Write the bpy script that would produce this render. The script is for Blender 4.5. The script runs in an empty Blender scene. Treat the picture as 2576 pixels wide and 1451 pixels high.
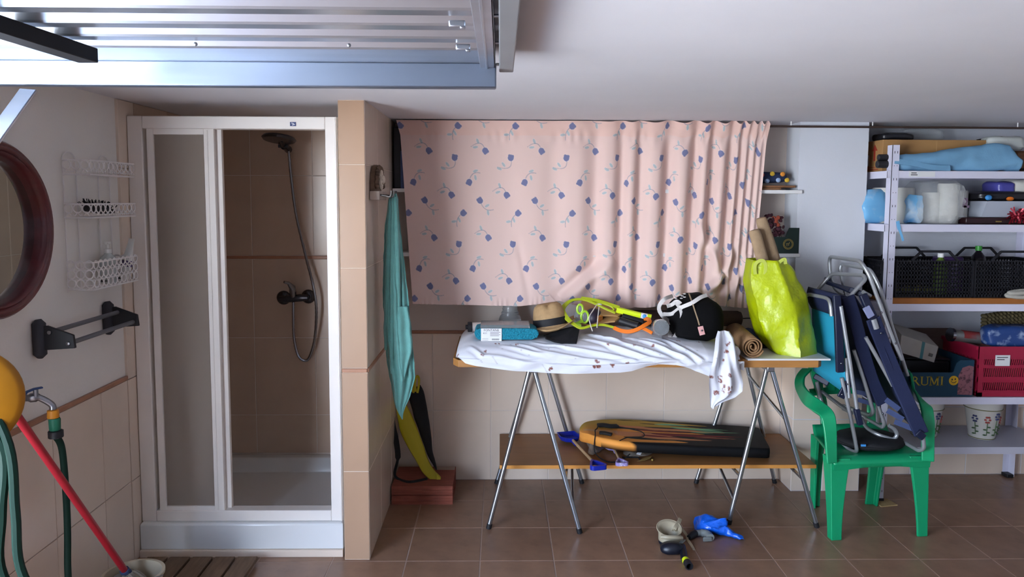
import bpy, math, random
import numpy as np
from mathutils import Vector, Matrix, Euler, noise as mnoise

random.seed(7); np.random.seed(7)
SC = bpy.context.scene
COL = SC.collection
PI = math.pi

# ------------------------------------------------------------------ camera
F_PX, CX, CY, CAM_H = 1856.0, 1288.0, 655.0, 1.63
YAW, PITCH, ROLL = math.atan(30 / F_PX), math.atan(.0835), .004
_f = Vector((math.sin(YAW) * math.cos(PITCH), math.cos(YAW) * math.cos(PITCH), -math.sin(PITCH)))
_r = Vector((math.cos(YAW), -math.sin(YAW), 0))
_u = _r.cross(_f)
CAM_R = _r * math.cos(ROLL) + _u * math.sin(ROLL)
CAM_U = _u * math.cos(ROLL) - _r * math.sin(ROLL)
CAM_F = _f
cd = bpy.data.cameras.new('camera')
cam = bpy.data.objects.new('camera', cd)
COL.objects.link(cam)
cd.sensor_width = 36; cd.sensor_fit = 'HORIZONTAL'
cd.lens = F_PX / 2576 * 36
cd.shift_y = -(725.5 - CY) / 2576
cd.clip_start = .02
cam.matrix_world = Matrix((
    (CAM_R.x, CAM_U.x, -CAM_F.x, 0), (CAM_R.y, CAM_U.y, -CAM_F.y, 0),
    (CAM_R.z, CAM_U.z, -CAM_F.z, CAM_H), (0, 0, 0, 1)))
SC.camera = cam


def at(px, py, X=None, Y=None, Z=None):
    """point of the room seen at a photo position, on a plane of known X, Y or Z"""
    d = CAM_F + CAM_R * ((px - CX) / F_PX) - CAM_U * ((py - CY) / F_PX)
    if Y is not None: t = Y / d.y
    elif Z is not None: t = (Z - CAM_H) / d.z
    else: t = X / d.x
    return Vector((0, 0, CAM_H)) + d * t


# ------------------------------------------------------------------ sky, sun, exposure
w = bpy.data.worlds.new('sky'); SC.world = w; w.use_nodes = True
nt = w.node_tree
bg = nt.nodes['Background']
geo = nt.nodes.new('ShaderNodeNewGeometry')
sep = nt.nodes.new('ShaderNodeSeparateXYZ')
ramp = nt.nodes.new('ShaderNodeValToRGB')
nt.links.new(geo.outputs['Incoming'], sep.inputs[0])
mp = nt.nodes.new('ShaderNodeMapRange'); mp.inputs[1].default_value = -1; mp.inputs[2].default_value = 1
inv = nt.nodes.new('ShaderNodeMath'); inv.operation = 'MULTIPLY'; inv.inputs[1].default_value = -1
nt.links.new(sep.outputs[2], inv.inputs[0]); nt.links.new(inv.outputs[0], mp.inputs[0])
nt.links.new(mp.outputs[0], ramp.inputs[0])
ramp.color_ramp.elements[0].position = .5; ramp.color_ramp.elements[0].color = (.84, .91, 1.0, 1)
ramp.color_ramp.elements[1].position = .66; ramp.color_ramp.elements[1].color = (.30, .42, .66, 1)
nt.links.new(ramp.outputs[0], bg.inputs[0])
bg.inputs[1].default_value = 10.0
sd = bpy.data.lights.new('sun', 'SUN'); sd.energy = 17.0; sd.angle = .01; sd.color = (1, .96, .90)
sun = bpy.data.objects.new('sun', sd); COL.objects.link(sun)
sun.rotation_euler = Vector((-.34, .22, -.91)).to_track_quat('-Z', 'Y').to_euler()
pd = bpy.data.lights.new('doorway_portal', 'AREA'); pd.shape = 'RECTANGLE'; pd.size = 2.65; pd.size_y = 1.95
pd.cycles.is_portal = True
po = bpy.data.objects.new('doorway_portal', pd); COL.objects.link(po)
po.matrix_world = Matrix(((0, 0, -1, -1.74), (1, 0, 0, .725), (0, -1, 0, .975), (0, 0, 0, 1)))
SC.view_settings.view_transform = 'Standard'; SC.view_settings.look = 'None'
SC.view_settings.gamma = 1; SC.view_settings.use_curve_mapping = False
SC.view_settings.exposure = 1.64
SC.cycles.max_bounces = 10; SC.cycles.diffuse_bounces = 6; SC.cycles.glossy_bounces = 4
SC.cycles.transparent_max_bounces = 12; SC.cycles.transmission_bounces = 8
SC.cycles.caustics_reflective = False; SC.cycles.caustics_refractive = False
SC.cycles.sample_clamp_indirect = 6
SC.cycles.use_denoising = True


# ------------------------------------------------------------------ materials
def lin(h):
    if isinstance(h, str):
        h = h.lstrip('#'); c = [int(h[i:i + 2], 16) / 255 for i in (0, 2, 4)]
    else: c = h
    return tuple(x / 12.92 if x <= .04045 else ((x + .055) / 1.055) ** 2.4 for x in c)


MATS = {}


def mat(name, col, rough=.6, metal=0., var=0., vscale=8., bump=0., bscale=60., trans=0., ior=1.45, alpha=1.,
        rnd=0., sheen=0., coat=0., vcol=False, translucent=0., spec=None, mottle=None, stretch=None, bdist=.002):
    if name in MATS: return MATS[name]
    m = bpy.data.materials.new(name); m.use_nodes = True; MATS[name] = m
    n = m.node_tree.nodes; l = m.node_tree.links
    b = n['Principled BSDF']
    c = lin(col)
    b.inputs['Base Color'].default_value = (*c, 1)
    b.inputs['Roughness'].default_value = rough; b.inputs['Metallic'].default_value = metal
    b.inputs['IOR'].default_value = ior
    b.inputs['Transmission Weight'].default_value = trans
    b.inputs['Alpha'].default_value = alpha
    b.inputs['Sheen Weight'].default_value = sheen
    b.inputs['Coat Weight'].default_value = coat
    if spec is not None: b.inputs['Specular IOR Level'].default_value = spec
    src = None
    tc = n.new('ShaderNodeTexCoord'); vec = tc.outputs['Object']
    if stretch:
        mpn = n.new('ShaderNodeMapping'); mpn.inputs['Scale'].default_value = stretch
        l.new(vec, mpn.inputs[0]); vec = mpn.outputs[0]
    if vcol:
        a = n.new('ShaderNodeAttribute'); a.attribute_name = 'print'; src = a.outputs['Color']
    if mottle:                      # second colour in soft patches
        ns = n.new('ShaderNodeTexNoise'); ns.inputs['Scale'].default_value = mottle[1]; ns.inputs['Detail'].default_value = 6
        l.new(vec, ns.inputs['Vector'])
        rp = n.new('ShaderNodeMapRange'); rp.inputs[1].default_value = mottle[2]; rp.inputs[2].default_value = mottle[2] + .18
        l.new(ns.outputs[0], rp.inputs[0])
        mx = n.new('ShaderNodeMix'); mx.data_type = 'RGBA'
        if src: l.new(src, mx.inputs[6])
        else: mx.inputs[6].default_value = (*c, 1)
        mx.inputs[7].default_value = (*lin(mottle[0]), 1)
        l.new(rp.outputs[0], mx.inputs[0]); src = mx.outputs[2]
    if var or rnd:
        h = n.new('ShaderNodeHueSaturation')
        if src: l.new(src, h.inputs['Color'])
        else: h.inputs['Color'].default_value = (*c, 1)
        val = None
        if var:
            ns = n.new('ShaderNodeTexNoise'); ns.inputs['Scale'].default_value = vscale; ns.inputs['Detail'].default_value = 5
            l.new(vec, ns.inputs['Vector'])
            r = n.new('ShaderNodeMapRange'); r.inputs[1].default_value = .3; r.inputs[2].default_value = .7
            r.inputs[3].default_value = 1 - var; r.inputs[4].default_value = 1 + var
            l.new(ns.outputs[0], r.inputs[0]); val = r.outputs[0]
        if rnd:
            oi = n.new('ShaderNodeObjectInfo')
            r = n.new('ShaderNodeMapRange'); r.inputs[3].default_value = 1 - rnd; r.inputs[4].default_value = 1 + rnd
            l.new(oi.outputs['Random'], r.inputs[0])
            if val:
                mm = n.new('ShaderNodeMath'); mm.operation = 'MULTIPLY'
                l.new(val, mm.inputs[0]); l.new(r.outputs[0], mm.inputs[1]); val = mm.outputs[0]
            else: val = r.outputs[0]
        l.new(val, h.inputs['Value']); src = h.outputs[0]
    if src: l.new(src, b.inputs['Base Color'])
    if bump:
        ns = n.new('ShaderNodeTexNoise'); ns.inputs['Scale'].default_value = bscale; ns.inputs['Detail'].default_value = 4
        l.new(vec, ns.inputs['Vector'])
        bp = n.new('ShaderNodeBump'); bp.inputs['Strength'].default_value = bump; bp.inputs['Distance'].default_value = bdist
        l.new(ns.outputs[0], bp.inputs['Height']); l.new(bp.outputs[0], b.inputs['Normal'])
    if translucent:
        t = n.new('ShaderNodeBsdfTranslucent'); mixs = n.new('ShaderNodeMixShader'); mixs.inputs[0].default_value = translucent
        if src: l.new(src, t.inputs[0])
        else: t.inputs[0].default_value = (*c, 1)
        l.new(b.outputs[0], mixs.inputs[1]); l.new(t.outputs[0], mixs.inputs[2])
        l.new(mixs.outputs[0], n['Material Output'].inputs[0])
    return m


# ------------------------------------------------------------------ mesh helpers
def V(*a): return Vector(a)


def spline(pts, n=8, closed=False):
    P = [Vector(p) for p in pts]; out = []
    N = len(P); segs = N if closed else N - 1
    for i in range(segs):
        if closed: a, b, c, d = P[(i - 1) % N], P[i], P[(i + 1) % N], P[(i + 2) % N]
        else: a, b, c, d = P[max(i - 1, 0)], P[i], P[i + 1], P[min(i + 2, N - 1)]
        for k in range(n):
            t = k / n
            out.append(.5 * ((2 * b) + (c - a) * t + (2 * a - 5 * b + 4 * c - d) * t * t + (3 * b - a - 3 * c + d) * t ** 3))
    if not closed: out.append(P[-1])
    return out


def rounded(pts, r=.04, n=5):
    """polyline with its corners rounded"""
    P = [Vector(p) for p in pts]; out = [P[0]]
    for a, b, c in zip(P, P[1:], P[2:]):
        d1, d2 = a - b, c - b
        q = min(r, d1.length * .48, d2.length * .48)
        s, e = b + d1.normalized() * q, b + d2.normalized() * q
        for k in range(n + 1):
            t = k / n
            out.append(s * (1 - t) ** 2 + b * 2 * t * (1 - t) + e * t * t)
    out.append(P[-1])
    return out


class MB:
    def __init__(s): s.v = []; s.f = []

    def add(s, vs, fs):
        o = len(s.v); s.v += [tuple(p) for p in vs]; s.f += [tuple(i + o for i in f) for f in fs]; return s

    def box(s, c, size, rot=None):
        R = rot if isinstance(rot, Matrix) else (Euler(rot).to_matrix() if rot else Matrix.Identity(3))
        c = Vector(c); h = Vector(size) / 2
        vs = [c + R @ Vector((sx * h.x, sy * h.y, sz * h.z)) for sz in (-1, 1) for sx, sy in ((-1, -1), (1, -1), (1, 1), (-1, 1))]
        return s.add(vs, [(3, 2, 1, 0), (4, 5, 6, 7), (0, 1, 5, 4), (1, 2, 6, 5), (2, 3, 7, 6), (3, 0, 4, 7)])

    def bx(s, x0, x1, y0, y1, z0, z1):
        return s.box(((x0 + x1) / 2, (y0 + y1) / 2, (z0 + z1) / 2), (abs(x1 - x0), abs(y1 - y0), abs(z1 - z0)))

    def bar(s, a, b, wd, th, up=(0, 0, 1)):
        """rectangular bar from a to b; wd along up x dir, th along up"""
        a, b = Vector(a), Vector(b); d = (b - a); L = d.length; d.normalize()
        u = Vector(up); u = (u - d * u.dot(d)).normalized(); sd_ = d.cross(u)
        R = Matrix((sd_, d, u)).transposed()
        return s.box((a + b) / 2, (wd, L, th), R)

    def tube(s, pts, r, n=8, closed=False, caps=True):
        P = [Vector(p) for p in pts]; N = len(P)
        rr = r if isinstance(r, (list, tuple)) else [r] * N
        T = []
        for i in range(N):
            if closed: t = P[(i + 1) % N] - P[i - 1]
            else: t = P[min(i + 1, N - 1)] - P[max(i - 1, 0)]
            T.append(t.normalized() if t.length > 1e-9 else Vector((0, 0, 1)))
        ref = Vector((0, 0, 1)) if abs(T[0].z) < .9 else Vector((1, 0, 0))
        u = (ref - T[0] * ref.dot(T[0])).normalized()
        vs = []
        for i in range(N):
            u = (u - T[i] * u.dot(T[i]))
            if u.length < 1e-6: u = T[i].orthogonal()
            u.normalize(); w_ = T[i].cross(u)
            for k in range(n):
                a = 2 * PI * k / n
                vs.append(P[i] + (u * math.cos(a) + w_ * math.sin(a)) * rr[i])
        fs = []
        for i in range(N if closed else N - 1):
            j = (i + 1) % N
            for k in range(n):
                k2 = (k + 1) % n
                fs.append((i * n + k, i * n + k2, j * n + k2, j * n + k))
        if caps and not closed:
            fs.append(tuple(range(n - 1, -1, -1))); fs.append(tuple((N - 1) * n + k for k in range(n)))
        return s.add(vs, fs)

    def strap(s, pts, wd, th, up):
        """flat band along a path; up(i) or vector is the flat normal"""
        P = [Vector(p) for p in pts]; N = len(P); vs = []; fs = []
        for i in range(N):
            t = (P[min(i + 1, N - 1)] - P[max(i - 1, 0)]).normalized()
            nn = Vector(up(i) if callable(up) else up); nn = (nn - t * nn.dot(t))
            nn = nn.normalized() if nn.length > 1e-6 else t.orthogonal()
            sd_ = t.cross(nn); ww = wd[i] if isinstance(wd, (list, tuple)) else wd
            for a, b in ((-1, -1), (1, -1), (1, 1), (-1, 1)):
                vs.append(P[i] + sd_ * (a * ww / 2) + nn * (b * th / 2))
        for i in range(N - 1):
            for k in range(4):
                fs.append((i * 4 + k, i * 4 + (k + 1) % 4, i * 4 + 4 + (k + 1) % 4, i * 4 + 4 + k))
        fs.append((3, 2, 1, 0)); fs.append(tuple((N - 1) * 4 + k for k in range(4)))
        return s.add(vs, fs)

    def loft(s, rings, caps=True, closed_ring=True):
        n = len(rings[0]); vs = [p for r_ in rings for p in r_]; fs = []
        for i in range(len(rings) - 1):
            for k in range(n if closed_ring else n - 1):
                k2 = (k + 1) % n
                fs.append((i * n + k, i * n + k2, (i + 1) * n + k2, (i + 1) * n + k))
        if caps and closed_ring:
            fs.append(tuple(range(n - 1, -1, -1))); fs.append(tuple((len(rings) - 1) * n + k for k in range(n)))
        return s.add(vs, fs)

    def lathe(s, prof, c, n=24, M=None, caps=True):
        M = M or Matrix.Identity(3); c = Vector(c)
        rings = [[c + M @ Vector((r_ * math.cos(2 * PI * k / n), r_ * math.sin(2 * PI * k / n), z)) for k in range(n)] for r_, z in prof]
        return s.loft(rings, caps)

    def ball(s, c, r, nu=14, nv=8, M=None):
        rx, ry, rz = r if isinstance(r, (tuple, list)) else (r, r, r)
        M = M or Matrix.Identity(3); c = Vector(c); rings = []
        for j in range(1, nv):
            a = -PI / 2 + PI * j / nv
            rings.append([c + M @ Vector((rx * math.cos(a) * math.cos(2 * PI * k / nu), ry * math.cos(a) * math.sin(2 * PI * k / nu), rz * math.sin(a))) for k in range(nu)])
        o = len(s.v); s.loft(rings, caps=False)
        b = len(s.v); s.v.append(tuple(c + M @ Vector((0, 0, -rz)))); s.v.append(tuple(c + M @ Vector((0, 0, rz))))
        top = o + (nv - 2) * nu
        for k in range(nu):
            k2 = (k + 1) % nu
            s.f.append((o + k2, o + k, b)); s.f.append((top + k, top + k2, b + 1))
        return s

    def prism(s, poly, d, M=None, o=(0, 0, 0)):
        """polygon in local xy pushed along local z by d"""
        M = M or Matrix.Identity(3); o = Vector(o); n = len(poly)
        vs = [o + M @ Vector((x, y, 0)) for x, y in poly] + [o + M @ Vector((x, y, d)) for x, y in poly]
        fs = [tuple(range(n - 1, -1, -1)), tuple(range(n, 2 * n))] + [(k, (k + 1) % n, n + (k + 1) % n, n + k) for k in range(n)]
        return s.add(vs, fs)

    def grid(s, nu, nv, fn):
        vs = [fn(i / (nu - 1), j / (nv - 1)) for j in range(nv) for i in range(nu)]
        fs = [(j * nu + i, j * nu + i + 1, (j + 1) * nu + i + 1, (j + 1) * nu + i) for j in range(nv - 1) for i in range(nu - 1)]
        return s.add(vs, fs)

    def wob(s, amp, scale, seed=0.):
        o = Vector((seed, seed * 1.7, seed * .3))
        s.v = [tuple(Vector(p) + mnoise.noise_vector(Vector(p) * scale + o) * amp) for p in s.v]
        return s


def wloc(o):
    p = Vector((0, 0, 0))
    while o is not None: p += o.location; o = o.parent
    return p


def build(name, mb, material, parent=None, smooth=40, bevel=0, sub=0, solid=0, kind=None, label=None, cat=None, group=None, bseg=2):
    me = bpy.data.meshes.new(name)
    off = wloc(parent)
    me.from_pydata([(x - off.x, y - off.y, z - off.z) for x, y, z in mb.v], [], mb.f)
    me.materials.append(material)
    if smooth:
        me.polygons.foreach_set('use_smooth', [True] * len(me.polygons))
        if not sub and smooth < 180: me.set_sharp_from_angle(angle=math.radians(smooth))
    o = bpy.data.objects.new(name, me); COL.objects.link(o); o.parent = parent
    if solid:
        q = o.modifiers.new('solid', 'SOLIDIFY'); q.thickness = solid; q.offset = 0
    if bevel:
        q = o.modifiers.new('bevel', 'BEVEL'); q.width = bevel; q.segments = bseg; q.limit_method = 'ANGLE'; q.angle_limit = .6
    if sub:
        q = o.modifiers.new('sub', 'SUBSURF'); q.levels = sub; q.render_levels = sub
    if kind: o['kind'] = kind
    if label: o['label'] = label
    if cat: o['category'] = cat
    if group: o['group'] = group
    return o


def thing(name, label, cat, loc, group=None, kind=None):
    o = bpy.data.objects.new(name, None); COL.objects.link(o); o.location = loc
    o.empty_display_size = .05
    o['label'] = label; o['category'] = cat
    if group: o['group'] = group
    return o


def dup(root, loc, label, rotz=0.):
    r = root.copy(); COL.objects.link(r); r.location = loc; r.rotation_euler = (0, 0, rotz); r['label'] = label
    for ch in list(root.children):
        c = ch.copy(); COL.objects.link(c); c.parent = r
        for g in list(ch.children):
            d = g.copy(); COL.objects.link(d); d.parent = c
    return r


def paint(o, cols):
    """per-vertex print colours (linear) on a mesh object"""
    a = o.data.color_attributes.new('print', 'FLOAT_COLOR', 'POINT')
    c = np.ones((len(o.data.vertices), 4), np.float32); c[:, :3] = cols
    a.data.foreach_set('color', c.ravel())


def letters(name, text, size, material, parent, M, o, depth=.0006, bold=0., width=1.):
    """flat lettering as a mesh; M columns are right, up, out"""
    cu = bpy.data.curves.new('tmp', 'FONT'); cu.body = text; cu.size = size; cu.extrude = depth / 2; cu.offset = bold
    cu.align_x = 'CENTER'; cu.align_y = 'CENTER'; cu.resolution_u = 2
    t = bpy.data.objects.new('tmp', cu); COL.objects.link(t)
    dg = bpy.context.evaluated_depsgraph_get(); dg.update()
    me = bpy.data.meshes.new_from_object(t.evaluated_get(dg))
    bpy.data.objects.remove(t); bpy.data.curves.remove(cu)
    off = wloc(parent); o = Vector(o)
    for v in me.vertices:
        p = v.co.copy(); p.x *= width
        v.co = o + M @ p - off
    me.materials.clear(); me.materials.append(material)
    ob = bpy.data.objects.new(name, me); COL.objects.link(ob); ob.parent = parent
    return ob


M_FRONT = Matrix(((1, 0, 0), (0, 0, -1), (0, 1, 0)))     # right=+X, up=+Z, out=-Y


def facing(n, up=(0, 0, 1)):
    """3x3 whose columns are right, up, out for a flat thing facing n"""
    n = Vector(n).normalized(); u = Vector(up); u = (u - n * u.dot(n)).normalized(); r_ = u.cross(n)
    return Matrix((r_, u, n)).transposed()
# ================================================================== SETTING
XL, YB, ZC = -1.64, 4.18, 2.05          # left wall, back wall, ceiling
PLX0, PLX1, PLY = 1.635, 2.02, 4.00     # pillar
PTX0, PTX1, PTY = -.70, -.585, 3.225    # tiled partition beside the shower
YR = 4.25                               # recess wall behind the rack

m_plaster = mat('white_plaster', 'ccd0d8', .85, bump=.25, bscale=90, var=.03, vscale=3)
m_ceil = mat('ceiling_paint', 'dadbe2', .9, bump=.12, bscale=120, var=.03, vscale=2)
m_grout = mat('floor_grout', 'a58e80', .9)
m_tile = mat('terracotta_floor_tile', '8b6a54', .32, var=.12, vscale=14, rnd=.08, bump=.15, bscale=45, mottle=('735644', 9, .55))
m_wtile = mat('ivory_wall_tile', 'dac9b8', .18, var=.03, vscale=5, rnd=.025, bump=.06, bscale=18)
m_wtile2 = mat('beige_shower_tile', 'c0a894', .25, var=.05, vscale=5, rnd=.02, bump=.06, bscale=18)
m_wgrout = mat('wall_grout', 'cdbcaa', .9)
m_coltile = mat('tan_pillar_tile', 'aa8a70', .3, var=.03, vscale=5, bump=.06, bscale=18)
m_trim = mat('brown_listello', 'a5765b', .4, var=.12, vscale=20)
m_conc = mat('pale_paving', 'd8d2c6', .9, var=.06, vscale=2)

build('ground', MB().bx(-14, -1.86, -9, 12, -.12, -.02), m_conc, kind='structure')
floor = build('floor', MB().bx(-1.86, 5.8, -2.6, 4.5, -.15, -.0012), m_grout, kind='structure')
build('ceiling', MB().bx(-1.9, 5.8, -2.6, 4.5, ZC, ZC + .25), m_ceil, kind='structure')
m_plaster3 = mat('warm_plaster', 'cfc4bb', .85, bump=.25, bscale=90, var=.03, vscale=3)
wall_back = build('wall_back', MB().bx(-1.9, PLX1, YB + .0015, YB + .3, 0, ZC), m_plaster3, kind='structure')
wall_recess = build('wall_recess', MB().bx(PLX1 - .02, 5.7, YR + .0015, YR + .3, 0, ZC), m_plaster, kind='structure')
wl = MB().bx(-1.86, XL - .006, 1.95, 4.3, 0, ZC).bx(-1.86, XL - .006, -.6, 1.95, 1.96, ZC).bx(-1.86, XL - .006, -2.6, -.6, 0, ZC)
m_plaster2 = mat('grey_white_plaster', 'e4e0da', .85, bump=.25, bscale=90, var=.03, vscale=3)
wall_left = build('wall_left', wl, m_plaster2, kind='structure')
build('wall_right', MB().bx(5.6, 5.8, -2.6, 4.5, 0, ZC), m_plaster, kind='structure')
build('wall_front', MB().bx(-1.9, 5.8, -2.8, -2.6, 0, ZC), m_plaster, kind='structure')
part_wall = build('wall_shower', MB().bx(PTX0 + .0015, PTX1 - .0015, PTY + .0015, YB + .02, 0, ZC), m_wgrout, kind='structure')
pillar = build('pillar', MB().bx(1.617, 1.992, PLY + .0015, YR + .02, .875, ZC).bx(PLX0 + .0015, PLX1, PLY + .0015, YR + .02, 0, .875), m_plaster, kind='structure')

TILE_MESH = {}


def tile(parent, o, u, v, n, du, dv, material, name='tile', t=.008, gap=.0018, ch=.0014):
    """one tile: o = corner, u/v unit directions, n outward; back at o, face proud by t"""
    u, v, n = Vector(u), Vector(v), Vector(n)
    key = (round(du, 4), round(dv, 4), material.name, tuple(u), tuple(v), tuple(n), t)
    me = TILE_MESH.get(key)
    if me is None:
        a0, a1, b0, b1 = gap, du - gap, gap, dv - gap
        vs = []
        for (h, c) in ((0, 0), (t - ch, 0), (t, ch)):
            for a, b in ((a0 + c, b0 + c), (a1 - c, b0 + c), (a1 - c, b1 - c), (a0 + c, b1 - c)):
                vs.append(u * a + v * b + n * h)
        fs = [(3, 2, 1, 0), (8, 9, 10, 11)]
        for r_ in (0, 4):
            for k in range(4): fs.append((r_ + k, r_ + (k + 1) % 4, r_ + 4 + (k + 1) % 4, r_ + 4 + k))
        if u.cross(v).dot(n) < 0: fs = [f[::-1] for f in fs]
        me = bpy.data.meshes.new(name); me.from_pydata(vs, [], fs); me.materials.append(material)
        TILE_MESH[key] = me
    ob = bpy.data.objects.new(name, me); COL.objects.link(ob); ob.parent = parent; ob.location = o
    return ob


def cuts(lo, hi, origin, pitch):
    k = math.ceil((lo - origin) / pitch - 1e-6); e = [lo]
    while origin + k * pitch < hi - 1e-6:
        x = origin + k * pitch
        if x - e[-1] > .02: e.append(x)
        k += 1
    if hi - e[-1] < .02 and len(e) > 1: e[-1] = hi
    else: e.append(hi)
    return list(zip(e, e[1:]))


# floor tiles (one by one where the photo shows them)
TP = .3335
for x0, x1 in cuts(XL, 3.9, -.087, TP):
    for y0, y1 in cuts(2.2, YR, 3.21, .335):
        if x1 > 3.3 or (x1 < PLX0 + .01 and y0 > YB - .02) or (x1 < PTX0 and y0 > 3.3): continue
        y1b = min(y1, YB) if x1 < PLX0 + .3 else y1
        if y1b - y0 < .02: continue
        tile(floor, (x0, y0, -.006), (1, 0, 0), (0, 1, 0), (0, 0, 1), x1 - x0, y1b - y0, m_tile, 'floor_tile', t=.006, gap=.0022)
fl2 = build('floor_slab', MB().bx(XL, 5.6, -2.6, 2.198, -.006, 0).bx(3.25, 5.6, 2.2, 4.25, -.006, 0), m_tile, floor)

ROWS = [(0, .41), (.41, .86), (.88, 1.325), (1.325, 1.775), (1.775, ZC)]
# back wall wainscot
for x0, x1 in cuts(PTX1, PLX0, -.0515, .3345):
    for z0, z1 in ROWS[:2]:
        tile(wall_back, (x0, YB + .008, z0), (1, 0, 0), (0, 0, 1), (0, -1, 0), x1 - x0, z1 - z0, m_wtile)
# shower back wall
for x0, x1 in cuts(XL, PTX0, -1.055, .345):
    for z0, z1 in ((.16, .385), (.385, .835), (.835, 1.285), (1.305, 1.755), (1.755, ZC)):
        tile(wall_back, (x0, YB + .008, z0), (1, 0, 0), (0, 0, 1), (0, -1, 0), x1 - x0, z1 - z0, m_wtile2)
# partition: front, garage side, shower side
for z0, z1 in ROWS:
    tile(part_wall, (PTX0, PTY + .008, z0), (1, 0, 0), (0, 0, 1), (0, -1, 0), PTX1 - PTX0, z1 - z0, m_coltile)
    for y0, y1 in cuts(PTY + .0005, YB, PTY, .335):
        tile(part_wall, (PTX1 - .008, y0, z0), (0, 1, 0), (0, 0, 1), (1, 0, 0), y1 - y0, z1 - z0, m_wtile)
        tile(part_wall, (PTX0 + .008, y0, z0), (0, 1, 0), (0, 0, 1), (-1, 0, 0), y1 - y0, z1 - z0, m_wtile2)
# left wall: wainscot, and full height inside the shower
for y0, y1 in cuts(1.95, 3.215, 3.0, .335):
    for z0, z1 in ((0, .37), (.37, .83)):
        tile(wall_left, (XL - .006, y0, z0), (0, 1, 0), (0, 0, 1), (1, 0, 0), y1 - y0, z1 - z0, m_wtile, t=.009)
for y0, y1 in cuts(3.215, YB, 3.355, .335):
    for z0, z1 in ((0, .37), (.37, .83), (.83, 1.305), (1.305, 1.755), (1.755, ZC)):
        tile(wall_left, (XL - .006, y0, z0), (0, 1, 0), (0, 0, 1), (1, 0, 0), y1 - y0, z1 - z0, m_wtile if y0 < 3.3 else m_wtile2, t=.012)
# pillar and recess wainscot
for x0, x1 in ((PLX0, 1.81), (1.81, PLX1)):
    for z0, z1 in ROWS[:2]:
        tile(pillar, (x0, PLY + .008, z0), (1, 0, 0), (0, 0, 1), (0, -1, 0), x1 - x0, z1 - z0, m_wtile)
for z0, z1 in ROWS[:2]:
    tile(pillar, (PLX0 + .008, PLY + .001, z0), (0, 1, 0), (0, 0, 1), (-1, 0, 0), YB - PLY - .001, z1 - z0, m_wtile)
for x0, x1 in cuts(PLX1, 3.7, 2.45, .3345):
    for z0, z1 in ROWS[:2]:
        tile(wall_recess, (x0, YR + .008, z0), (1, 0, 0), (0, 0, 1), (0, -1, 0), x1 - x0, z1 - z0, m_wtile)
# brown pencil trims
build('trim_1', MB().bx(PTX1, PLX0, YB - .006, YB + .008, .861, .879), m_trim, kind='structure', bevel=.003)
build('trim_2', MB().bx(PTX0 + .002, PTX1 - .002, PTY - .005, PTY + .008, .861, .879), m_trim, kind='structure', bevel=.003)
build('trim_3', MB().bx(XL - .006, XL + .008, 1.95, 3.215, .831, .85), m_trim, kind='structure', bevel=.003)
build('trim_4', MB().bx(XL, PTX0, YB - .005, YB + .008, 1.286, 1.304), m_trim, kind='structure', bevel=.003)
build('trim_5', MB().bx(PTX1 - .008, PTX1 + .005, PTY + .004, YB, .861, .879), m_trim, kind='structure', bevel=.003)
build('trim_6', MB().bx(PLX0 - .004, PLX1, PLY - .005, PLY + .008, .861, .879), m_trim, kind='structure', bevel=.003)

# ================================================================== GARAGE DOOR (up and over, open)
m_galv = mat('galvanised_steel', 'b4bac4', .3, .9, var=.1, vscale=3, stretch=(.4, 3, 3))
m_galvb = mat('weathered_galvanised', '768092', .42, .9, var=.1, vscale=3, stretch=(.4, 3, 3))
m_galv2 = mat('dull_galvanised', '8f9296', .5, .6, var=.06, vscale=5)
m_dark = mat('dark_steel', '1c1c20', .55, .3)
gd = thing('garage_door', 'open galvanised up and over garage door hanging under the ceiling', 'garage door', (-.8, 1.0, 2.0))
prof = []
y = -.45; lo, hi = 2.001, 2.030
while y < 1.86:
    prof += [(y, lo), (y + .034, lo), (y + .058, hi), (y + .094, hi), (y + .118, lo + .004), (y + .124, lo)]; y += .1302
prof += [(1.895, lo), (2.066, lo)]
n = len(prof)
pm = MB().add([(x, a, b) for x in (-1.62, -.03) for a, b in prof], [(k, k + 1, n + k + 1, n + k) for k in range(n - 1)])
build('panel', pm, m_galv, gd, smooth=0, solid=.0012)
build('rail', MB().bx(-1.66, -.012, 2.062, 2.10, 1.934, 2.002), m_galvb, gd, bevel=.004)
st = MB().bx(-.056, -.014, -.5, 2.062, 1.988, 1.995).bx(-.019, -.014, -.5, 2.062, 1.988, 2.03).bx(-.04, -.034, -.5, 2.062, 1.984, 1.99)
build('stile', st, m_galv, gd, bevel=.0015)
build('side_plate', MB().bx(-.004, .036, -.5, 2.125, 1.986, 2.03), m_galv2, gd, bevel=.003)
a, b = at(222, 140, Z=1.975), at(-20, 62, Z=1.975)
b2 = a + (b - a) * 1.25
build('brace', MB().bar(a, b2, .05, .035), m_dark, gd, bevel=.002)
a = at(72, 226, Y=2.06); b = at(-130, 505, Y=1.78)
build('lifting_arm', MB().bar(a, b, .045, .008, up=(.0, -1, .2)), m_galv, gd, bevel=.002)
for px, py in ((1240, 40), (1246, 108), (1248, 162)):
    p = at(px, py, Z=2.0); build('screw', MB().lathe([(.004, 0), (.004, .012), (.006, .012), (.006, .016)], p, 8, Matrix.Rotation(PI / 2, 3, 'Y')), m_galv, gd)
for px, py in ((1150, 60), (1165, 119)):
    p = at(px, py, Z=1.995); build('clip', MB().box(p, (.035, .012, .014)).box(p + V(.012, 0, -.008), (.012, .014, .006)), m_galv, gd, bevel=.003)
for px, py in ((492, 111), (878, 114)):
    p = at(px, py, Z=1.997); build('rivet', MB().ball(p, .005, 8, 5), m_galv, gd)
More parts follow.
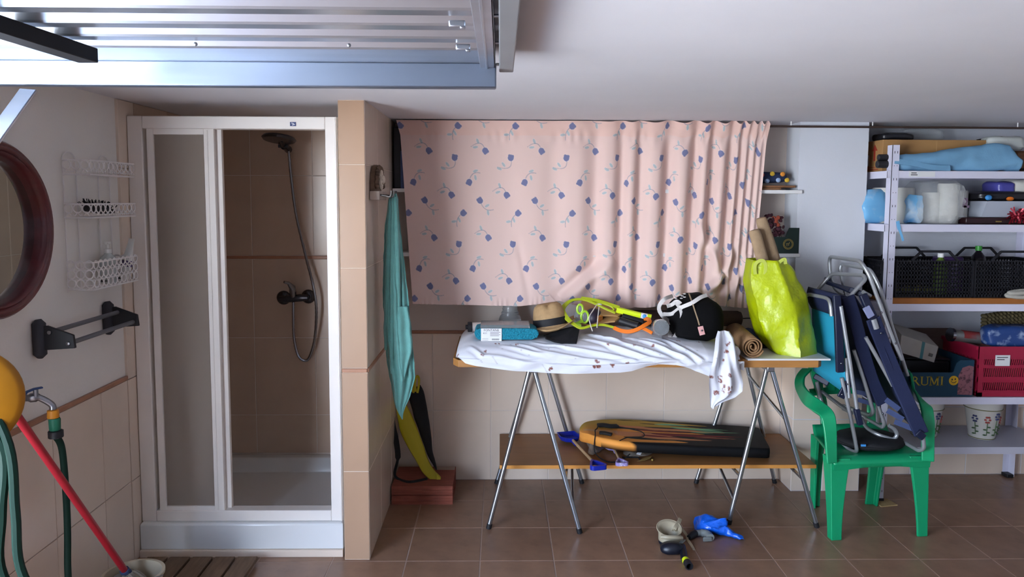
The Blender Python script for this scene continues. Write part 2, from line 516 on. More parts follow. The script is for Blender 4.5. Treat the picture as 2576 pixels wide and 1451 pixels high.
# ================================================================== SHOWER
m_white = mat('white_lacquer', 'e2dcd6', .4, bump=.03)
m_tray = mat('white_ceramic', 'd6d8d8', .2)
m_frost = mat('frosted_pane', 'd8cabc', .55, trans=.55, ior=1.2, translucent=.25)
m_chrome = mat('chrome', '8c8c92', .18, 1.0)
m_dchrome = mat('worn_chrome', '55555a', .25, .9)
m_black = mat('black_plastic', '15151a', .5)
m_blue = mat('blue_sticker', '1e2f66', .4)
m_ink = mat('printed_white', 'e6e6e6', .6)

tray = thing('shower_tray', 'white shower tray with textured base behind the sliding screen', 'shower tray', (-1.18, 3.7, 0))
tb = MB()
x0, x1, y0, y1 = XL + .008, PTX0 - .012, 3.262, YB - .004
rings = []
for (dx, z) in ((0, .033), (0, .148), (.006, .155), (.055, .155), (.075, .14), (.10, .085)):
    a0, a1, b0, b1 = x0 + dx, x1 - dx, y0 + dx, y1 - dx
    rings.append([V(a0, b0, z), V(a1, b0, z), V(a1, b1, z), V(a0, b1, z)])
tb.loft(rings)
build('basin', tb, m_tray, tray, smooth=30, bevel=.004)
build('kerb', MB().bx(x0, x1, 3.25, 3.27, 0, .033), m_wtile, tray, bevel=.002)

scr = thing('shower_screen', 'white framed sliding shower screen with frosted panes on the tray', 'shower screen', (-1.18, 3.31, .155))
FX0, FX1, FZ0, FZ1 = -1.632, -.715, .155, 1.985
fr = MB().bx(FX0, FX0 + .065, 3.285, 3.345, FZ0, FZ1)
build('frame_post', fr, m_white, scr, bevel=.004)
build('frame_post', MB().bx(FX1 - .055, FX1, 3.285, 3.345, FZ0, FZ1).bx(FX1 - .012, FX1 - .004, 3.28, 3.286, FZ0, FZ1), m_white, scr, bevel=.003)
build('top_rail', MB().bx(FX0 + .065, FX1 - .055, 3.285, 3.345, 1.93, FZ1), m_white, scr, bevel=.004)
build('bottom_rail', MB().bx(FX0 + .065, FX1 - .055, 3.285, 3.345, FZ0, .205), m_white, scr, bevel=.004)


def leaf(nm, a0, a1, yy, z0, z1):
    f_ = MB().bx(a0, a0 + .03, yy - .011, yy + .011, z0, z1).bx(a1 - .045, a1, yy - .011, yy + .011, z0, z1)
    f_.bx(a0 + .03, a1 - .045, yy - .011, yy + .011, z1 - .03, z1).bx(a0 + .03, a1 - .045, yy - .011, yy + .011, z0, z0 + .032)
    f_.bx(a1 - .03, a1 - .026, yy - .014, yy - .011, z0 + .01, z1 - .01)
    d = build(nm, f_, m_white, scr, bevel=.003)
    build('pane', MB().bx(a0 + .028, a1 - .043, yy - .002, yy + .002, z0 + .03, z1 - .028), m_frost, d)


leaf('sliding_leaf', -1.552, -1.258, 3.303, .192, 1.935)
leaf('sliding_leaf', -1.545, -1.235, 3.330, .192, 1.935)
stk = at(737, 312, Y=3.284)
s_ = build('sticker', MB().box(stk, (.026, .001, .018)), m_blue, scr, bevel=.004)
build('sticker_mark', MB().box(stk + V(-.001, -.0008, .003), (.012, .0006, .003), (0, .3, 0)).box(stk + V(.002, -.0008, -.003), (.012, .0006, .003), (0, -.2, 0)), m_ink, s_)

sh = thing('shower_set', 'dark chrome shower mixer with hose and round overhead rose', 'shower', (-1.12, YB, 1.08))
mc = YB - .06
l_, r_ = at(713, 749, Y=YB - .01), at(775, 746, Y=YB - .01)
Mx = Matrix.Rotation(PI / 2, 3, 'X')
for p in (l_, r_):
    build('wall_flange', MB().lathe([(.0, 0), (.04, 0), (.04, .006), (.03, .018), (.016, .022), (.016, .05), (0, .05)], (p.x, YB, p.z), 20, Mx), m_dchrome, sh)
build('mixer_body', MB().tube([(l_.x - .01, mc, l_.z), (l_.x + .03, mc, l_.z), (r_.x - .03, mc, r_.z), (r_.x + .012, mc, r_.z)], [.016, .021, .021, .017], 14), m_dchrome, sh)
a = at(738, 735, Y=mc)
build('lever', MB().tube([a + V(0, 0, -.045), a + V(0, -.01, 0), a + V(0, -.02, .03), a + V(-.012, -.05, .058), a + V(-.03, -.07, .066)], [.015, .019, .018, .009, .007], 12), m_chrome, sh)
hp = [at(726, 378, Y=YB - .06), at(733, 450, Y=YB - .05), at(745, 540, Y=YB - .05), at(768, 640, Y=YB - .06), at(788, 720, Y=YB - .08), at(796, 780, Y=YB - .075), at(792, 850, Y=YB - .05), at(780, 895, Y=YB - .05), at(767, 907, Y=YB - .05), at(750, 893, Y=YB - .05), at(740, 850, Y=YB - .055), at(738, 800, Y=YB - .06), at(738, 760, Y=YB - .06)]
hs = spline(hp, 12)
build('hose', MB().tube(hs, [.0075 + .001 * (k % 2) for k in range(len(hs))], 8), m_chrome, sh)
hd = at(702, 347, Y=YB - .2)
Mt = Euler((-.18, .06, 0)).to_matrix()
build('shower_rose', MB().lathe([(0, -.014), (.082, -.014), (.09, -.004), (.082, .006), (.02, .018), (0, .018)], hd, 26, Mt), m_dchrome, sh)
br = at(712, 366, Y=YB - .1)
build('handset_grip', MB().tube([hd + V(.01, .02, -.01), br + V(0, -.01, .004), br + V(.02, .03, -.012), hp[0]], [.012, .015, .014, .009], 10), m_dchrome, sh)
build('wall_bracket', MB().tube([(br.x + .0, YB, br.z - .015), (br.x, YB - .05, br.z - .012), (br.x, YB - .09, br.z - .004)], [.022, .014, .018], 12).bx(br.x - .025, br.x + .03, YB - .11, YB - .08, br.z - .012, br.z + .006), m_dchrome, sh, bevel=.002)
sc_ = at(824, 1190, Y=4.1)

# ================================================================== LEFT WALL
m_red = mat('dark_red_wood', '5a1f22', .38, var=.25, vscale=9, stretch=(1, 1, 3), coat=.3)
m_mirror = mat('mirror_glass', 'c8cccb', .02, 1.0)
mir = thing('round_mirror', 'round wall mirror with a deep dark red wooden frame', 'mirror', (XL, 2.372, 1.525))
Mn = Matrix.Rotation(PI / 2, 3, 'Y')
rp = [(.238, .004), (.238, .03), (.244, .05), (.250, .053), (.255, .048), (.261, .056), (.268, .056), (.272, .05), (.279, .052), (.286, .044), (.288, .004)]
mm = MB(); rg = []
for k in range(64):
    t = 2 * PI * k / 64
    rg.append([V(XL + z, 2.372 + r_ * math.cos(t), 1.525 + r_ * math.sin(t)) for r_, z in rp])
rg.append(rg[0]); mm.loft(rg, caps=False)
build('frame', mm, m_red, mir, smooth=60)
build('glass', MB().lathe([(0, .003), (.240, .003), (.240, .009), (0, .009)], (XL, 2.372, 1.525), 48, Mn), m_mirror, mir, smooth=30)

# wire rack
m_wire = mat('white_coated_wire', 'dcd8d6', .5)
RX0, RX1, RY0, RY1 = XL + .004, -1.535, 2.80, 3.135
wr = thing('wire_rack', 'white ornamental wire rack with three baskets on the left wall', 'wall rack', (XL, 2.97, 1.27))
side = MB()
for yy in (RY0 + .004, RY0 + .09, RY1 - .09, RY1 - .004):
    side.tube([(RX0, yy, 1.27), (RX0, yy, 1.765)], .0028, 6)
for yy in (RY0 + .045, RY1 - .045):
    side.tube([(RX0, yy + .043 * math.cos(t), 1.765 + .035 * math.sin(t)) for t in np.linspace(0, PI, 13)], .0028, 6)
build('back_frame', side, m_wire, wr)


def ringpath(c, r, ax, n=12):
    """circle in the plane spanned by ax and z"""
    ax = Vector(ax)
    return [Vector(c) + ax * (r * math.cos(2 * PI * k / n)) + V(0, 0, r * math.sin(2 * PI * k / n)) for k in range(n)]


def basket(z0, z1, rows):
    b = MB(); pitch = .0345
    pr_ = [V(RX0, RY0, 0), V(RX1, RY0, 0), V(RX1, RY1, 0), V(RX0, RY1, 0)]
    for z in (z0, z1 - .004):
        b.tube([p + V(0, 0, z) for p in pr_], .003, 6)
    for k in range(9):
        yy = RY0 + (k + .5) * (RY1 - RY0) / 9
        b.tube([(RX0, yy, z0), (RX1, yy, z0)], .0022, 5)
    for o, ax, L in ((pr_[0], V(1, 0, 0), RX1 - RX0), (pr_[1], V(0, 1, 0), RY1 - RY0), (pr_[3], V(1, 0, 0), RX1 - RX0)):
        nn = max(2, round(L / pitch)); rh = (z1 - z0) / rows
        for i in range(nn):
            for j in range(rows):
                c = o + ax * ((i + .5) * L / nn) + V(0, 0, z0 + (j + .62) * rh)
                R = min(L / nn, rh) * .47
                b.tube(ringpath(c, R, ax), .0026, 5, closed=True)
                for s in (-1, 1):        # the little scrolls under each ring
                    q = c + V(0, 0, -R)
                    b.tube([q + ax * (s * .002), q + ax * (s * R * .6) + V(0, 0, -rh * .2), q + ax * (s * R) + V(0, 0, -rh * .12)], .0022, 5)
    return build('basket', b, m_wire, wr)


basket(at(270, 441, X=RX1).z, at(270, 404, X=RX1).z, 1)
zt = at(290, 545, X=RX1).z; basket(zt, at(290, 510, X=RX1).z, 1)
zb = at(300, 715, X=RX1).z; basket(zb, at(300, 648, X=RX1).z, 3)

m_bristle = mat('black_bristle', '121116', .8)
bt = thing('hair_brush', 'black brush lying in the middle basket of the wire rack', 'brush', (-1.59, 2.95, zt))
p0, p1 = V(-1.59, 2.86, zt + .035), V(-1.575, 3.03, zt + .02)
build('handle', MB().tube([p0, p0.lerp(p1, .5), p1], [.012, .016, .01], 8), m_black, bt)
bb = MB()
for k in range(60):
    t = random.random(); a = random.uniform(-.9, .9); c = p0.lerp(p1, t)
    bb.tube([c, c + V(.035 * math.sin(a), random.uniform(-.02, .02), .038 * math.cos(a))], .0016, 3)
build('bristles', bb, m_bristle, bt, kind='stuff')
m_soap = mat('clear_soap_bottle', 'ccd2d0', .25, trans=.3)
m_pump = mat('white_pump', 'dcdcd8', .45)
c = V(-1.585, 3.0, zb + .003)
so = thing('soap_dispenser', 'clear soap dispenser with a white pump in the lowest wire basket', 'soap dispenser', c)
build('bottle', MB().lathe([(0, 0), (.03, 0), (.033, .01), (.033, .085), (.028, .105), (.014, .118), (.012, .128), (0, .128)], c, 18), m_soap, so)
build('pump', MB().lathe([(.014, .122), (.014, .138), (.006, .140), (.006, .158), (.012, .159), (.012, .168), (0, .168)], c, 12).tube([c + V(0, 0, .163), c + V(.01, -.03, .162)], .005, 6), m_pump, so)
m_lilac = mat('purple_band', '5c4a78', .5)
c = V(-1.57, 3.085, zb + .003); d = V(.12, .12, .78).normalized()
tu = thing('lotion_tube', 'white lotion tube with purple band leaning in the lowest basket', 'tube', c)
Mtub = d.to_track_quat('Z', 'Y').to_matrix()
tp = MB(); rings = []
for h, a_, b_ in ((0, .014, .014), (.03, .022, .022), (.10, .026, .018), (.165, .03, .006), (.178, .031, .003)):
    rings.append([c + Mtub @ V(a_ * math.cos(t), b_ * math.sin(t), h) for t in np.linspace(0, 2 * PI, 17)[:-1]])
tp.loft(rings); build('body', tp, m_pump, tu)
build('band', MB().loft([[c + Mtub @ V((a_ + .001) * math.cos(t), (b_ + .001) * math.sin(t), h) for t in np.linspace(0, 2 * PI, 17)[:-1]] for h, a_, b_ in ((.06, .0237, .0205), (.085, .025, .019))], caps=False), m_lilac, tu)
c = V(-1.6, 3.06, zb + .003)
bx_ = thing('dark_comb', 'small dark comb lying flat in the lowest wire basket', 'comb', c)
cb = MB().box(c + V(.01, -.03, .012), (.012, .14, .008))
for k in range(18): cb.box(c + V(.022, -.095 + k * .0075, .012), (.016, .003, .003))
build('comb_body', cb, m_black, bx_)

# rail on two black brackets
m_rail = mat('dark_rail', '6c6c72', .45, .3)
m_pad = mat('dark_grey_pad', '2c2c33', .6)
rl = thing('wall_rail', 'grey double rail held by two black wall brackets under the wire rack', 'wall rail', (XL, 2.8, 1.13))
for yy in (2.60, 3.06):
    build('pad', MB().tube([(XL + .012, yy, 1.062), (XL + .014, yy, 1.075), (XL + .014, yy, 1.185), (XL + .012, yy, 1.20)], [.010, .022, .022, .010], 12), m_pad, rl)
    poly = [(XL + .02, 1.175), (XL + .045, 1.178), (XL + .135, 1.145), (XL + .14, 1.098), (XL + .02, 1.09)]
    pl = build('bracket_plate', MB().prism(poly, .012, M_FRONT, (0, yy + .006, 0)), m_black, rl, bevel=.002)
    for q in ((XL + .055, 1.155), (XL + .118, 1.115)):
        build('bolt', MB().lathe([(0, 0), (.009, 0), (.007, .006), (0, .007)], (q[0], yy - .006, q[1]), 10, Mx), m_chrome, pl)
for q in ((XL + .055, 1.155), (XL + .118, 1.115)):
    build('rod', MB().tube([(q[0], 2.60, q[1]), (q[0], 3.075, q[1])], .009, 10), m_rail, rl)

# tap with hose
m_brass = mat('nickel_tap', '8f8f94', .3, .95)
m_tblue = mat('blue_lever', '24406f', .45)
m_org = mat('orange_ring', 'c9821e', .5)
m_cgrn = mat('green_coupling', '1c6a50', .5)
m_hose = mat('dark_green_hose', '08271d', .6, spec=.25, bump=.05)
tz = .945
tpn = thing('garden_tap', 'nickel garden tap with a blue lever above the tile edge', 'tap', (XL, 2.52, tz))
sp = at(133, 1030, X=-1.545)
e0 = V(XL, 2.50, tz)
build('spout', MB().tube(spline([e0, e0 + V(.03, .0, 0), e0 + V(.06, .01, -.002), V(sp.x - .004, sp.y, sp.z + .018), V(sp.x, sp.y, sp.z)], 5), [.012] * 6 + [.016] * 4 + [.011] * 11, 10), m_brass, tpn)
build('wall_rose', MB().lathe([(0, 0), (.024, 0), (.02, .008), (0, .01)], e0, 14, Mn), m_brass, tpn)
build('stem', MB().tube([e0 + V(.055, 0, 0), e0 + V(.055, 0, .03)], .008, 8), m_brass, tpn)
build('lever', MB().strap([e0 + V(.066, .02, .032), e0 + V(.05, 0, .032), e0 + V(.036, -.02, .026), e0 + V(.034, -.04, .014)], .014, .006, (0, 0, 1)), m_tblue, tpn, bevel=.002)
hz = thing('garden_hose', 'dark green garden hose with orange and green coupling hanging from tap', 'hose', V(sp.x, sp.y, 0))
build('coupling_ring', MB().lathe([(.013, 0), (.018, -.002), (.019, -.028), (.016, -.03)], sp, 14), m_org, hz)
build('coupling_body', MB().lathe([(.017, -.03), (.019, -.034), (.018, -.07), (.015, -.074)], sp + V(.004, 0, 0), 14), m_cgrn, hz)
build('coupling_nut', MB().lathe([(.014, -.072), (.024, -.075), (.024, -.098), (.012, -.102)], sp + V(.006, 0, 0), 10), m_black, hz)
hpts = [sp + V(.006, 0, -.095), at(156, 1130, X=-1.535), at(166, 1240, X=-1.53), at(170, 1340, X=-1.525), at(171, 1440, X=-1.52), V(-1.50, 2.50, .12), V(-1.42, 2.40, .025), V(-1.36, 2.25, .014), V(-1.38, 2.05, .014)]
build('hose_run', MB().tube(spline(hpts, 8), .0115, 10), m_hose, hz)

# yellow hose reel with loops of hose
m_yel = mat('amber_plastic', 'a86f0a', .5, var=.06, vscale=20)
rc = V(-1.474, 2.0, 1.072)
nrm = V(.62, -.78, .02).normalized()
Mr = nrm.to_track_quat('Z', 'Y').to_matrix()
re_ = thing('hose_reel', 'amber plastic hose reel disc at the left wall end with loops', 'hose reel', rc)
build('disc', MB().lathe([(.02, .028), (.05, .03), (.055, .022), (.075, .022), (.08, .032), (.128, .026), (.147, .016), (.150, .005), (.147, 0), (.02, 0)], rc, 44, Mr), m_yel, re_, smooth=50)
build('hub', MB().lathe([(0, .036), (.02, .034), (.022, -.09), (0, -.09)], rc, 20, Mr), m_org, re_)
build('wall_arm', MB().bar(rc - nrm * .085, V(-1.60, 2.075, 1.072), .04, .03), m_dark, re_, bevel=.003)
hg = MB()
for k, (xa, xb) in enumerate(((-30, -18), (4, 10), (22, 60))):
    pts = [rc + Mr @ V(-.06 + k * .05, .05, -.03), at(xa, 1120, Y=2.03), at((xa + xb) / 2 - 2, 1290, Y=2.05), at(xb, 1451, Y=2.08), V(-1.37 + .05 * k, 2.12, .30), V(-1.33 + .06 * k, 2.12, .16)]
    build('hose_loop', MB().tube(spline(pts, 7), .0125, 8), m_hose, re_)

# mop in bucket
m_mopred = mat('red_pole', 'a31f2c', .4)
m_cream = mat('cream_bucket', 'b3a68f', .55, var=.08)
m_rag = mat('blue_rag', '3b4a6e', .9, bump=.5, bscale=60)
bk = V(-1.40, 2.735, 0)
bu = thing('mop_bucket', 'cream plastic bucket on the floor below the red mop', 'bucket', bk)
build('shell', MB().lathe([(0, .0), (.082, 0), (.085, .004), (.104, .188), (.112, .19), (.112, .2), (.1, .2), (.081, .01), (0, .01)], bk, 32), m_cream, bu)
hdl = [bk + V(.112 * math.cos(t), .112 * math.sin(t) * .9, .19 - .03 * math.sin(t)) for t in np.linspace(PI, 2 * PI, 14)]
build('handle', MB().tube(hdl, .003, 6), m_galv2, bu)
mp_ = thing('mop', 'mop with a red metal pole leaning from bucket to hose reel', 'mop', bk + V(-.02, 0, .03))
a = bk + V(-.035, .01, .20); b = at(42, 1045, X=-1.445); b = b + (b - a).normalized() * .12
build('pole', MB().tube([a - (b - a).normalized() * .02, b], .0125, 14), m_mopred, mp_)
build('socket', MB().tube([a - (b - a).normalized() * .05, a + (b - a).normalized() * .012], [.022, .017], 12), m_rag, mp_)
mh = MB()
for k in range(26):
    t = 2 * PI * k / 26; r_ = random.uniform(.03, .062)
    s0 = a + V(0, 0, -.03)
    mh.tube(spline([s0, s0 + V(math.cos(t) * r_ * .6, math.sin(t) * r_ * .6, .016), bk + V(math.cos(t) * r_, math.sin(t) * r_, .13), bk + V(math.cos(t) * r_ * .9, math.sin(t) * r_ * .9, .03)], 4), .007, 5)
build('strands', mh, mat('mop_strand', '8d8577', .95), mp_, kind='stuff')

# duckboard
m_duck = mat('weathered_pine', '6d5540', .75, var=.2, vscale=10, stretch=(8, 1, 1), rnd=.08)
dk = thing('duckboard', 'weathered pine duckboard on the floor before the shower', 'duckboard', (-1.32, 2.9, 0))
for k in range(5):
    x_ = -1.568 + k * .1
    build('slat', MB().bx(x_, x_ + .088, 2.62, 3.195, .016, .034), m_duck, dk, bevel=.003)
for yy in (2.72, 3.1):
    build('batten', MB().bx(-1.56, -1.09, yy - .03, yy + .03, 0, .017), m_duck, dk, bevel=.002)
# ================================================================== TOWEL, PLAQUE, FINS, BLOCK
m_bark = mat('bark_wood', '5d4838', .85, var=.35, vscale=30, bump=.6, bscale=50)
m_pale = mat('weathered_pale_wood', 'a3968c', .7, var=.15, vscale=20)
m_dry = mat('dried_flower', 'cdbfae', .8, var=.2, vscale=30)
m_iron = mat('dark_iron', '5a5654', .4, .7)
PQ = thing('hook_plaque', 'small arched bark plaque with iron hooks on the tiled partition', 'hook plaque', (PTX1, 3.42, 1.63))
Mp = Matrix(((0, 0, 1), (1, 0, 0), (0, 1, 0)))     # local x->Y, y->Z, out->+X
arch = [(3.325, 1.655), (3.515, 1.655), (3.518, 1.70), (3.50, 1.745), (3.465, 1.772), (3.42, 1.783), (3.375, 1.772), (3.34, 1.745), (3.322, 1.70)]
build('back_plate', MB().prism(arch, .022, Mp, (PTX1 + .001, 0, 0)), m_bark, PQ, bevel=.004)
pb = MB()
for k in range(16):
    t = PI * k / 15; pb.ball((PTX1 + .03, 3.42 - .085 * math.cos(t), 1.685 + .085 * math.sin(t)), (.012, .014, .013), 7, 5)
pb.wob(.004, 60); build('bark_rim', pb, m_bark, PQ)
fl = MB()
for k in range(9):
    t = 2 * PI * k / 9; fl.ball((PTX1 + .036, 3.42 + .02 * math.cos(t), 1.715 + .032 * math.sin(t)), (.01, .012, .016), 7, 5)
fl.ball((PTX1 + .045, 3.42, 1.715), (.012, .016, .022), 8, 6); build('dried_flower', fl, m_dry, PQ)
build('base_ledge', MB().bx(PTX1 + .001, PTX1 + .045, 3.315, 3.525, 1.622, 1.662), m_pale, PQ, bevel=.003)
for yy in (3.34, 3.42, 3.50):
    c = V(PTX1 + .044, yy, 1.645)
    build('hook', MB().tube(spline([c, c + V(.025, 0, -.004), c + V(.043, 0, -.008), c + V(.05, 0, .006), c + V(.05, 0, .02)], 4), .0042, 6), m_iron, PQ)

m_towel = mat('turquoise_towel', '639c96', .95, var=.06, vscale=30, bump=.6, bscale=220, sheen=.3, bdist=.003)
TY = 3.47
tw = thing('beach_towel', 'turquoise towel hanging in folds from the plaque hook', 'towel', at(1000, 1040, Y=TY))


def drape(left, right, ys, depth, lobes, amp, yc, seed, z_top_taper=True):
    """hanging cloth lofted between two outlines given at photo rows ys"""
    rings = []; N = 56; k = 0
    for i, yy in enumerate(ys):
        a, b = at(left[i], yy, Y=yc), at(right[i], yy, Y=yc)
        c = (a + b) / 2; hw = max((b.x - a.x) / 2, .002); dp = depth[i]
        ring = []
        for q in range(N):
            t = 2 * PI * q / N
            f_ = 1 + amp * math.sin(lobes * t + seed + yy * .0022) * min(1, i / 2 + .5)
            x = max(-1., min(1., math.cos(t) * 1.0)) * hw
            yv = math.sin(t) * dp * f_ + .25 * dp * math.sin(3 * t + seed + yy * .004)
            ring.append(V(c.x + x, yc + yv, c.z))
        rings.append(ring)
    return MB().loft(rings)


def lerp_tab(tab, n):
    """densify rows [(y, left, right, depth)]"""
    out = []
    T = np.array(tab, float); ys = np.linspace(T[0, 0], T[-1, 0], n)
    return [list(np.interp(ys, T[:, 0], T[:, c])) for c in range(4)]


ys, L_, R_, D_ = lerp_tab([(486, 984, 996, .010), (500, 976, 1000, .018), (560, 971, 1007, .026), (640, 966, 1016, .032), (700, 963, 1022, .036), (770, 962, 1030, .04), (800, 966, 1031, .042), (850, 966, 1038, .042), (900, 972, 1041, .04), (945, 980, 1044, .036), (975, 985, 1036, .028), (1000, 989, 1030, .02), (1025, 996, 1020, .012), (1042, 1004, 1014, .007), (1054, 1010, 1012, .003)], 90)
t1 = drape(L_, R_, ys, D_, 9, .38, TY, .6).wob(.006, 9).wob(.002, 30)
build('cloth', t1, m_towel, tw, smooth=180)
ys, L_, R_, D_ = lerp_tab([(770, 990, 1026, .010), (800, 988, 1030, .016), (850, 990, 1037, .018), (885, 994, 1036, .016), (910, 1000, 1030, .014), (940, 1006, 1022, .01), (962, 1013, 1017, .004)], 50)
t2 = drape(L_, R_, ys, D_, 5, .35, TY - .038, 2.1).wob(.005, 14)
build('front_fold', t2, m_towel, tw, smooth=180)
for k, (xa, xb, xc_, y0_, y1_) in enumerate(((981, 975, 970, 500, 880), (988, 987, 984, 495, 940), (994, 999, 1004, 495, 800))):
    a_, b_, c_ = at(xa, y0_, Y=TY - .022), at(xb, (y0_ + y1_) / 2, Y=TY - .036), at(xc_, y1_, Y=TY - .040)
    build('pleat', MB().tube(spline([a_, b_, c_], 14), [.006 + .007 * math.sin(PI * i / 28) for i in range(29)], 8), m_towel, tw, smooth=180)

# hollow clay block
m_clay = mat('clay_block', '8a4a3a', .85, var=.18, vscale=14, bump=.4, bscale=30, stretch=(1, 4, 4))
m_dust = mat('mortar_dust', 'a08a7c', .95)
cbk = thing('clay_block', 'hollow red clay building block on the floor beside the partition', 'block', (-.41, 3.98, 0))
cb = MB()
bx0, bx1, by0, by1, bh = -.576, -.25, 3.83, 4.12, .10
for z in (0, .046, .092): cb.bx(bx0, bx1, by0, by1, z, z + .008)
for k in range(5):
    yy = by0 + k * (by1 - by0 - .008) / 4; cb.bx(bx0, bx1, yy, yy + .008, .006, .094)
build('block_body', cb, m_clay, cbk, smooth=0)
rib = MB()
for k in range(6): rib.bx(bx0, bx1, by0 - .002, by0 + .001, .01 + k * .0155, .017 + k * .0155)
build('face_ribs', rib, m_clay, cbk, smooth=0)
build('mortar_patch', MB().bx(-.36, bx1 - .004, 4.07, 4.115, .0995, .103), m_dust, cbk, bevel=.001)

# fins in a net bag
m_fin = mat('yellow_fin', 'b3a50e', .55, bump=.15, bscale=120)
m_net = mat('black_net', '121214', .8, bump=.4, bscale=200)
fb = thing('fin_bag', 'yellow swim fins in a black net bag leaning above the clay block', 'fins', at(1100, 1218, Z=.104))


def fin_pt(px, py, off=0.):
    t = (1218 - py) / (1218 - 945); return at(px, py, Y=3.93 + .19 * t + off)


lf = [(992, 1005), (998, 1040), (1007, 1085), (1026, 1125), (1047, 1160), (1064, 1190), (1084, 1208), (1101, 1219)]
rt = [(1014, 1000), (1024, 1020), (1042, 1058), (1056, 1095), (1067, 1125), (1076, 1152), (1086, 1172), (1107, 1200)]
rings = []
for (a, b) in zip(spline([V(*p, 0) for p in lf], 4), spline([V(*p, 0) for p in rt], 4)):
    A, B = fin_pt(a.x, a.y), fin_pt(b.x, b.y); c = (A + B) / 2; h = (B - A) / 2
    rings.append([c + h * math.cos(t) + V(0, -1, .3).normalized() * (.014 * math.sin(t) * (1.35 if abs(math.cos(t)) > .7 else .8)) for t in np.linspace(0, 2 * PI, 15)[:-1]])
build('fin_blade', MB().loft(rings), m_fin, fb, smooth=60)
A = fin_pt(1098, 1180); build('blade_tip', MB().loft([[fin_pt(x, y) + V(0, -.008 * s, 0) for x, y in ((1097, 1188), (1109, 1200), (1108, 1219), (1100, 1221))] for s in (-1, 2)]), m_fin, fb, bevel=.003)
nl = [(1028, 985), (1030, 1010), (1044, 1056), (1058, 1094), (1070, 1126), (1080, 1154), (1092, 1178)]
nr = [(1058, 968), (1069, 992), (1078, 1050), (1084, 1092), (1089, 1130), (1094, 1160), (1098, 1183)]
rings = []
for (a, b) in zip(spline([V(*p, 0) for p in nl], 4), spline([V(*p, 0) for p in nr], 4)):
    A, B = fin_pt(a.x, a.y, .012), fin_pt(b.x, b.y, .012); c = (A + B) / 2; h = (B - A) / 2
    rings.append([c + h * math.cos(t) + V(0, -1, .3).normalized() * (.022 * math.sin(t)) for t in np.linspace(0, 2 * PI, 15)[:-1]])
build('net_bag', MB().loft(rings).wob(.006, 12), m_net, fb, smooth=180)
for s, (xa, xb) in enumerate(((1036, 1041), (1046, 1053))):
    pts = [fin_pt(xa, 985, -.02), fin_pt(xa - 2, 962, -.02), fin_pt(xa + 3, 946, -.01), fin_pt(xb + 1, 952, 0), fin_pt(xb, 972, -.01), fin_pt(xa + 4, 988, -.02)]
    build('heel_strap', MB().strap(spline(pts, 5), .012, .006, (0, -1, .2)), m_fin, fb)
pts = [fin_pt(1000, 990, -.02), fin_pt(985, 1010, -.01), fin_pt(987, 1060, -.01), fin_pt(996, 1105, -.01), at(1001, 1150, Y=3.93), at(993, 1188, Y=3.93), at(1000, 1203, Z=.105), at(1030, 1212, Z=.105), at(1075, 1204, Z=.105)]
build('carry_strap', MB().strap(spline(pts, 6), [.03] * 25 + [.014] * 24, .003, (0, -1, .5)), m_net, fb)

# ================================================================== CURTAIN
m_curt = mat('printed_curtain', 'e2c4bb', .9, vcol=True, bump=.25, bscale=420, sheen=.15, translucent=.1, bdist=.001)
NU, NV = 820, 400
CXL, CXR, CYP = -.553, 1.442, 3.965
zx = np.linspace(CXL, CXR, NU)
U = np.arange(NU) / (NU - 1)
# fold valleys, metres along the rod
val = np.array([-.62, -.25, .03, .27, .51, .66, .756, .918, 1.062, 1.153, 1.256, 1.31, 1.355, 1.395, 1.43, 1.47])
ampv = np.array([.003, .003, .004, .008, .022, .024, .024, .032, .033, .032, .032, .026, .024, .022, .018, .015])
ph = np.interp(zx, val, np.arange(len(val))); amp = np.interp(zx, val, ampv)
ker = np.hanning(21); ker /= ker.sum()
fold = -amp * (2 * (.5 + .5 * np.cos(2 * PI * ph)) ** 1.7 - 1); fold = np.convolve(np.pad(fold, 10, mode='edge'), ker, 'valid')
dxy = np.sqrt(np.gradient(zx) ** 2 + np.gradient(fold) ** 2); ulen = np.cumsum(dxy) - dxy[0]
hem_px = np.array([(998, 764), (1100, 766), (1200, 768), (1290, 770), (1350, 764), (1400, 757), (1450, 768), (1540, 775), (1620, 774), (1680, 768), (1740, 764), (1850, 770), (1895, 774), (1935, 774)], float)
hem = np.array([at(x, y, Y=CYP).z for x, y in hem_px]); hem_x = np.array([at(x, y, Y=CYP).x for x, y in hem_px])
zbot = np.interp(zx, hem_x, hem)
ztop = np.full(NU, at(1400, 304, Y=CYP).z) + np.interp(zx, [-.5, .4, .9, 1.4], [.0, .0, .008, .012]) * np.cos(2 * PI * ph + .5)
xs = np.zeros((NV, NU)); yv = np.zeros((NV, NU)); zv = np.zeros((NV, NU))
for j in range(NV):
    t = j / (NV - 1)                       # 0 top, 1 hem
    zv[j] = ztop * (1 - t) + zbot * t
    # side edges lean: the hem is a little narrower at both ends
    l = np.interp(t, [0, .08, .2, 1], [CXL, CXL + .022, CXL + .03, at(1038, 765, Y=CYP).x])
    r = np.interp(t, [0, .1, .5, 1], [CXR, CXR - .02, CXR - .045, at(1891, 772, Y=CYP).x])
    xs[j] = l + (r - l) * (zx - CXL) / (CXR - CXL)
    k = np.interp(t, [0, .04, .07, .15, .4, 1], [.5, .35, .4, .8, 1., .85])
    yv[j] = CYP - fold * k
    # header gathers
    yv[j] -= .004 * np.exp(-((t - .085) / .03) ** 2) * np.sin(zx * 90 + 3 * np.sin(zx * 17)) * np.interp(zx, [-.5, 1.4], [.5, 1.3])
# things behind push the cloth out low on the right
XX, ZZ = xs, zv


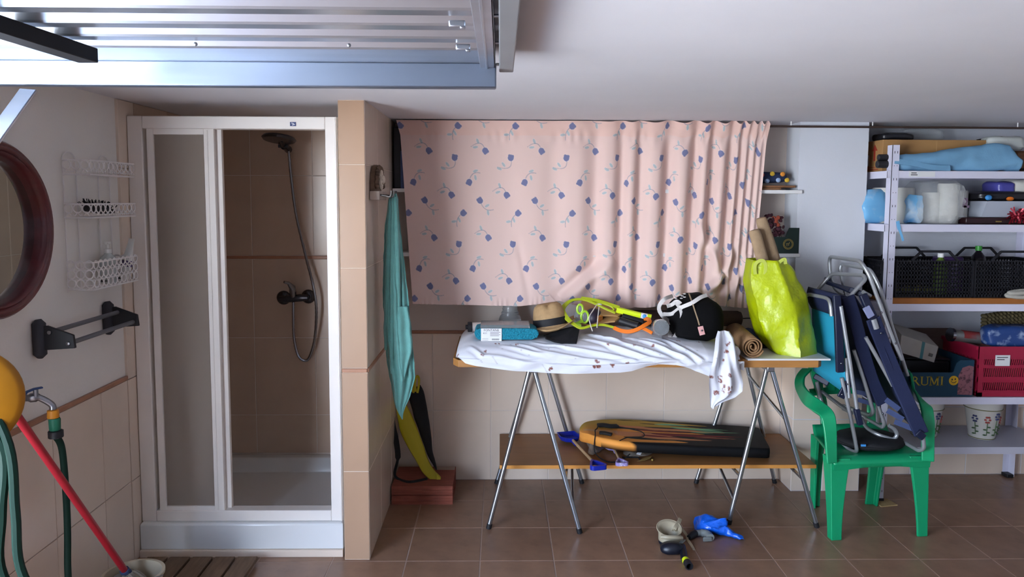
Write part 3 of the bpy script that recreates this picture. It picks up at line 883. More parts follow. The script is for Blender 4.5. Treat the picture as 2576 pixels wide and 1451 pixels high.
def ridge(x0, z0, x1, z1, a, wd):
    d = np.array([x1 - x0, z1 - z0]); L = np.hypot(*d); d /= L
    s = (XX - x0) * d[0] + (ZZ - z0) * d[1]; q = -(XX - x0) * d[1] + (ZZ - z0) * d[0]
    return a * np.exp(-(q / wd) ** 2) * np.clip(np.sin(np.clip(s / L, 0, 1) * PI), 0, 1) ** .6


pA, pB = at(1520, 640, Y=CYP), at(1392, 752, Y=CYP)
yv -= ridge(pA.x, pA.z, pB.x, pB.z, -.03, .03) + ridge(pA.x + .06, pA.z - .03, pB.x + .05, pB.z - .01, .034, .035)
pA, pB = at(1752, 560, Y=CYP), at(1815, 700, Y=CYP); yv -= ridge(pA.x, pA.z, pB.x, pB.z, .034, .025)
pA, pB = at(1822, 690, Y=CYP), at(1765, 735, Y=CYP); yv -= ridge(pA.x, pA.z, pB.x, pB.z, .042, .025) - ridge(pA.x + .03, pA.z - .03, pB.x + .04, pB.z - .02, .02, .025)
pA, pB = at(1855, 600, Y=CYP), at(1795, 735, Y=CYP); yv -= ridge(pA.x, pA.z, pB.x, pB.z, .03, .018)
pA, pB = at(1885, 640, Y=CYP), at(1835, 745, Y=CYP); yv -= ridge(pA.x, pA.z, pB.x, pB.z, .028, .018)
pA, pB = at(1300, 590, Y=CYP), at(1335, 770, Y=CYP); yv -= ridge(pA.x, pA.z, pB.x, pB.z, -.010, .02)
yv -= .002 * np.sin(XX * 140 + 4 * np.sin(XX * 31)) * np.clip((np.arange(NV) / (NV - 1) - .95) / .05, 0, 1)[:, None]
# printed tulips: six sprigs to a repeat
base = np.array(lin('e4c8bf')); petal = np.array(lin('75789c')); leafc = np.array(lin('a5b5b8')); stemc = np.array(lin('6f7f97')); halo = np.array(lin('eadbd8'))
PXW, PZH, S = .3085, .462, .000739
UU = np.tile(ulen, (NV, 1)) + .003
DD = (ztop[None, :] - zv) + 0 * UU
sprigs = [((483, 112), (432, 208), [(410, 172), (451, 160)], (440, 150)), ((250, 287), (148, 258), [(197, 219), (178, 262)], (215, 235)),
          ((438, 338), (340, 404), [(383, 386), (350, 415)], (425, 405)), ((122, 512), (205, 447), [(172, 432), (170, 480)], (150, 455)),
          ((400, 603), (297, 577), [(350, 537), (335, 584)], (365, 552)), ((198, 646), (297, 711), [(250, 682), (256, 733)], (235, 705))]
x_ref, y_ref = 45., 72.
cols = np.tile(base, (NV, NU, 1)).astype(np.float32)
hdr = (DD < .078)[..., None]
cols *= np.where(hdr, np.array([1.02, .95, .91]), 1.)


def blend(mask, c, a=1.):
    global cols
    m = (np.clip(mask, 0, 1) * a)[..., None]; cols = cols * (1 - m) + c * m


def wrapd(a, period): return (a + period / 2) % period - period / 2


def ell(cx, cy, ax, ay, ang, px=PXW, pz=PZH, soft=.0012):
    du, dv = wrapd(UU - cx, px), wrapd(DD - cy, pz)
    c, s = math.cos(ang), math.sin(ang)
    a, b = du * c + dv * s, -du * s + dv * c
    d = np.sqrt((a / ax) ** 2 + (b / ay) ** 2)
    return (1 - d) * min(ax, ay) / soft + .5


for (h, e, lv, mid) in sprigs:
    cv = lambda p: ((p[0] - x_ref) * S, (p[1] - y_ref) * S)
    hx, hy = cv(h); ex, ey = cv(e); mx, my = cv(mid)
    d0 = (mx - hx, my - hy); an = math.atan2(d0[1], d0[0])
    blend(ell(hx, hy, .0195, .0185, an), halo, .8)
    for p in lv:
        lx, ly = cv(p); la = math.atan2(ly - my, lx - mx) + .5
        blend(ell(lx, ly, .0165, .0085, la), halo, .6)
        blend(ell(lx, ly, .0145, .0065, la), leafc, .85)
    for q in range(22):                    # stem as a run of dots along a quadratic arc
        t = q / 21; bxm, bym = 2 * mx - (hx + ex) / 2, 2 * my - (hy + ey) / 2
        sx = hx * (1 - t) ** 2 + 2 * bxm * t * (1 - t) + ex * t * t; sy = hy * (1 - t) ** 2 + 2 * bym * t * (1 - t) + ey * t * t
        blend(ell(sx, sy, .0024, .0018, 0, soft=.0014), stemc, .75)
    blend(ell(hx, hy, .0168, .0165, an), petal)
    fx, fy = -math.cos(an), -math.sin(an)
    for s in (-1, 0, 1):                   # the three petal tips
        ox, oy = hx + fx * .0105 - fy * s * .009, hy + fy * .0105 + fx * s * .009
        blend(ell(ox, oy, .0078, .0072, an), petal)
ct = MB(); me = bpy.data.meshes.new('curtain')
vv = np.stack([xs, yv, zv], -1).reshape(-1, 3).astype(np.float32)
idx = np.arange(NV * NU).reshape(NV, NU)
q4 = np.stack([idx[:-1, :-1], idx[1:, :-1], idx[1:, 1:], idx[:-1, 1:]], -1).reshape(-1, 4)


def np_mesh(name, vv, q4, material, parent=None, off=(0, 0, 0)):
    me = bpy.data.meshes.new(name)
    vv = vv - np.array(off, np.float32)
    me.vertices.add(len(vv)); me.vertices.foreach_set('co', vv.astype(np.float32).ravel())
    me.loops.add(q4.size); me.loops.foreach_set('vertex_index', q4.astype(np.int32).ravel())
    me.polygons.add(len(q4)); me.polygons.foreach_set('loop_start', (np.arange(len(q4)) * 4).astype(np.int32))
    me.polygons.foreach_set('use_smooth', np.ones(len(q4), bool))
    me.update(calc_edges=True); me.validate()
    me.materials.append(material)
    o = bpy.data.objects.new(name, me); COL.objects.link(o); o.parent = parent
    return o


ctn = thing('curtain', 'pink curtain printed with blue tulips hanging on a thin rod', 'curtain', (.45, CYP, 1.05))
cl = np_mesh('cloth', vv, q4, m_curt, ctn, ctn.location)
paint(cl, cols.reshape(-1, 3))
m_rod = mat('brown_rod', '4a3a34', .5, .3)
rod = thing('curtain_rod', 'thin brown curtain rod running along below the ceiling', 'curtain rod', (1, CYP + .02, 2.03))
ra, rb = at(995, 311, Y=CYP + .02), at(2700, 323, Y=CYP + .02)
build('rod', MB().tube([ra, rb], .006, 8), m_rod, rod)
for px, py in ((1012, 304), (1553, 303), (1990, 316), (2195, 316), (2560, 321)):
    p = at(px, py, Y=CYP + .02); build('hanger', MB().tube([(p.x, p.y, ZC), (p.x, p.y, p.z)], .003, 6), m_ink, rod)
# ================================================================== ALCOVE SHELVES BEHIND THE CURTAIN
m_melam = mat('white_melamine', 'd8d8d8', .45)
for nm, zz in (('second', at(2016, 478, Y=3.985).z), ('third', at(2016, 638, Y=3.985).z)):
    s = MB().bx(-.58, 1.632, 3.99, YB - .001, zz - .02, zz).bx(1.3, PLX0 + .0, 3.985, 3.992, zz - .02, zz)
    o = build('wall_shelf', s, m_melam, bevel=.002, label=('white alcove shelf board carrying the spotted bag' if nm == 'second' else 'white alcove shelf board carrying the dark green fruit box'), cat='shelf', group='alcove shelves')
# ================================================================== ALCOVE ITEMS
m_navy = mat('navy_cloth', '1c2a4a', .9, bump=.3, bscale=120)
m_doty = mat('yellow_dot', 'c8a534', .8); m_dotr = mat('red_dot', 'a03a3a', .8); m_dotb = mat('pale_blue_dot', '8fa6c8', .8); m_doto = mat('orange_dot', 'cf8530', .8)
m_wood = mat('orange_plywood', 'a9763f', .55, var=.12, vscale=6, stretch=(.6, 6, 6))
m_plank = mat('brown_plank', '7a5336', .6, var=.2, vscale=8, stretch=(1, 6, 6))
zs2, zs3 = at(2016, 478, Y=3.985).z, at(2016, 638, Y=3.985).z
sb = thing('spotted_bag', 'navy cloth pouch with coloured spots on the upper alcove shelf', 'pouch', (1.49, 4.07, zs2 + .03))
a0, a1 = at(1890, 462, Y=4.03), at(1987, 462, Y=4.03)
zc = (at(1940, 430, Y=4.03).z + a0.z) / 2; hz_ = (at(1940, 430, Y=4.03).z - a0.z) / 2
rg = []
for t in np.linspace(0, 1, 14):
    s = (1 - abs(2 * t - 1) ** 4) ** .5 + .05; s = min(s, 1)
    x = a0.x + (a1.x - a0.x) * t
    rg.append([V(x, 4.07 + .05 * s * math.copysign(abs(math.cos(q)) ** .6, math.cos(q)), zc + hz_ * s * math.copysign(abs(math.sin(q)) ** .7, math.sin(q)) * (1 - .25 * t)) for q in np.linspace(0, 2 * PI, 19)[:-1]])
build('pouch', MB().loft(rg), m_navy, sb)
for px, py, m_ in ((1917, 440, m_dotr), (1943, 437, m_doty), (1969, 438, m_doto), (1930, 455, m_dotb), (1958, 453, m_dotb), (1980, 453, m_doty)):
    p = at(px, py, Y=4.02); build('spot', MB().ball(p, (.014, .006, .013), 12, 5), m_, sb)
for k, (xa, xb, zz) in enumerate(((1905, 2002, .013), (1905, 1965, .0))):
    p, q = at(xa, 470, Y=4.0), at(xb, 470, Y=4.0)
    ob = build('wooden_board', MB().bx(p.x - .1, q.x, 4.0 - .004 * k, 4.15, zs2 + zz, zs2 + zz + .012), m_plank, bevel=.002, label=('long thin brown board under the spotted pouch' if k == 0 else 'short lowest brown board lying directly on the alcove shelf'), cat='board', group='boards on the alcove shelf')
gbx = thing('green_fruit_box', 'dark green cardboard fruit box with gold emblem on the alcove shelf', 'box', (1.56, 4.07, zs3))
m_gcard = mat('dark_green_card', '10241f', .6); m_gold = mat('gold_print', '9a8446', .5, .3)
c0, c1 = at(1925, 636, Y=4.0), at(2009, 636, Y=4.0); ht = at(2009, 573, Y=4.0).z; hl = at(1960, 596, Y=4.0).z
poly = [(c0.x, zs3), (c1.x, zs3), (c1.x, ht), (c1.x - .055, ht), (c1.x - .075, hl), (c0.x, hl)]
g_ = build('front_panel', MB().prism(poly, .006, M_FRONT, (0, 4.006, 0)), m_gcard, gbx, smooth=0)
build('box_side', MB().bx(c1.x - .006, c1.x, 4.006, 4.16, zs3, ht), m_gcard, gbx)
build('box_base', MB().bx(c0.x, c1.x - .006, 4.007, 4.16, zs3, zs3 + .006), m_gcard, gbx)
e = at(1983, 614, Y=3.999)
em = MB()
for r_ in (.028, .021): em.tube(ringpath(e, r_, (1, 0, 0), 20), .0012, 5, closed=True)
for k in range(24):
    t = 2 * PI * k / 24; em.box(e + V(.0245 * math.cos(t), 0, .0245 * math.sin(t)), (.003, .0012, .003), (0, t, 0))
build('round_emblem', em, m_gold, g_)
em = MB().box(e + V(-.003, 0, .003), (.018, .0012, .003)).box(e + V(-.007, 0, -.004), (.003, .0012, .014)).box(e + V(.002, 0, -.003), (.003, .0012, .012)).box(e + V(.006, 0, .007), (.003, .0012, .01))
build('emblem_mark', em, m_gold, g_)
m_fl = mat('dark_red_petals', '3c1622', .9, var=.3, vscale=40); m_flo = mat('rust_petals', '8c3f2c', .9)
dfl = thing('dried_flowers', 'dark red dried flowers in the dark green fruit box', 'flowers', (1.5, 4.08, zs3 + .01))
fm = MB()
for k in range(46):
    p = at(random.uniform(1925, 1972), random.uniform(540, 596), Y=random.uniform(4.03, 4.11))
    d = V(random.uniform(-1, 1), random.uniform(-1, 1), random.uniform(-1, 1)).normalized()
    fm.ball(p, (.016, .012, .007), 6, 4, d.to_track_quat('Z', 'Y').to_matrix())
build('petals', fm, m_fl, dfl, kind='stuff')
fm = MB()
for k in range(6):
    p = at(random.uniform(1945, 1962), random.uniform(542, 566), Y=4.03); fm.ball(p, (.012, .008, .012), 6, 4)
build('bright_petals', fm, m_flo, dfl, kind='stuff')
fm = MB()
for k in range(9):
    p = at(1930 + k * 5, 585 + (k % 3) * 6, Y=4.06); fm.tube([p, V(p.x + .01, p.y, zs3 + .01)], .002, 4)
build('stems', fm, mat('dry_stem', '4a4030', .9), dfl, kind='stuff')
# things glimpsed past the curtain's left edge
m_bluebox = mat('dull_blue_plastic', '3c4b78', .5)
cbx = thing('dark_storage_crate', 'black storage crate at the left end behind the curtain', 'crate', (-.46, 4.09, zs2))
build('crate_shell', MB().bx(-.575, -.30, 4.005, 4.15, zs2, zs2 + .33), m_black, cbx, bevel=.006)
build('crate_handle', MB().tube([(-.52, 4.0, zs2 + .24), (-.52, 3.995, zs2 + .25), (-.46, 3.995, zs2 + .25), (-.46, 4.0, zs2 + .24)], .006, 6), m_ink, cbx)
fld = thing('blue_folder', 'dull blue folder standing in front of the dark storage crate', 'folder', (-.5, 4.0, zs2))
build('folder_cover', MB().bx(-.535, -.38, 3.9905, 4.003, zs2, zs2 + .2), m_bluebox, fld, bevel=.002)
build('folder_label', MB().bx(-.51, -.48, 3.9895, 3.991, zs2 + .05, zs2 + .07), m_ink, fld)

# ================================================================== TRESTLE TABLE
m_leg = mat('zinc_tube', 'aeb4ba', .28, .95)
m_cap = mat('black_cap', '131316', .6)
TZ0, TZ1 = .82, .855


def trestle(label, fL, fR, bL, bR, apex_f, apex_b, braces):
    c = (fL + fR + bL + bR) / 4
    t = thing('trestle', label, 'trestle', V(c.x, c.y, 0), 'folding trestles under the board')
    for foot, ap in ((fL, apex_f + V(-.008, 0, 0)), (fR, apex_f + V(.008, 0, 0)), (bL, apex_b + V(-.008, 0, 0)), (bR, apex_b + V(.008, 0, 0))):
        lg = build('leg', MB().tube([foot + V(0, 0, .006), foot.lerp(ap, .5), ap], .0115, 12), m_leg, t)
        build('end_cap', MB().tube([foot, foot + (ap - foot) * .03], .0135, 12), m_cap, lg)
    build('top_bar', MB().bx(apex_f.x - .018, apex_f.x + .018, apex_f.y - .03, apex_b.y + .01, TZ0 - .034, TZ0 - .001), m_leg, t, bevel=.004)
    for a_, b_ in braces: build('brace', MB().tube([a_, b_], .008, 8), m_leg, t)
    return t


fL, fR, bR = at(1229, 1329, Z=0), at(1459, 1341, Z=0), at(1463, 1211, Z=0)
bR.y = 4.12; bL = V(at(1249, 1212, Y=4.12).x, 4.12, 0)
af = V(at(1338, 936, Y=3.55).x, 3.56, TZ0 - .01); ab = V(at(1356, 869, Y=4.10).x, 4.10, TZ0 - .01)
sz = .246
lp = lambda a, b, z: a + (b - a) * ((z - a.z) / (b.z - a.z))
trestle('left zinc folding trestle with splayed legs under the board', fL, fR, bL, bR, af, ab,
        [(lp(fL, af, sz), lp(bL, ab, sz)), (lp(fR, af, sz), lp(bR, ab, sz)), (lp(fR, af, .12), lp(bR, ab, .2))])
fL, fR = at(1833, 1318, Z=0), at(2055, 1326, Z=0); bL, bR = at(1742, 1202, Z=0), at(1941, 1206, Z=0); bL.y = bR.y = 4.12
af = V(at(1936, 931, Y=3.57).x, 3.58, TZ0 - .01); ab = V((bL.x + bR.x) / 2 + .0, 4.10, TZ0 - .01)
trestle('right zinc folding trestle standing beside the green chair', fL, fR, bL, bR, af, ab,
        [(lp(fL, af, sz), lp(bL, ab, sz)), (lp(fR, af, sz), lp(bR, ab, sz)), (lp(bR, ab, .64), lp(fR, af, .55)), (lp(fL, af, .12), lp(bL, ab, .24))])
tb_ = MB().prism([(-.228, 3.56), (-.20, 3.505), (1.545, 3.50), (1.572, 3.53), (1.572, 4.13), (-.228, 4.13)], TZ1 - TZ0, None, (0, 0, TZ0))
build('table_board', tb_, m_wood, bevel=.002, smooth=0, label='long plywood board forming the table top over both trestles', cat='table top')
p = at(2090, 893, Y=3.50)
build('melamine_sheet', MB().bx(1.20, p.x, 3.498, 4.05, TZ1, TZ1 + .009), m_melam, bevel=.001, label='thin white melamine panel under the lime shopping bag', cat='panel')
lowz = .258
lbd = build('low_board', MB().bx(.0, 1.625, 3.661, 4.165, lowz, lowz + .019), mat('amber_shelf_board', '8f6238', .5, var=.1, vscale=6, stretch=(.6, 5, 5)), bevel=.0015, smooth=0, label='low amber board resting across the trestle braces', cat='board')

build('edge_band', MB().bx(.0, 1.625, 3.659, 3.661, lowz + .0005, lowz + .0185), mat('orange_edge_band', 'c98a42', .5), lbd, smooth=0, label='brighter orange edge band')

# ------------------------------------------------------------------ pad wrapped in a printed sheet
m_sheet = mat('printed_sheet', 'e6e6ea', .9, vcol=True, bump=.2, bscale=260, sheen=.1)
NUs, NVs = 520, 170
PX0, PX1 = -.215, 1.17
hx_ = np.array([(1150, 900), (1170, 915), (1200, 921), (1240, 926), (1300, 933), (1400, 938), (1480, 939), (1560, 938), (1590, 934), (1625, 922), (1656, 915), (1700, 916), (1745, 930), (1790, 948), (1850, 930), (1880, 920)], float)
hX = np.array([at(x, y, Y=3.462).x for x, y in hx_]); hZ = np.array([at(x, y, Y=3.462).z for x, y in hx_])
secs = np.array([(0, 4.09, .858), (.06, 4.09, .90), (.12, 4.05, .928), (.45, 3.75, .936), (.60, 3.60, .930), (.68, 3.525, .914), (.75, 3.482, .885), (.80, 3.467, .862), (1.0, 3.462, .80)])
px_ = PX0 + (PX1 - PX0) * np.linspace(0, 1, NUs) ** 1.0
V2 = np.linspace(0, 1, NVs)
Yb = np.interp(V2, secs[:, 0], secs[:, 1]); Zb = np.interp(V2, secs[:, 0], secs[:, 2])
ker = np.hanning(13); ker /= ker.sum(); sm = lambda a: np.convolve(np.pad(a, 6, mode='edge'), ker, 'valid')
Yb, Zb = sm(Yb), sm(Zb)
G = np.zeros((NVs, NUs, 3))
Xg = np.tile(px_, (NVs, 1)); Vg = np.tile(V2[:, None], (1, NUs))
dl = np.clip((px_ - PX0) / .10, 0, 1); el = np.sqrt(1 - (1 - dl) ** 2)          # rounded left end
hem = np.interp(px_, hX, hZ)
Yg = Yb[:, None] + 0 * Xg; Zg = Zb[:, None] + 0 * Xg
tfall = np.clip((Vg - .78) / .22, 0, 1)
Zg = np.where(Vg > .78, np.interp(.78, V2, Zb) + (hem[None, :] - np.interp(.78, V2, Zb)) * tfall, Zg)
Zg = np.where(Zg > .858, .858 + (Zg - .858) * (.15 + .85 * el[None, :]), Zg)
Yg = 3.78 + (Yg - 3.78) * (.72 + .28 * el[None, :])
hgt = np.interp(px_, [-.2, .1, .5, .8, 1.0, 1.17], [.0, .0, .004, .006, -.004, -.045])
Zg += np.where(Zg > .86, hgt[None, :], 0)
# long diagonal creases
top = np.clip((Vg - .5) / .15, 0, 1)
wv = (.006 * np.sin(26 * (Xg * .55 + Vg * .75) + 2.5 * np.sin(5 * Xg)) + .0035 * np.sin(60 * (Xg * .35 + Vg * .5) + 3 * np.sin(9 * Xg + 4))) * np.interp(Xg, [-.1, .2, .9, 1.1], [.2, .8, 1.2, 1.4]) * top
Yg -= wv * .9; Zg += wv * .35 * (Vg < .8)
Yg -= .004 * np.sin(8 * Xg + 1) * tfall
vv = np.stack([Xg, Yg, Zg], -1).reshape(-1, 3)


def near(px, py):
    """closest sheet vertex to the line of sight"""
    o = np.array([0, 0, CAM_H]); d = np.array(at(px, py, Y=1.)) - o; d /= np.linalg.norm(d)
    r_ = vv - o; t = r_ @ d; dist = np.linalg.norm(r_ - t[:, None] * d, axis=1); dist = np.where(dist < dist.min() + .004, t * .001, 9)
    return vv[int(np.argmin(dist))]


disp = np.zeros(len(vv))
for line, hgt_c, wd_c in (([(1262, 868), (1330, 882), (1400, 896), (1480, 908)], .010, .010), ([(1230, 890), (1320, 912), (1420, 925), (1520, 930)], .009, .011), ([(1300, 862), (1380, 884), (1470, 902), (1560, 912)], .009, .009),
                         ([(1470, 850), (1540, 868), (1620, 895), (1690, 912)], .014, .010), ([(1500, 845), (1580, 866), (1660, 890), (1740, 925)], .013, .011), ([(1560, 845), (1640, 862), (1720, 895), (1785, 938)], .013, .010),
                         ([(1640, 846), (1700, 866), (1760, 900), (1795, 935)], .011, .010), ([(1340, 860), (1430, 872), (1530, 890), (1600, 905)], .010, .008), ([(1180, 870), (1215, 892), (1280, 908)], .007, .010), ([(1400, 915), (1480, 920), (1600, 918), (1650, 910)], .008, .007),
                         ([(1480, 838), (1520, 850), (1570, 858)], .014, .010), ([(1600, 848), (1640, 855), (1680, 868)], .012, .010)):
    pl_ = [near(*p) for p in line]; best = np.full(len(vv), 9.); prm = np.zeros(len(vv)); nS = len(pl_) - 1
    for i in range(nS):
        a_, b_ = pl_[i], pl_[i + 1]; ab_ = b_ - a_; t = np.clip(((vv - a_) @ ab_) / (ab_ @ ab_ + 1e-9), 0, 1)
        dd_ = np.linalg.norm(vv - a_ - t[:, None] * ab_, axis=1); m = dd_ < best; best = np.where(m, dd_, best); prm = np.where(m, (i + t) / nS, prm)
    disp += hgt_c * np.sin(np.clip(prm, .02, .98) * PI) ** .5 * (np.exp(-(best / wd_c) ** 2) - .45 * np.exp(-((best - 2.2 * wd_c) / wd_c) ** 2))
vv = vv + disp[:, None] * np.array([0, -.6, .8])
idx = np.arange(NVs * NUs).reshape(NVs, NUs); q4 = np.stack([idx[:-1, :-1], idx[1:, :-1], idx[1:, 1:], idx[:-1, 1:]], -1).reshape(-1, 4)
pad = thing('sheet_wrapped_pad', 'long pad wrapped in a white sheet with brown rose print on the table', 'pad', (.5, 3.78, TZ1))
po_ = np_mesh('sheet', vv, q4, m_sheet, pad, pad.location)
swh = np.array(lin('d6d8e0')); brn = np.array(lin('7b4438')); gry = np.array(lin('a6a2a8'))


def sheet_print(vv, spots, sprays):
    c = np.tile(swh, (len(vv), 1)); rs = np.random.RandomState(5)
    for (p, R, dn) in spots:
        for k in range(int(dn)):
            a, r_ = rs.rand() * 2 * PI, R * rs.rand() ** .6
            q = np.array(p) + np.array([r_ * math.cos(a), 0, r_ * math.sin(a) * .8])
            d = np.sqrt((vv[:, 0] - q[0]) ** 2 + ((vv[:, 1] - q[1]) * .6) ** 2 + (vv[:, 2] - q[2]) ** 2)
            m = np.clip((.0052 - d) / .002, 0, 1)[:, None] * .8; c = c * (1 - m) + brn * m
    for p in sprays:
        for k in range(6):
            q = np.array(p) + np.array([.004 * k, 0, -.0065 * k])
            d = np.sqrt(((vv[:, 0] - q[0]) / 2.2) ** 2 + ((vv[:, 1] - q[1]) * .6) ** 2 + (vv[:, 2] - q[2]) ** 2)
            m = np.clip((.0026 - d) / .0012, 0, 1)[:, None] * .8; c = c * (1 - m) + gry * m
    return c


spots = [(near(*p), R, n) for p, R, n in (((1220, 883), .008, 5), ((1213, 890), .012, 4), ((1386, 929), .012, 10), ((1504, 921), .018, 34), ((1503, 911), .01, 9), ((1541, 921), .012, 9), ((1579, 911), .007, 6), ((1250, 862), .014, 8), ((1300, 864), .012, 6), ((1532, 862), .012, 9), ((1600, 865), .012, 8), ((1640, 868), .01, 7), ((1705, 855), .012, 9), ((1755, 858), .014, 9), ((1150, 892), .012, 7))]
sprays = [near(*p) for p in ((1262, 875), (1308, 880), (1380, 875), (1425, 868), (1285, 865), (1620, 875), (1645, 880), (1660, 890), (1725, 878), (1755, 880), (1690, 870), (1210, 905), (1240, 900), (1330, 890), (1365, 920), (1450, 905), (1560, 890))]
paint(po_, sheet_print(vv, spots, sprays))
# hanging corner of the sheet
tab = np.array([(832, 1806, 1834, .02), (850, 1800, 1846, .035), (880, 1796, 1853, .04), (910, 1791, 1860, .04), (940, 1784, 1867, .035), (965, 1783, 1871, .034), (985, 1785, 1868, .03), (1000, 1786, 1848, .022), (1011, 1787, 1818, .014), (1024, 1788, 1797, .006)], float)
ys_ = np.linspace(832, 1022, 90); Lq, Rq, Dq = (np.interp(ys_, tab[:, 0], tab[:, k]) for k in (1, 2, 3))
nq = 90; hv = np.zeros((90, nq, 3))
for i, yy in enumerate(ys_):
    yc = np.interp(yy, [832, 880, 920, 1022], [3.55, 3.47, 3.44, 3.44])
    for j in range(nq):
        s = j / (nq - 1); q = at(Lq[i] + (Rq[i] - Lq[i]) * s, yy, Y=yc)
        f_ = math.sin(9 * s + .02 * (yy - 900) + 1.2) * .6 + math.sin(17 * s - .015 * yy) * .3
        hv[i, j] = (q.x, yc - Dq[i] * f_ * .8, q.z - (.012 * math.sin(PI * s) if i == 89 else 0))
idx = np.arange(90 * nq).reshape(90, nq); q4 = np.stack([idx[:-1, :-1], idx[1:, :-1], idx[1:, 1:], idx[:-1, 1:]], -1).reshape(-1, 4)
vv = hv.reshape(-1, 3); hc = np_mesh('hanging_corner', vv, q4, m_sheet, pad, pad.location)
spots = [(near(*p), R, n) for p, R, n in (((1830, 865), .014, 20), ((1824, 882), .012, 14), ((1818, 905), .008, 6), ((1788, 950), .014, 16), ((1840, 945), .010, 9), ((1820, 975), .028, 40), ((1838, 985), .026, 34), ((1800, 990), .016, 16), ((1812, 955), .02, 20))]
paint(hc, sheet_print(vv, spots, [near(1835, 945), near(1805, 900)]))
m_lin = mat('white_linen', 'dcdce0', .95, bump=.3, bscale=90)
p = at(1848, 884, Y=3.56)
build('rolled_sock', MB().ball(p, (.024, .05, .028), 14, 9).wob(.006, 30), m_lin, label='small white sock lump beside the rolled straw mat', cat='sock', smooth=180)

# ------------------------------------------------------------------ things on the pad
PT = .936                                    # top of the pad
m_teal = mat('turquoise_terry', '0f7f97', .8, bump=1., bscale=130, var=.3, vscale=130, bdist=.012)
m_clear = mat('clear_plastic', 'cdd4d6', .12, trans=.75, ior=1.4, alpha=.9)
m_paper = mat('paper_label', 'd9dadb', .7)
m_print = mat('black_print', '2a2a2e', .7)
tlz = PT - .004
tp0 = at(1193, 862, Y=3.60); tp1 = at(1356, 862, Y=3.60); hT = at(1260, 826, Y=3.60).z
tpk = thing('terry_packet', 'turquoise textured towel packet with a white paper label on the pad', 'packet', ((tp0.x + tp1.x) / 2, 3.67, PT))
w_ = tp1.x - tp0.x; hh = hT - PT
sec = [(tp0.x + .02, PT), (tp0.x + .006, PT + hh * .25), (tp0.x, PT + hh * .6), (tp0.x + .008, PT + hh * .9), (tp0.x + .03, PT + hh), (tp1.x - .04, PT + hh), (tp1.x - .012, PT + hh * .9), (tp1.x, PT + hh * .55), (tp1.x - .008, PT + hh * .2), (tp1.x - .035, PT)]
build('terry_roll', MB().prism(sec, -.15, M_FRONT, (0, 3.60, 0)), m_teal, tpk, smooth=30, bevel=.0035)
build('clear_lid', MB().bx(tp0.x + .03, tp1.x - .045, 3.605, 3.745, PT + hh, PT + hh + .016), m_clear, tpk, bevel=.003)
lb0, lb1 = at(1210, 826, Y=3.596), at(1262, 858, Y=3.596)
lab = build('label', MB().bx(lb0.x, lb1.x, 3.5955, 3.597, lb1.z, lb0.z), m_paper, tpk, label='white handwritten paper label')
letters('label_writing', 'FONTANE', .0155, m_print, lab, M_FRONT, ((lb0.x + lb1.x) / 2, 3.5952, lb0.z - .009), width=1.05)
letters('label_writing', '41/1', .013, m_print, lab, M_FRONT, (lb0.x + .020, 3.5952, lb0.z - .024), width=.9)
lm = MB()
for k in range(4): lm.bx(lb0.x + .045, lb1.x - .006 - .008 * (k % 2), 3.5948, 3.5955, lb0.z - .018 - k * .006, lb0.z - .0195 - k * .006)
for k in range(14): lm.bx(lb0.x + .054 + k * .0026, lb0.x + .0552 + k * .0026, 3.5948, 3.5955, lb1.z + .005, lb1.z + .013)
lm.bx(lb0.x + .006, lb0.x + .036, 3.5948, 3.5955, lb1.z + .012, lb1.z + .013).bx(lb0.x + .006, lb0.x + .036, 3.5948, 3.5955, lb1.z + .004, lb1.z + .005)
build('label_small_print', lm, m_print, lab)
m_grtube = mat('pale_tube', 'b5aca6', .5)
a, b = at(1186, 824, Y=3.82), at(1325, 815, Y=3.84)
tbx = thing('pale_tube', 'pale tube with a black end lying behind the turquoise packet', 'tube', (a.x, a.y, PT))
zt_ = PT + .026
build('tube_body', MB().tube([(a.x, 3.82, zt_), (b.x, 3.86, zt_)], .024, 16), m_grtube, tbx)
build('end_cap', MB().tube([(a.x - .018, 3.817, zt_), (a.x + .002, 3.82, zt_)], .027, 16).tube([(a.x - .03, 3.815, zt_), (a.x - .018, 3.817, zt_)], .012, 10), m_black, tbx)
bo = V(at(1283, 800, Y=4.045).x, 4.045, PT)
bot = thing('clear_bottle', 'clear ridged plastic bottle half hidden by the curtain hem', 'bottle', bo)
bprof = [(0, 0), (.062, .002), (.065, .012), (.062, .03), (.056, .048), (.047, .06), (.05, .066), (.046, .073), (.041, .082), (.044, .089), (.040, .097), (.043, .106), (.040, .15), (.03, .19), (.014, .22), (.014, .24), (0, .24)]
build('bottle_body', MB().lathe(bprof, bo, 28), m_clear, bot, smooth=180)
build('cap', MB().lathe([(0, .24), (.017, .24), (.017, .262), (0, .264)], bo, 14), m_tblue, bot)
# small dark cable
ca = [at(1170, 835, Y=3.78), at(1178, 815, Y=3.9), at(1200, 808, Y=3.98), at(1240, 810, Y=4.0), at(1262, 812, Y=4.0)]
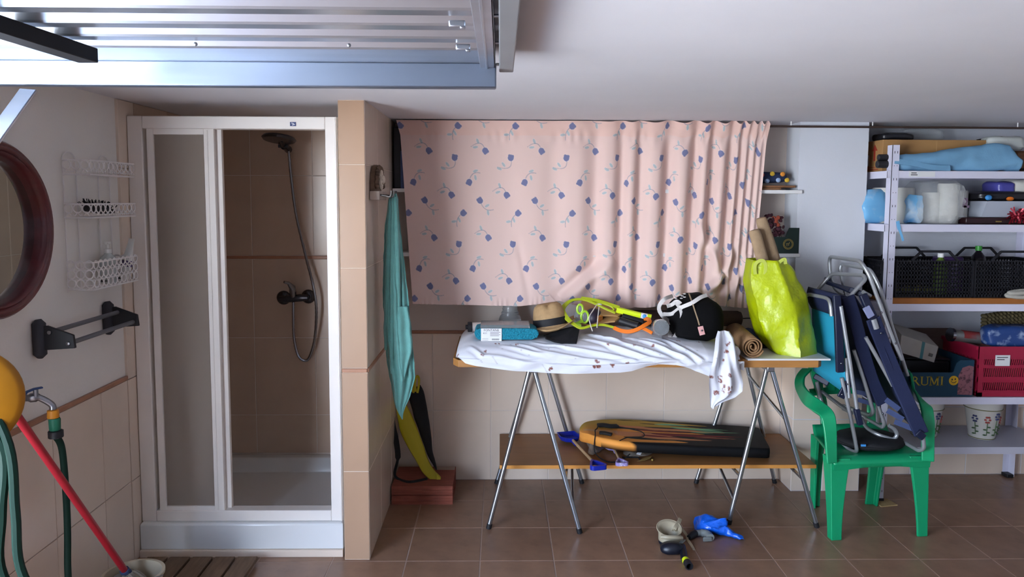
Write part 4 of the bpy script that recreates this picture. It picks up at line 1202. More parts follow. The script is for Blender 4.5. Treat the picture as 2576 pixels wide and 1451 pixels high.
# straw hat
m_straw = mat('tan_straw', 'a98a62', .85, bump=.4, bscale=300, var=.1, vscale=60)
m_bandb = mat('black_band', '17161a', .7)
hc_ = at(1385, 832, Y=3.74); hc_.z = PT + .045
Mh = Euler((-.10, -.16, 0)).to_matrix()
hat = thing('straw_hat', 'tan straw trilby hat with a wide black band', 'hat', hc_ - V(0, 0, .045))
rings = []
NH = 44
for (rr, z) in ((.128, .012), (.12, .004), (.105, -.002), (.088, .0), (.080, .004), (.079, .03), (.076, .055), (.071, .085), (.063, .105), (.048, .117), (.03, .112), (.012, .104)):
    ring = []
    for k in range(NH):
        t = 2 * PI * k / NH
        r1 = rr * (1 + .06 * math.cos(2 * t)); z1 = z
        if z > .06:                    # front pinch and crown dent
            pinch = math.exp(-((t - 1.5 * PI) / .33) ** 2)
            r1 *= 1 - .20 * pinch * (z - .06) / .05; z1 -= .012 * pinch * (z > .1)
        if rr > .1: z1 += .016 * math.cos(2 * t) + (.006 if math.sin(t) > 0 else -.004)
        ring.append(hc_ + Mh @ V(r1 * math.cos(t), r1 * math.sin(t), z1))
    rings.append(ring)
hb = MB().loft(rings, caps=False); hb.f.append(tuple(len(hb.v) - NH + k for k in range(NH)))
build('hat_shell', hb, m_straw, hat, smooth=180, solid=.003)
rings = [[hc_ + Mh @ V(r_ * (1 + .06 * math.cos(2 * t)) * math.cos(t), r_ * (1 + .06 * math.cos(2 * t)) * math.sin(t), z) for t in np.linspace(0, 2 * PI, 45)[:-1]] for r_, z in ((.0825, .006), (.083, .02), (.081, .042))]
build('hat_band', MB().loft(rings, caps=False), m_bandb, hat, smooth=180)
# black cloth
m_blk = mat('black_cloth', '101016', .95, bump=.4, bscale=60)
bc = MB(); A = [(1368, 846), (1400, 832), (1440, 822), (1458, 826)]; Bq = [(1374, 852), (1395, 860), (1425, 866), (1450, 866)]
def bcf(u, v):
    i = min(int(u * 3), 2); f_ = u * 3 - i
    a_ = V(*A[i], 0).lerp(V(*A[i + 1], 0), f_); b_ = V(*Bq[i], 0).lerp(V(*Bq[i + 1], 0), f_); q = a_.lerp(b_, v)
    yy = 3.70 - .145 * v; p = at(q.x, q.y, Y=yy); p.z = max(p.z, PT - .03 * max(0, v - .7)) + .006 * math.sin(9 * u + 5 * v) * (1 - abs(2 * v - 1)); return p
bc.grid(22, 14, bcf)
build('black_cloth', bc, m_blk, label='crumpled black cloth spread under the straw hat brim', cat='cloth', solid=.006, smooth=180)

# yellow plastic racket
m_lime = mat('lime_plastic', 'aab81e', .4); m_lime2 = mat('neon_lime_grip', 'cfe41a', .5)
m_blueb = mat('sky_blue_mark', '3f8fd0', .5)


def rk(px, py): return at(px, py, Y=3.655 + (828 - py) / 78 * .15)


rkt = thing('yellow_racket', 'lime yellow plastic racket with neon handle lying on the beach toys', 'racket', rk(1500, 820))
loop = [rk(*p) for p in ((1548, 787), (1520, 775), (1490, 761), (1465, 753), (1440, 755), (1424, 765), (1415, 780), (1425, 799), (1443, 815), (1462, 825), (1490, 819), (1515, 817), (1535, 821), (1549, 825))]
lw = spline(loop, 6); nl_ = len(lw)
build('racket_frame', MB().strap(lw, [.012 + .016 * math.exp(-((i / nl_ - .48) / .13) ** 2) for i in range(nl_)], .007, (0, -.75, .65)), m_lime, rkt, bevel=.0015)
up_ = [rk(*p) for p in ((1462, 750), (1500, 756), (1530, 765), (1558, 774))]
build('upper_rim', MB().strap(spline(up_, 6), .018, .007, (0, -.75, .65)), m_lime, rkt)
thr = [rk(*p) for p in ((1500, 763), (1520, 764), (1540, 773), (1543, 780), (1530, 779), (1508, 770))]
build('throat', MB().tube(spline(thr, 5, True), .004, 6, closed=True), m_lime, rkt)
h0, h1 = rk(1551, 779), rk(1612, 794); h2 = rk(1628, 797); h3 = rk(1638, 799)
build('grip', MB().tube([h0, h1], .0165, 8), m_lime2, rkt)
gb = build('grip_band', MB().tube([h1, h2], .0163, 8), m_ink, rkt)
build('band_mark', MB().ball(h1.lerp(h2, .5) + V(0, -.013, .002), (.012, .006, .011), 10, 6), m_blueb, gb)
build('butt_cap', MB().tube([h2, h3], [.0165, .017], 10), m_lime2, rkt)
# white cords tied to the racket
m_cord = mat('white_cord', 'cfc8c0', .9)
cdh = thing('string_loop', 'thin white string looped over the yellow racket rim', 'string', rk(1502, 766))
build('cord_run', MB().tube(spline([rk(1503, 764), rk(1490, 780) + V(0, -.02, 0), rk(1481, 797) + V(0, -.02, 0), rk(1484, 815) + V(0, -.02, 0), rk(1490, 832) + V(0, -.01, 0)], 5), .0028, 6), m_cord, cdh)
build('cord_run', MB().tube([rk(1507, 772), rk(1503, 795) + V(0, -.02, 0), rk(1501, 823) + V(0, -.01, 0)], .0028, 6), m_cord, cdh)
build('cord_knot', MB().ball(rk(1508, 766), (.014, .006, .006), 8, 6), m_cord, cdh)
# swim goggles
m_gog = mat('lime_rubber', '9fca2a', .4)
gg = thing('swim_goggles', 'lime swim goggles with clear lenses inside the yellow racket loop', 'goggles', at(1462, 815, Y=3.76))
for (cx, cy, r_) in ((1459, 777, .020), (1471, 797, .026)):
    c = at(cx, cy, Y=3.745); build('eye_cup', MB().tube([c + V(r_ * .7 * math.cos(t), 0, r_ * 1.15 * math.sin(t)) for t in np.linspace(0, 2 * PI, 19)[:-1]], .0065, 8, closed=True), m_gog, gg)
    build('lens', MB().ball(c, (r_ * .6, .006, r_ * 1.05), 12, 6), m_clear, gg)
build('strap', MB().strap(spline([at(1466, 806, Y=3.74), at(1455, 812, Y=3.73), at(1447, 816, Y=3.73), at(1462, 820, Y=3.72)], 5), .016, .004, (0, -1, .2)), m_gog, gg)
build('clear_strap', MB().strap(spline([at(1452, 785, Y=3.75), at(1449, 795, Y=3.74), at(1453, 806, Y=3.74)], 5), .02, .004, (0, -1, .2)), m_clear, gg)
# ball
m_balld = mat('dark_plum_ball', '241a2c', .5); m_crest = mat('amber_crest', 'c07a22', .6); m_cstr = mat('dark_crest_stripe', '5a1f2c', .6)
bcn = at(1493, 799, Y=3.79); bcn.z = max(bcn.z, PT + .052)
bl = thing('small_ball', 'dark plum ball with an amber striped crest beside the goggles', 'ball', V(bcn.x, bcn.y, PT))
build('ball_skin', MB().ball(bcn, .05, 24, 14), m_balld, bl, smooth=180)
cr = bcn + V(.026, -.046, -.001); Mc = facing(V(.5, -.85, 0))
sh_ = [(-.016, .02), (-.006, .017), (0, .022), (.006, .017), (.016, .02), (.017, -.002), (.009, -.018), (0, -.023), (-.009, -.018), (-.017, -.002)]
cs = build('crest', MB().prism(sh_, .003, Mc, cr), m_crest, bl)
build('crest_stripes', MB().add(*(lambda m: (m.v, m.f))((lambda m: [m.box(cr + Mc @ V(.002, -.014 + .0065 * k, .0035), (.022 - abs(k - 2) * .002, .0025, .0012), Mc) for k in range(5)] and m)(MB()))), m_cstr, cs)
# wooden bats with black grips
m_bat = mat('tan_beach_bat', 'a07a4a', .6, var=.1, vscale=12)
for k, (g0, g1, bl_, lbl) in enumerate((((1566, 796), (1617, 811), ((1556, 791), (1490, 768)), 'upper tan wooden beach bat with a black grip'), ((1558, 806), (1604, 820), ((1546, 800), (1492, 800)), 'lower tan wooden beach bat with a black grip'))):
    yy = 3.735 - .05 * k
    a, b = at(*g0, Y=yy), at(*g1, Y=yy - .03); c0_, c1_ = at(*bl_[0], Y=yy + .01), at(*bl_[1], Y=yy + .12)
    d_ = (c0_ - c1_).normalized(); L = .27
    bt_ = thing('beach_bat', lbl, 'bat', V(a.x, a.y, PT), 'wooden beach bats')
    nrm = (V(0, -.45, .9) - d_ * V(0, -.45, .9).dot(d_)).normalized(); Mb = Matrix((d_.cross(nrm) * -1, d_, nrm)).transposed()
    if Mb.determinant() < 0: Mb = Matrix((d_.cross(nrm), d_, nrm)).transposed()
    ol = [(.022, .0), (.03, -.03), (.062, -.08), (.075, -.13), (.068, -.19), (.045, -.23), (0, -.25), (-.045, -.23), (-.068, -.19), (-.075, -.13), (-.062, -.08), (-.03, -.03), (-.022, .0)]
    build('blade', MB().prism(ol, .009, Mb, a - d_ * .012), m_bat, bt_, bevel=.002)
    build('grip', MB().tube([a - (b - a) * .02, a, a.lerp(b, .5), b, b + (b - a) * .02], [.014, .0195, .0185, .0195, .014], 12), m_black, bt_, smooth=60)
# orange racket strap and clear bag
m_orange = mat('orange_plastic', 'e2741a', .5)
og = thing('orange_racket', 'bright orange plastic racket frame beneath the black bat grips', 'racket', at(1580, 835, Y=3.64))
build('frame', MB().strap(spline([at(1544, 824, Y=3.66), at(1560, 831, Y=3.64), at(1580, 834, Y=3.625), at(1602, 829, Y=3.62), at(1622, 818, Y=3.63), at(1634, 810, Y=3.65), at(1630, 803, Y=3.68), at(1616, 801, Y=3.72)], 5), .02, .009, (0, -.9, .4)), m_orange, og, bevel=.002)
build('cross_piece', MB().strap([at(1614, 824, Y=3.635), at(1627, 830, Y=3.62), at(1641, 838, Y=3.60)], .016, .009, (0, -.9, .4)), m_orange, og, bevel=.002)
cc = at(1661, 823, Y=3.63)
cup = thing('clear_cup', 'clear plastic jar lying on its side against the black bag', 'jar', cc - V(0, 0, .04))
Mq = V(-.1, -1, .15).normalized().to_track_quat('Z', 'Y').to_matrix()
build('jar_wall', MB().lathe([(.030, .052), (.038, .05), (.041, .04), (.041, -.06), (.0, -.062)], cc, 26, Mq), m_clear, cup, smooth=40)
m_foil = mat('dark_foil', '4a4e58', .25, .8, bump=1., bscale=90, bdist=.01)
build('foil_content', MB().lathe([(0, .04), (.030, .036), (.036, .01), (.036, -.05), (0, -.055)], cc, 22, Mq).wob(.003, 60), m_foil, cup)
cbg = MB().grid(26, 14, lambda u, v: (lambda p: V(p.x, p.y, max(p.z, PT + .002) + .012 * math.sin(PI * u) * math.sin(PI * v) + .006 * math.sin(11 * u + 7 * v)))(at(1565 + 100 * u, 832 + 24 * v, Y=3.66 - .08 * v)))
build('clear_bag', cbg, mat('thin_clear_film', 'e8eef2', .15, alpha=.22), label='thin clear film bag lying below the orange racket frame', cat='bag', smooth=180)

# black holdall
m_bag = mat('black_canvas', '08080a', .95, bump=.35, bscale=300, spec=.2)
m_web = mat('white_webbing', 'cdc9c6', .85, bump=.3, bscale=200)
m_pink = mat('pink_tag', 'd9a3a0', .5)
hb0 = V(at(1748, 800, Y=3.72).x, 3.73, PT)
hld = thing('holdall', 'black canvas holdall with white webbing straps and a pink tag', 'bag', hb0)
bzt = at(1750, 737, Y=3.72).z; hb_h = (bzt - PT + .02) / 2
rg = []
for j in range(15):
    t = -1 + 2 * j / 14; s = (1 - abs(t) ** 3.2) ** .5 if abs(t) < 1 else .0; s = max(s, .35)
    ring = []
    for q in np.linspace(0, 2 * PI, 33)[:-1]:
        c_, s_ = math.cos(q), math.sin(q)
        xx = math.copysign(abs(c_) ** .62, c_) * .132 * s; yy = math.copysign(abs(s_) ** .85, s_) * .155 * s
        ring.append(V(hb0.x + xx * (1.0 - .06 * t) - .004 * t, 3.73 + yy, PT - .026 + hb_h + hb_h * t * (1 + .0 * xx)))
    rg.append(ring)
hm = MB().loft(rg).wob(.012, 9, 3.).wob(.004, 26)
build('bag_body', hm, m_bag, hld, smooth=180)


def on_bag(px, py, off=.006):
    """front skin of the holdall seen at a photo position"""
    best = None
    for yy in np.linspace(3.52, 3.9, 60):
        p = at(px, py, Y=yy)
        if ((p.x - hb0.x) / .136) ** 2 + ((p.z - (PT - .012 + hb_h)) / (hb_h * 1.02)) ** 4 * .8 + ((yy - 3.73) / .158) ** 2 < 1: best = yy; break
    yy = (best if best else 3.68) - off
    return at(px, py, Y=yy)


for pts in (((1692, 744), (1672, 752), (1659, 768), (1659, 782), (1668, 796), (1680, 806), (1683, 816)), ((1668, 790), (1690, 789), (1712, 774), (1740, 762), (1762, 748), (1778, 742)), ((1700, 760), (1709, 772), (1715, 788), (1714, 806), (1706, 830), (1698, 846), (1688, 857), (1685, 846), (1686, 832)), ((1678, 770), (1690, 766), (1702, 758), (1712, 764))):
    build('strap', MB().strap(spline([on_bag(*p) for p in pts], 5), .019, .0035, (0, -1, .25)), m_web, hld)
build('zip', MB().strap(spline([on_bag(*p, .002) for p in ((1733, 738), (1741, 760), (1749, 785), (1756, 806), (1759, 818))], 5), .006, .003, (0, -1, .2)), mat('tan_zip', '9a8468', .7), hld)
pt0, pt1 = on_bag(1757, 818, .012), on_bag(1772, 845, .012)
pc = (pt0 + pt1) / 2; Mt_ = facing((0, -1, .15)) @ Matrix.Rotation(.25, 3, 'Z')
tg = build('tag', MB().box(pc, (.028, .044, .004), Mt_), m_pink, hld, bevel=.002)
build('tag_stud', MB().ball(pc + Mt_ @ V(.002, .0, .003), .005, 8, 6), m_chrome, tg)
for px, py in ((1722, 739), (1716, 744), (1710, 742), (1700, 750), (1690, 752), (1714, 750), (1722, 747)): build('white_patch', MB().ball(on_bag(px, py, .0), (.008, .003, .003), 6, 4), m_web, hld)
# brown roll, navy slipper
m_broll = mat('dark_brown_roll', '3a2723', .75, bump=.3, bscale=60)
a, b = at(1560, 800, Y=4.02), at(1866, 812, Y=3.99)
a.z = b.z = PT + .044
br_ = thing('brown_roll', 'dark brown cylindrical roll lying behind the black holdall', 'roll', V((a.x + b.x) / 2, 4.0, PT))
build('roll_body', MB().tube([a, a + (b - a) * .02, b - (b - a) * .04, b - (b - a) * .01, b], [.03, .043, .043, .036, .02], 20), m_broll, br_)
build('roll_cord', MB().tube([b - V(.002, 0, 0), b + V(.03, .0, .002), b + V(.07, .01, 0)], .003, 6), m_black, br_)
sl = at(1890, 838, Y=3.86); sl.z = TZ1 + .0095
slp = thing('navy_slipper', 'dark navy slipper behind the rolled straw mat', 'slipper', sl)
build('sole', MB().prism([(-.045, -.12), (.045, -.12), (.052, .0), (.04, .10), (0, .125), (-.04, .10), (-.05, 0)], .018, Euler((0, 0, .3)).to_matrix(), sl), mat('dark_sole', '15171c', .8), slp, bevel=.004)
build('upper', MB().loft([[sl + Euler((0, 0, .3)).to_matrix() @ V(w2 * math.cos(t), yy, .016 + h2 * math.sin(t)) for t in np.linspace(0, PI, 11)] for yy, w2, h2 in ((-.12, .043, .05), (-.05, .049, .06), (.03, .05, .065), (.09, .042, .045), (.12, .015, .02))], caps=False, closed_ring=False), m_navy, slp, solid=.004, smooth=180)
build('patch', MB().box(sl + V(.012, -.117, .045), (.016, .004, .01)), m_ink, slp)
# rolled straw mat: a real spiral
m_jute = mat('jute_mat', '8d6b49', .9, bump=.5, bscale=200, var=.1, vscale=40)
a = at(1894, 889, Y=3.515); a.z = TZ1 + .0095 + .052; b = at(1848, 848, Y=3.97); b.z = a.z; axd = (b - a).normalized(); sx = axd.cross(V(0, 0, 1)).normalized()
sp_ = []
for t in np.linspace(0, 3.6 * 2 * PI, 120):
    r_ = .009 + .0425 * t / (3.6 * 2 * PI); wob_ = 1 + .13 * math.sin(2.3 * t) * (1 - t / 24); sp_.append((sx * math.cos(t + 2.2) + V(0, 0, 1) * math.sin(t + 2.2)) * r_ * wob_)
jm = MB(); rows = [[a + q for q in sp_], [a.lerp(b, .5) + q for q in sp_], [b + q for q in sp_]]
jm.loft(rows, caps=False, closed_ring=False)
build('rolled_mat', jm, m_jute, label='rolled brown jute mat at the table front edge', cat='mat', solid=.006, smooth=60)
# ------------------------------------------------------------------ lime shopping bag with rolled mats
m_limebag = mat('lime_woven_plastic', 'aebe02', .4, bump=.7, bscale=45, var=.06, vscale=12, coat=.15, bdist=.005)
pz = TZ1 + .0095
rowsB = [(892, 1956, 2014, 2056), (860, 1931, 2012, 2051), (820, 1917, 2006, 2043), (780, 1906, 1999, 2036), (740, 1899, 1988, 2028), (700, 1895, 1972, 2010), (672, 1895, 1957, 1992), (655, 1898, 1948, 1977)]
bgt = thing('shopping_bag', 'lime green woven plastic shopping bag bulging on the white panel', 'bag', (1.43, 3.66, pz))
R_ = []
rr = np.array(rowsB, float)
for yy in np.linspace(892, 655, 34):
    f_ = (892 - yy) / (892 - 655)
    l_, c_, r_ = (np.interp(-yy, -rr[:, 0], rr[:, k]) for k in (1, 2, 3))
    P0, P1, P2 = at(l_, yy, Y=3.60 + .06 * f_), at(c_, yy, Y=3.525 + .10 * f_), at(r_, yy, Y=3.62 + .06 * f_)
    z_ = max(pz, P1.z); dep = .21 - .06 * f_
    P3, P4 = P2 + V(-.01, dep, 0), P0 + V(.01, dep + .02, 0)
    poly = [P0, P1, P2, P3, P4]; ring = []
    for A_, B_ in zip(poly, poly[1:] + poly[:1]):
        for k in range(9):
            q = A_.lerp(B_, k / 9); ring.append(V(q.x, q.y, pz if f_ == 0 else q.z))
    R_.append(ring)
bm = MB().loft(R_, caps=False); bm.f.append(tuple(range(len(R_[0]) - 1, -1, -1)))
o_ = MB(); o_.f = bm.f
for (x, y, z) in bm.v:
    k = min(1, (z - pz) / .05); d = mnoise.noise_vector(V(x, y, z * .6) * 16) * .012 + mnoise.noise_vector(V(x, y, z) * 40) * .004
    o_.v.append((x + d.x * k, y + d.y * k, z + d.z * k * .5))
build('bag_body', o_, m_limebag, bgt, smooth=70, solid=.002)
m_limeh = mat('pale_lime_handle', 'c3cf5a', .5)
for pts in (((1900, 690), (1899, 668), (1908, 657), (1920, 656), (1926, 668), (1924, 690)), ((1952, 672), (1962, 658), (1974, 652), (1976, 664))):
    build('handle', MB().strap(spline([at(*p, Y=3.635) for p in pts], 5), .016, .003, (0, -1, .1)), m_limeh, bgt)
m_beige = mat('beige_felt_roll', '9c8468', .95, bump=.5, bscale=150, var=.12, vscale=20)
for k, (t0, t1, wd, lbl) in enumerate((((1958, 690), (1914, 548), .062, 'taller beige felt mat sticking out of the lime shopping bag'), ((1928, 690), (1897, 578), .06, 'shorter beige felt mat next to the curtain in lime bag'))):
    yy = 3.75 - .05 * k
    a, b = at(*t0, Y=yy), at(*t1, Y=yy + .02); d_ = (b - a).normalized(); s_ = d_.cross(V(0, -1, 0)).normalized()
    a = a - d_ * .10
    rg = []
    for j, f_ in enumerate((0, .3, .6, .9, .97, 1.0)):
        w2 = wd / 2 * (1, 1, 1.05, 1., .93, .75)[j]; c_ = a.lerp(b, f_)
        rg.append([c_ + s_ * (w2 * math.copysign(abs(math.cos(t)) ** .8, math.cos(t))) + V(0, .022 * math.sin(t), 0) for t in np.linspace(0, 2 * PI, 17)[:-1]])
    build('felt_mat', MB().loft(rg).wob(.003, 30), m_beige, label=lbl, cat='mat', group='felt mats in the lime bag', smooth=60)
# ================================================================== LOW BOARD: BODYBOARD AND TOYS
m_foam = mat('printed_foam', '151518', .65, spec=.25, vcol=True, bump=.1, bscale=200)
LZ = lowz + .019
bbd = thing('bodyboard', 'black bodyboard with an orange flame print lying on the low board', 'bodyboard', (.95, 3.93, LZ))
NB, MBn = 300, 120
u = np.linspace(0, 1, NB); Lb = 1.015
hw = .218 * np.clip(1 - (1 - np.clip(u / .34, 0, 1)) ** 2.4, 0, 1) ** .5 * (1 - .10 * np.clip((u - .6) / .4, 0, 1))
hw = np.maximum(hw, .004); rc_ = np.clip((1 - u) / .03, 0, 1); hw *= .86 + .14 * np.sqrt(1 - (1 - rc_) ** 2)
v = np.linspace(-1, 1, MBn)
Ug, Vg = np.meshgrid(u, v)
Xb = .436 + Lb * Ug + .03 * Ug * Vg; Yb_ = 3.932 + hw[None, :] * Vg
edge = np.clip((1 - np.abs(Vg)) / .10, 0, 1); rail = .020 * (1 - np.sqrt(1 - (1 - edge) ** 2)); nose = .018 * np.clip(1 - Ug / .05, 0, 1) ** 2
Zt = .388 - .056 * Ug + .03 * np.clip(1 - Ug / .3, 0, 1) ** 2 * 0 - rail - nose
Zu = Zt - np.where(edge < 1, .050 - rail * 1.0, .050)
top = np.stack([Xb, Yb_, Zt], -1); bot = np.stack([Xb, 3.932 + hw[None, :] * Vg * .97, np.minimum(Zu, Zt - .004)], -1)
vv = np.concatenate([top.reshape(-1, 3), bot.reshape(-1, 3)])
idx = np.arange(MBn * NB).reshape(MBn, NB); o2 = MBn * NB
q_t = np.stack([idx[:-1, :-1], idx[:-1, 1:], idx[1:, 1:], idx[1:, :-1]], -1).reshape(-1, 4)
q_b = q_t[:, ::-1] + o2
bd = np.concatenate([idx[0, :], idx[1:, -1], idx[-1, ::-1][1:], idx[::-1, 0][1:-1]])
bn = np.roll(bd, -1); q_s = np.stack([bd, bd + o2, bn + o2, bn], -1)
bo_ = np_mesh('deck', vv, np.concatenate([q_t, q_b, q_s]), m_foam, bbd, bbd.location)
U1, V1 = Ug, Vg
blk = np.array(lin('0f1012')); org = np.array(lin('e89a45')); yel = np.array(lin('b8963c')); sal = np.array(lin('cf8a5c')); red = np.array(lin('7a1f22')); grn = np.array(lin('7dbb8d')); oli = np.array(lin('8f8038'))
C = np.tile(blk, (MBn, NB, 1))


def put(mask, c):
    global C
    m = np.clip(mask, 0, 1)[..., None]; C = C * (1 - m) + c * m


# flame front: tongues running towards the tail
def tongue(v0, u1, wd, c, u0=.0, wav=0.):
    t = np.clip((U1 - u0) / (u1 - u0), 0, 1); wv_ = wd * 1.15 * (1 - t) ** .6; ctr = v0 + wav * np.sin(6 * U1)
    put(np.where((U1 < u0) | (U1 > u1), 0, np.clip((wv_ - np.abs(V1 - ctr)) / .012, 0, 1)), c)


base_c = np.where((V1 > .25)[..., None], yel, np.where((V1 > -.35)[..., None], sal * .5 + org * .5, org))
mix_ = np.clip((V1 + .6) / 1.2, 0, 1)[..., None]; base_c = org * (1 - mix_) + yel * mix_; base_c = base_c * (1 - .5 * np.clip((V1 - .55) / .4, 0, 1)[..., None]) + oli * .5 * np.clip((V1 - .55) / .4, 0, 1)[..., None]
m0 = np.clip((.30 + .05 * np.sin(9 * V1) - U1) / .02, 0, 1); C = C * (1 - m0[..., None]) + base_c * m0[..., None]
for (v0, u1, wd, c, wv) in ((.92, .66, .10, oli, .02), (.7, .72, .14, yel, .03), (.46, .68, .15, yel, .02), (.2, .80, .13, sal, .03), (-.02, .68, .14, org, .02), (-.28, .84, .12, sal, .02), (-.5, .70, .13, sal, .02), (-.74, .56, .2, org, .03)): tongue(v0, u1, wd, c, .18, wv)
for (v0, u0, u1, wd, c) in ((.05, .30, .68, .06, red), (-.18, .38, .86, .10, red), (-.36, .32, .55, .07, red), (-.30, .48, .80, .05, blk), (.33, .36, .6, .05, blk), (.80, .22, .38, .035, blk), (.62, .34, .55, .035, blk), (.9, .36, .56, .035, blk), (.12, .14, .42, .07, blk), (-.62, .22, .5, .09, blk), (-.14, .5, .9, .06, red), (-.33, .6, .88, .035, red)):
    t = np.clip((U1 - u0) / (u1 - u0), 0, 1); put(np.where((U1 < u0) | (U1 > u1), 0, (wd * np.sin(PI * np.clip(t ** .55, 0, 1)) - np.abs(V1 - v0 - .03 * np.sin(9 * U1))) / .012), c)
for (v0, u0, u1, wd, wv) in ((.60, .42, .62, .07, .04), (.42, .50, .72, .07, -.05), (.30, .60, .80, .07, .05), (.22, .64, .90, .04, -.02), (.42, .66, .84, .03, .02), (.12, .60, .74, .035, -.03)):
    t = np.clip((U1 - u0) / (u1 - u0), 0, 1); put(np.where((U1 < u0) | (U1 > u1), 0, (wd * np.sin(PI * np.clip(t ** .7, 0, 1)) - np.abs(V1 - v0 - wv * np.sin(18 * (U1 - u0)))) / .012), grn)
put(np.where((np.abs(V1 + .25 - .3 * (U1 - .1)) < .13) & (U1 < .2) & (U1 > .02), .35, 0.), np.array(lin('b8ab9a')))  # pale grey highlight painted into the deck colour near the nose
put(np.clip((np.abs(V1) - .955) / .02, 0, 1) * (U1 > .30), blk)
paint(bo_, np.concatenate([C.reshape(-1, 3), np.where((Ug < .10)[..., None], org, blk).reshape(-1, 3)]))


def bt(uu, v_, h=.004):
    i = min(int(uu * (NB - 1)), NB - 1); return V(.436 + Lb * uu + .03 * uu * v_, 3.932 + hw[i] * v_, .388 - .056 * uu + h)


build('leash_cuff', MB().strap(spline([bt(.10, .1, .012), bt(.13, .12, .014), bt(.17, .08, .012), bt(.21, .12, .012)], 5), .035, .016, (0, 0, 1)), m_net, bbd, bevel=.004)
build('leash_cuff', MB().strap(spline([bt(.095, -.62, .008), bt(.12, -.6, .01), bt(.16, -.62, .008)], 4), .03, .012, (0, 0, 1)), m_net, bbd, bevel=.003)
build('leash_cord', MB().tube(spline([bt(.10, .1, .01), bt(.09, -.25, .012), bt(.075, -.55, .014), bt(.07, -.95, .01), V(bt(.07, -1).x - .005, bt(.07, -1).y - .02, LZ + .03), V(.55, 3.70, LZ + .006), V(.62, 3.70, LZ + .006), V(.68, 3.74, LZ + .03)], 6), .0032, 6), m_net, bbd)
build('leash_cord', MB().tube(spline([bt(.21, .1, .01), bt(.28, -.1, .012), bt(.33, -.25, .01), bt(.325, -.6, .01), bt(.24, -.75, .01), bt(.19, -1.0, .004)], 6), .0028, 6), m_net, bbd)

m_sblue = mat('blue_toy_plastic', '16289a', .35)
m_swood = mat('pale_dowel', 'a98a66', .6)
m_slil = mat('lilac_toy_plastic', '8d7fb8', .45, mottle=('d9d4e2', 60, .5))


def shovel(lbl, blade, neck, grip, m_, wsc, group='toy sand shovels'):
    """blade/neck/grip: positions on the low board"""
    g0 = V(neck.x, neck.y, LZ); s_ = thing('sand_shovel', lbl, 'shovel', g0, group)
    d_ = (grip - blade); d_.z = 0; d_.normalize(); sd = V(d_.y, -d_.x, 0)
    M_ = Matrix((sd, d_, V(0, 0, 1))).transposed()
    if M_.determinant() < 0: M_ = Matrix((-sd, d_, V(0, 0, 1))).transposed()
    # scoop: a shallow tray with raised rim
    ol = [(-.55, -.9), (.55, -.9), (.62, .2), (.42, .75), (.14, .9), (-.14, .9), (-.42, .75), (-.62, .2)]
    rg = []
    for sc, z in ((.86, .004), (1.0, .03), (.94, .03), (.80, .008), (0.01, .008)):
        rg.append([blade + M_ @ V(x * .1 * wsc * sc, y * .075 * wsc * sc, 0) + V(0, 0, z * wsc) for x, y in ol])
    build('scoop', MB().loft(rg), m_, s_, smooth=30, bevel=.0015)
    build('socket', MB().tube([blade + M_ @ V(0, .05 * wsc, .015), neck], [.013 * wsc, .011 * wsc], 10), m_, s_)
    e_ = grip - M_ @ V(0, .045 * wsc, 0)
    build('dowel', MB().tube([blade + M_ @ V(0, .065 * wsc, .017), e_ + V(0, 0, .0)], .0085 * wsc, 10), m_swood, s_)
    tri = [e_, e_ + M_ @ V(-.02 * wsc, .02 * wsc, 0), grip + M_ @ V(-.042 * wsc, .03 * wsc, 0), grip + M_ @ V(-.034 * wsc, .045 * wsc, 0), grip + M_ @ V(.034 * wsc, .045 * wsc, 0), grip + M_ @ V(.042 * wsc, .03 * wsc, 0), e_ + M_ @ V(.02 * wsc, .02 * wsc, 0)]
    build('grip', MB().strap([p for p in rounded([tri[0]] + tri[1:] + [tri[0]], .008, 3)], .011 * wsc, .024 * wsc, (0, 0, 1)), m_, s_, bevel=.002)
    build('grip_socket', MB().tube([e_ - M_ @ V(0, .015, 0), e_ + M_ @ V(0, .008, 0)], [.011 * wsc, .013 * wsc], 10), m_, s_)


shovel('blue toy sand shovel with pale wooden shaft on the low board', at(1432, 1106, Z=LZ + .012), at(1449, 1118, Z=LZ + .016), at(1500, 1169, Z=LZ + .014), m_sblue, .95)
shovel('lilac marbled toy sand shovel lying under the bodyboard edge', at(1540, 1128, Z=LZ + .012), at(1548, 1138, Z=LZ + .015), at(1562, 1162, Z=LZ + .014), m_slil, .72)
m_film = mat('crumpled_film', 'b9a896', .25, alpha=.55, trans=.2)


def crumple(name, lbl, cat_, pts, z0, h, m_, seed, n=26, amp=.016):
    """crumpled thin sheet over a floor outline (fan of rings)"""
    c = sum(pts, V(0, 0, 0)) / len(pts); P = spline(pts, 4, True); mb = MB(); k = len(P); R = 9
    vs = []
    for r_ in range(1, R + 1):
        f_ = r_ / R
        for p in P:
            q = c.lerp(p, f_); nz = mnoise.noise_vector(V(q.x, q.y, seed) * 22)
            vs.append(V(q.x + nz.x * .008 * f_, q.y + nz.y * .008, z0 + max(.0015, h * (1 - f_ ** 1.6) + nz.z * amp * (1.15 - f_) + .004)))
    fs = [(r_ * k + i, r_ * k + (i + 1) % k, (r_ + 1) * k + (i + 1) % k, (r_ + 1) * k + i) for r_ in range(R - 1) for i in range(k)]
    fs.append(tuple(range(k))); mb.add(vs, fs)
    return build(name, mb, m_, label=lbl, cat=cat_, smooth=35, solid=.0008)


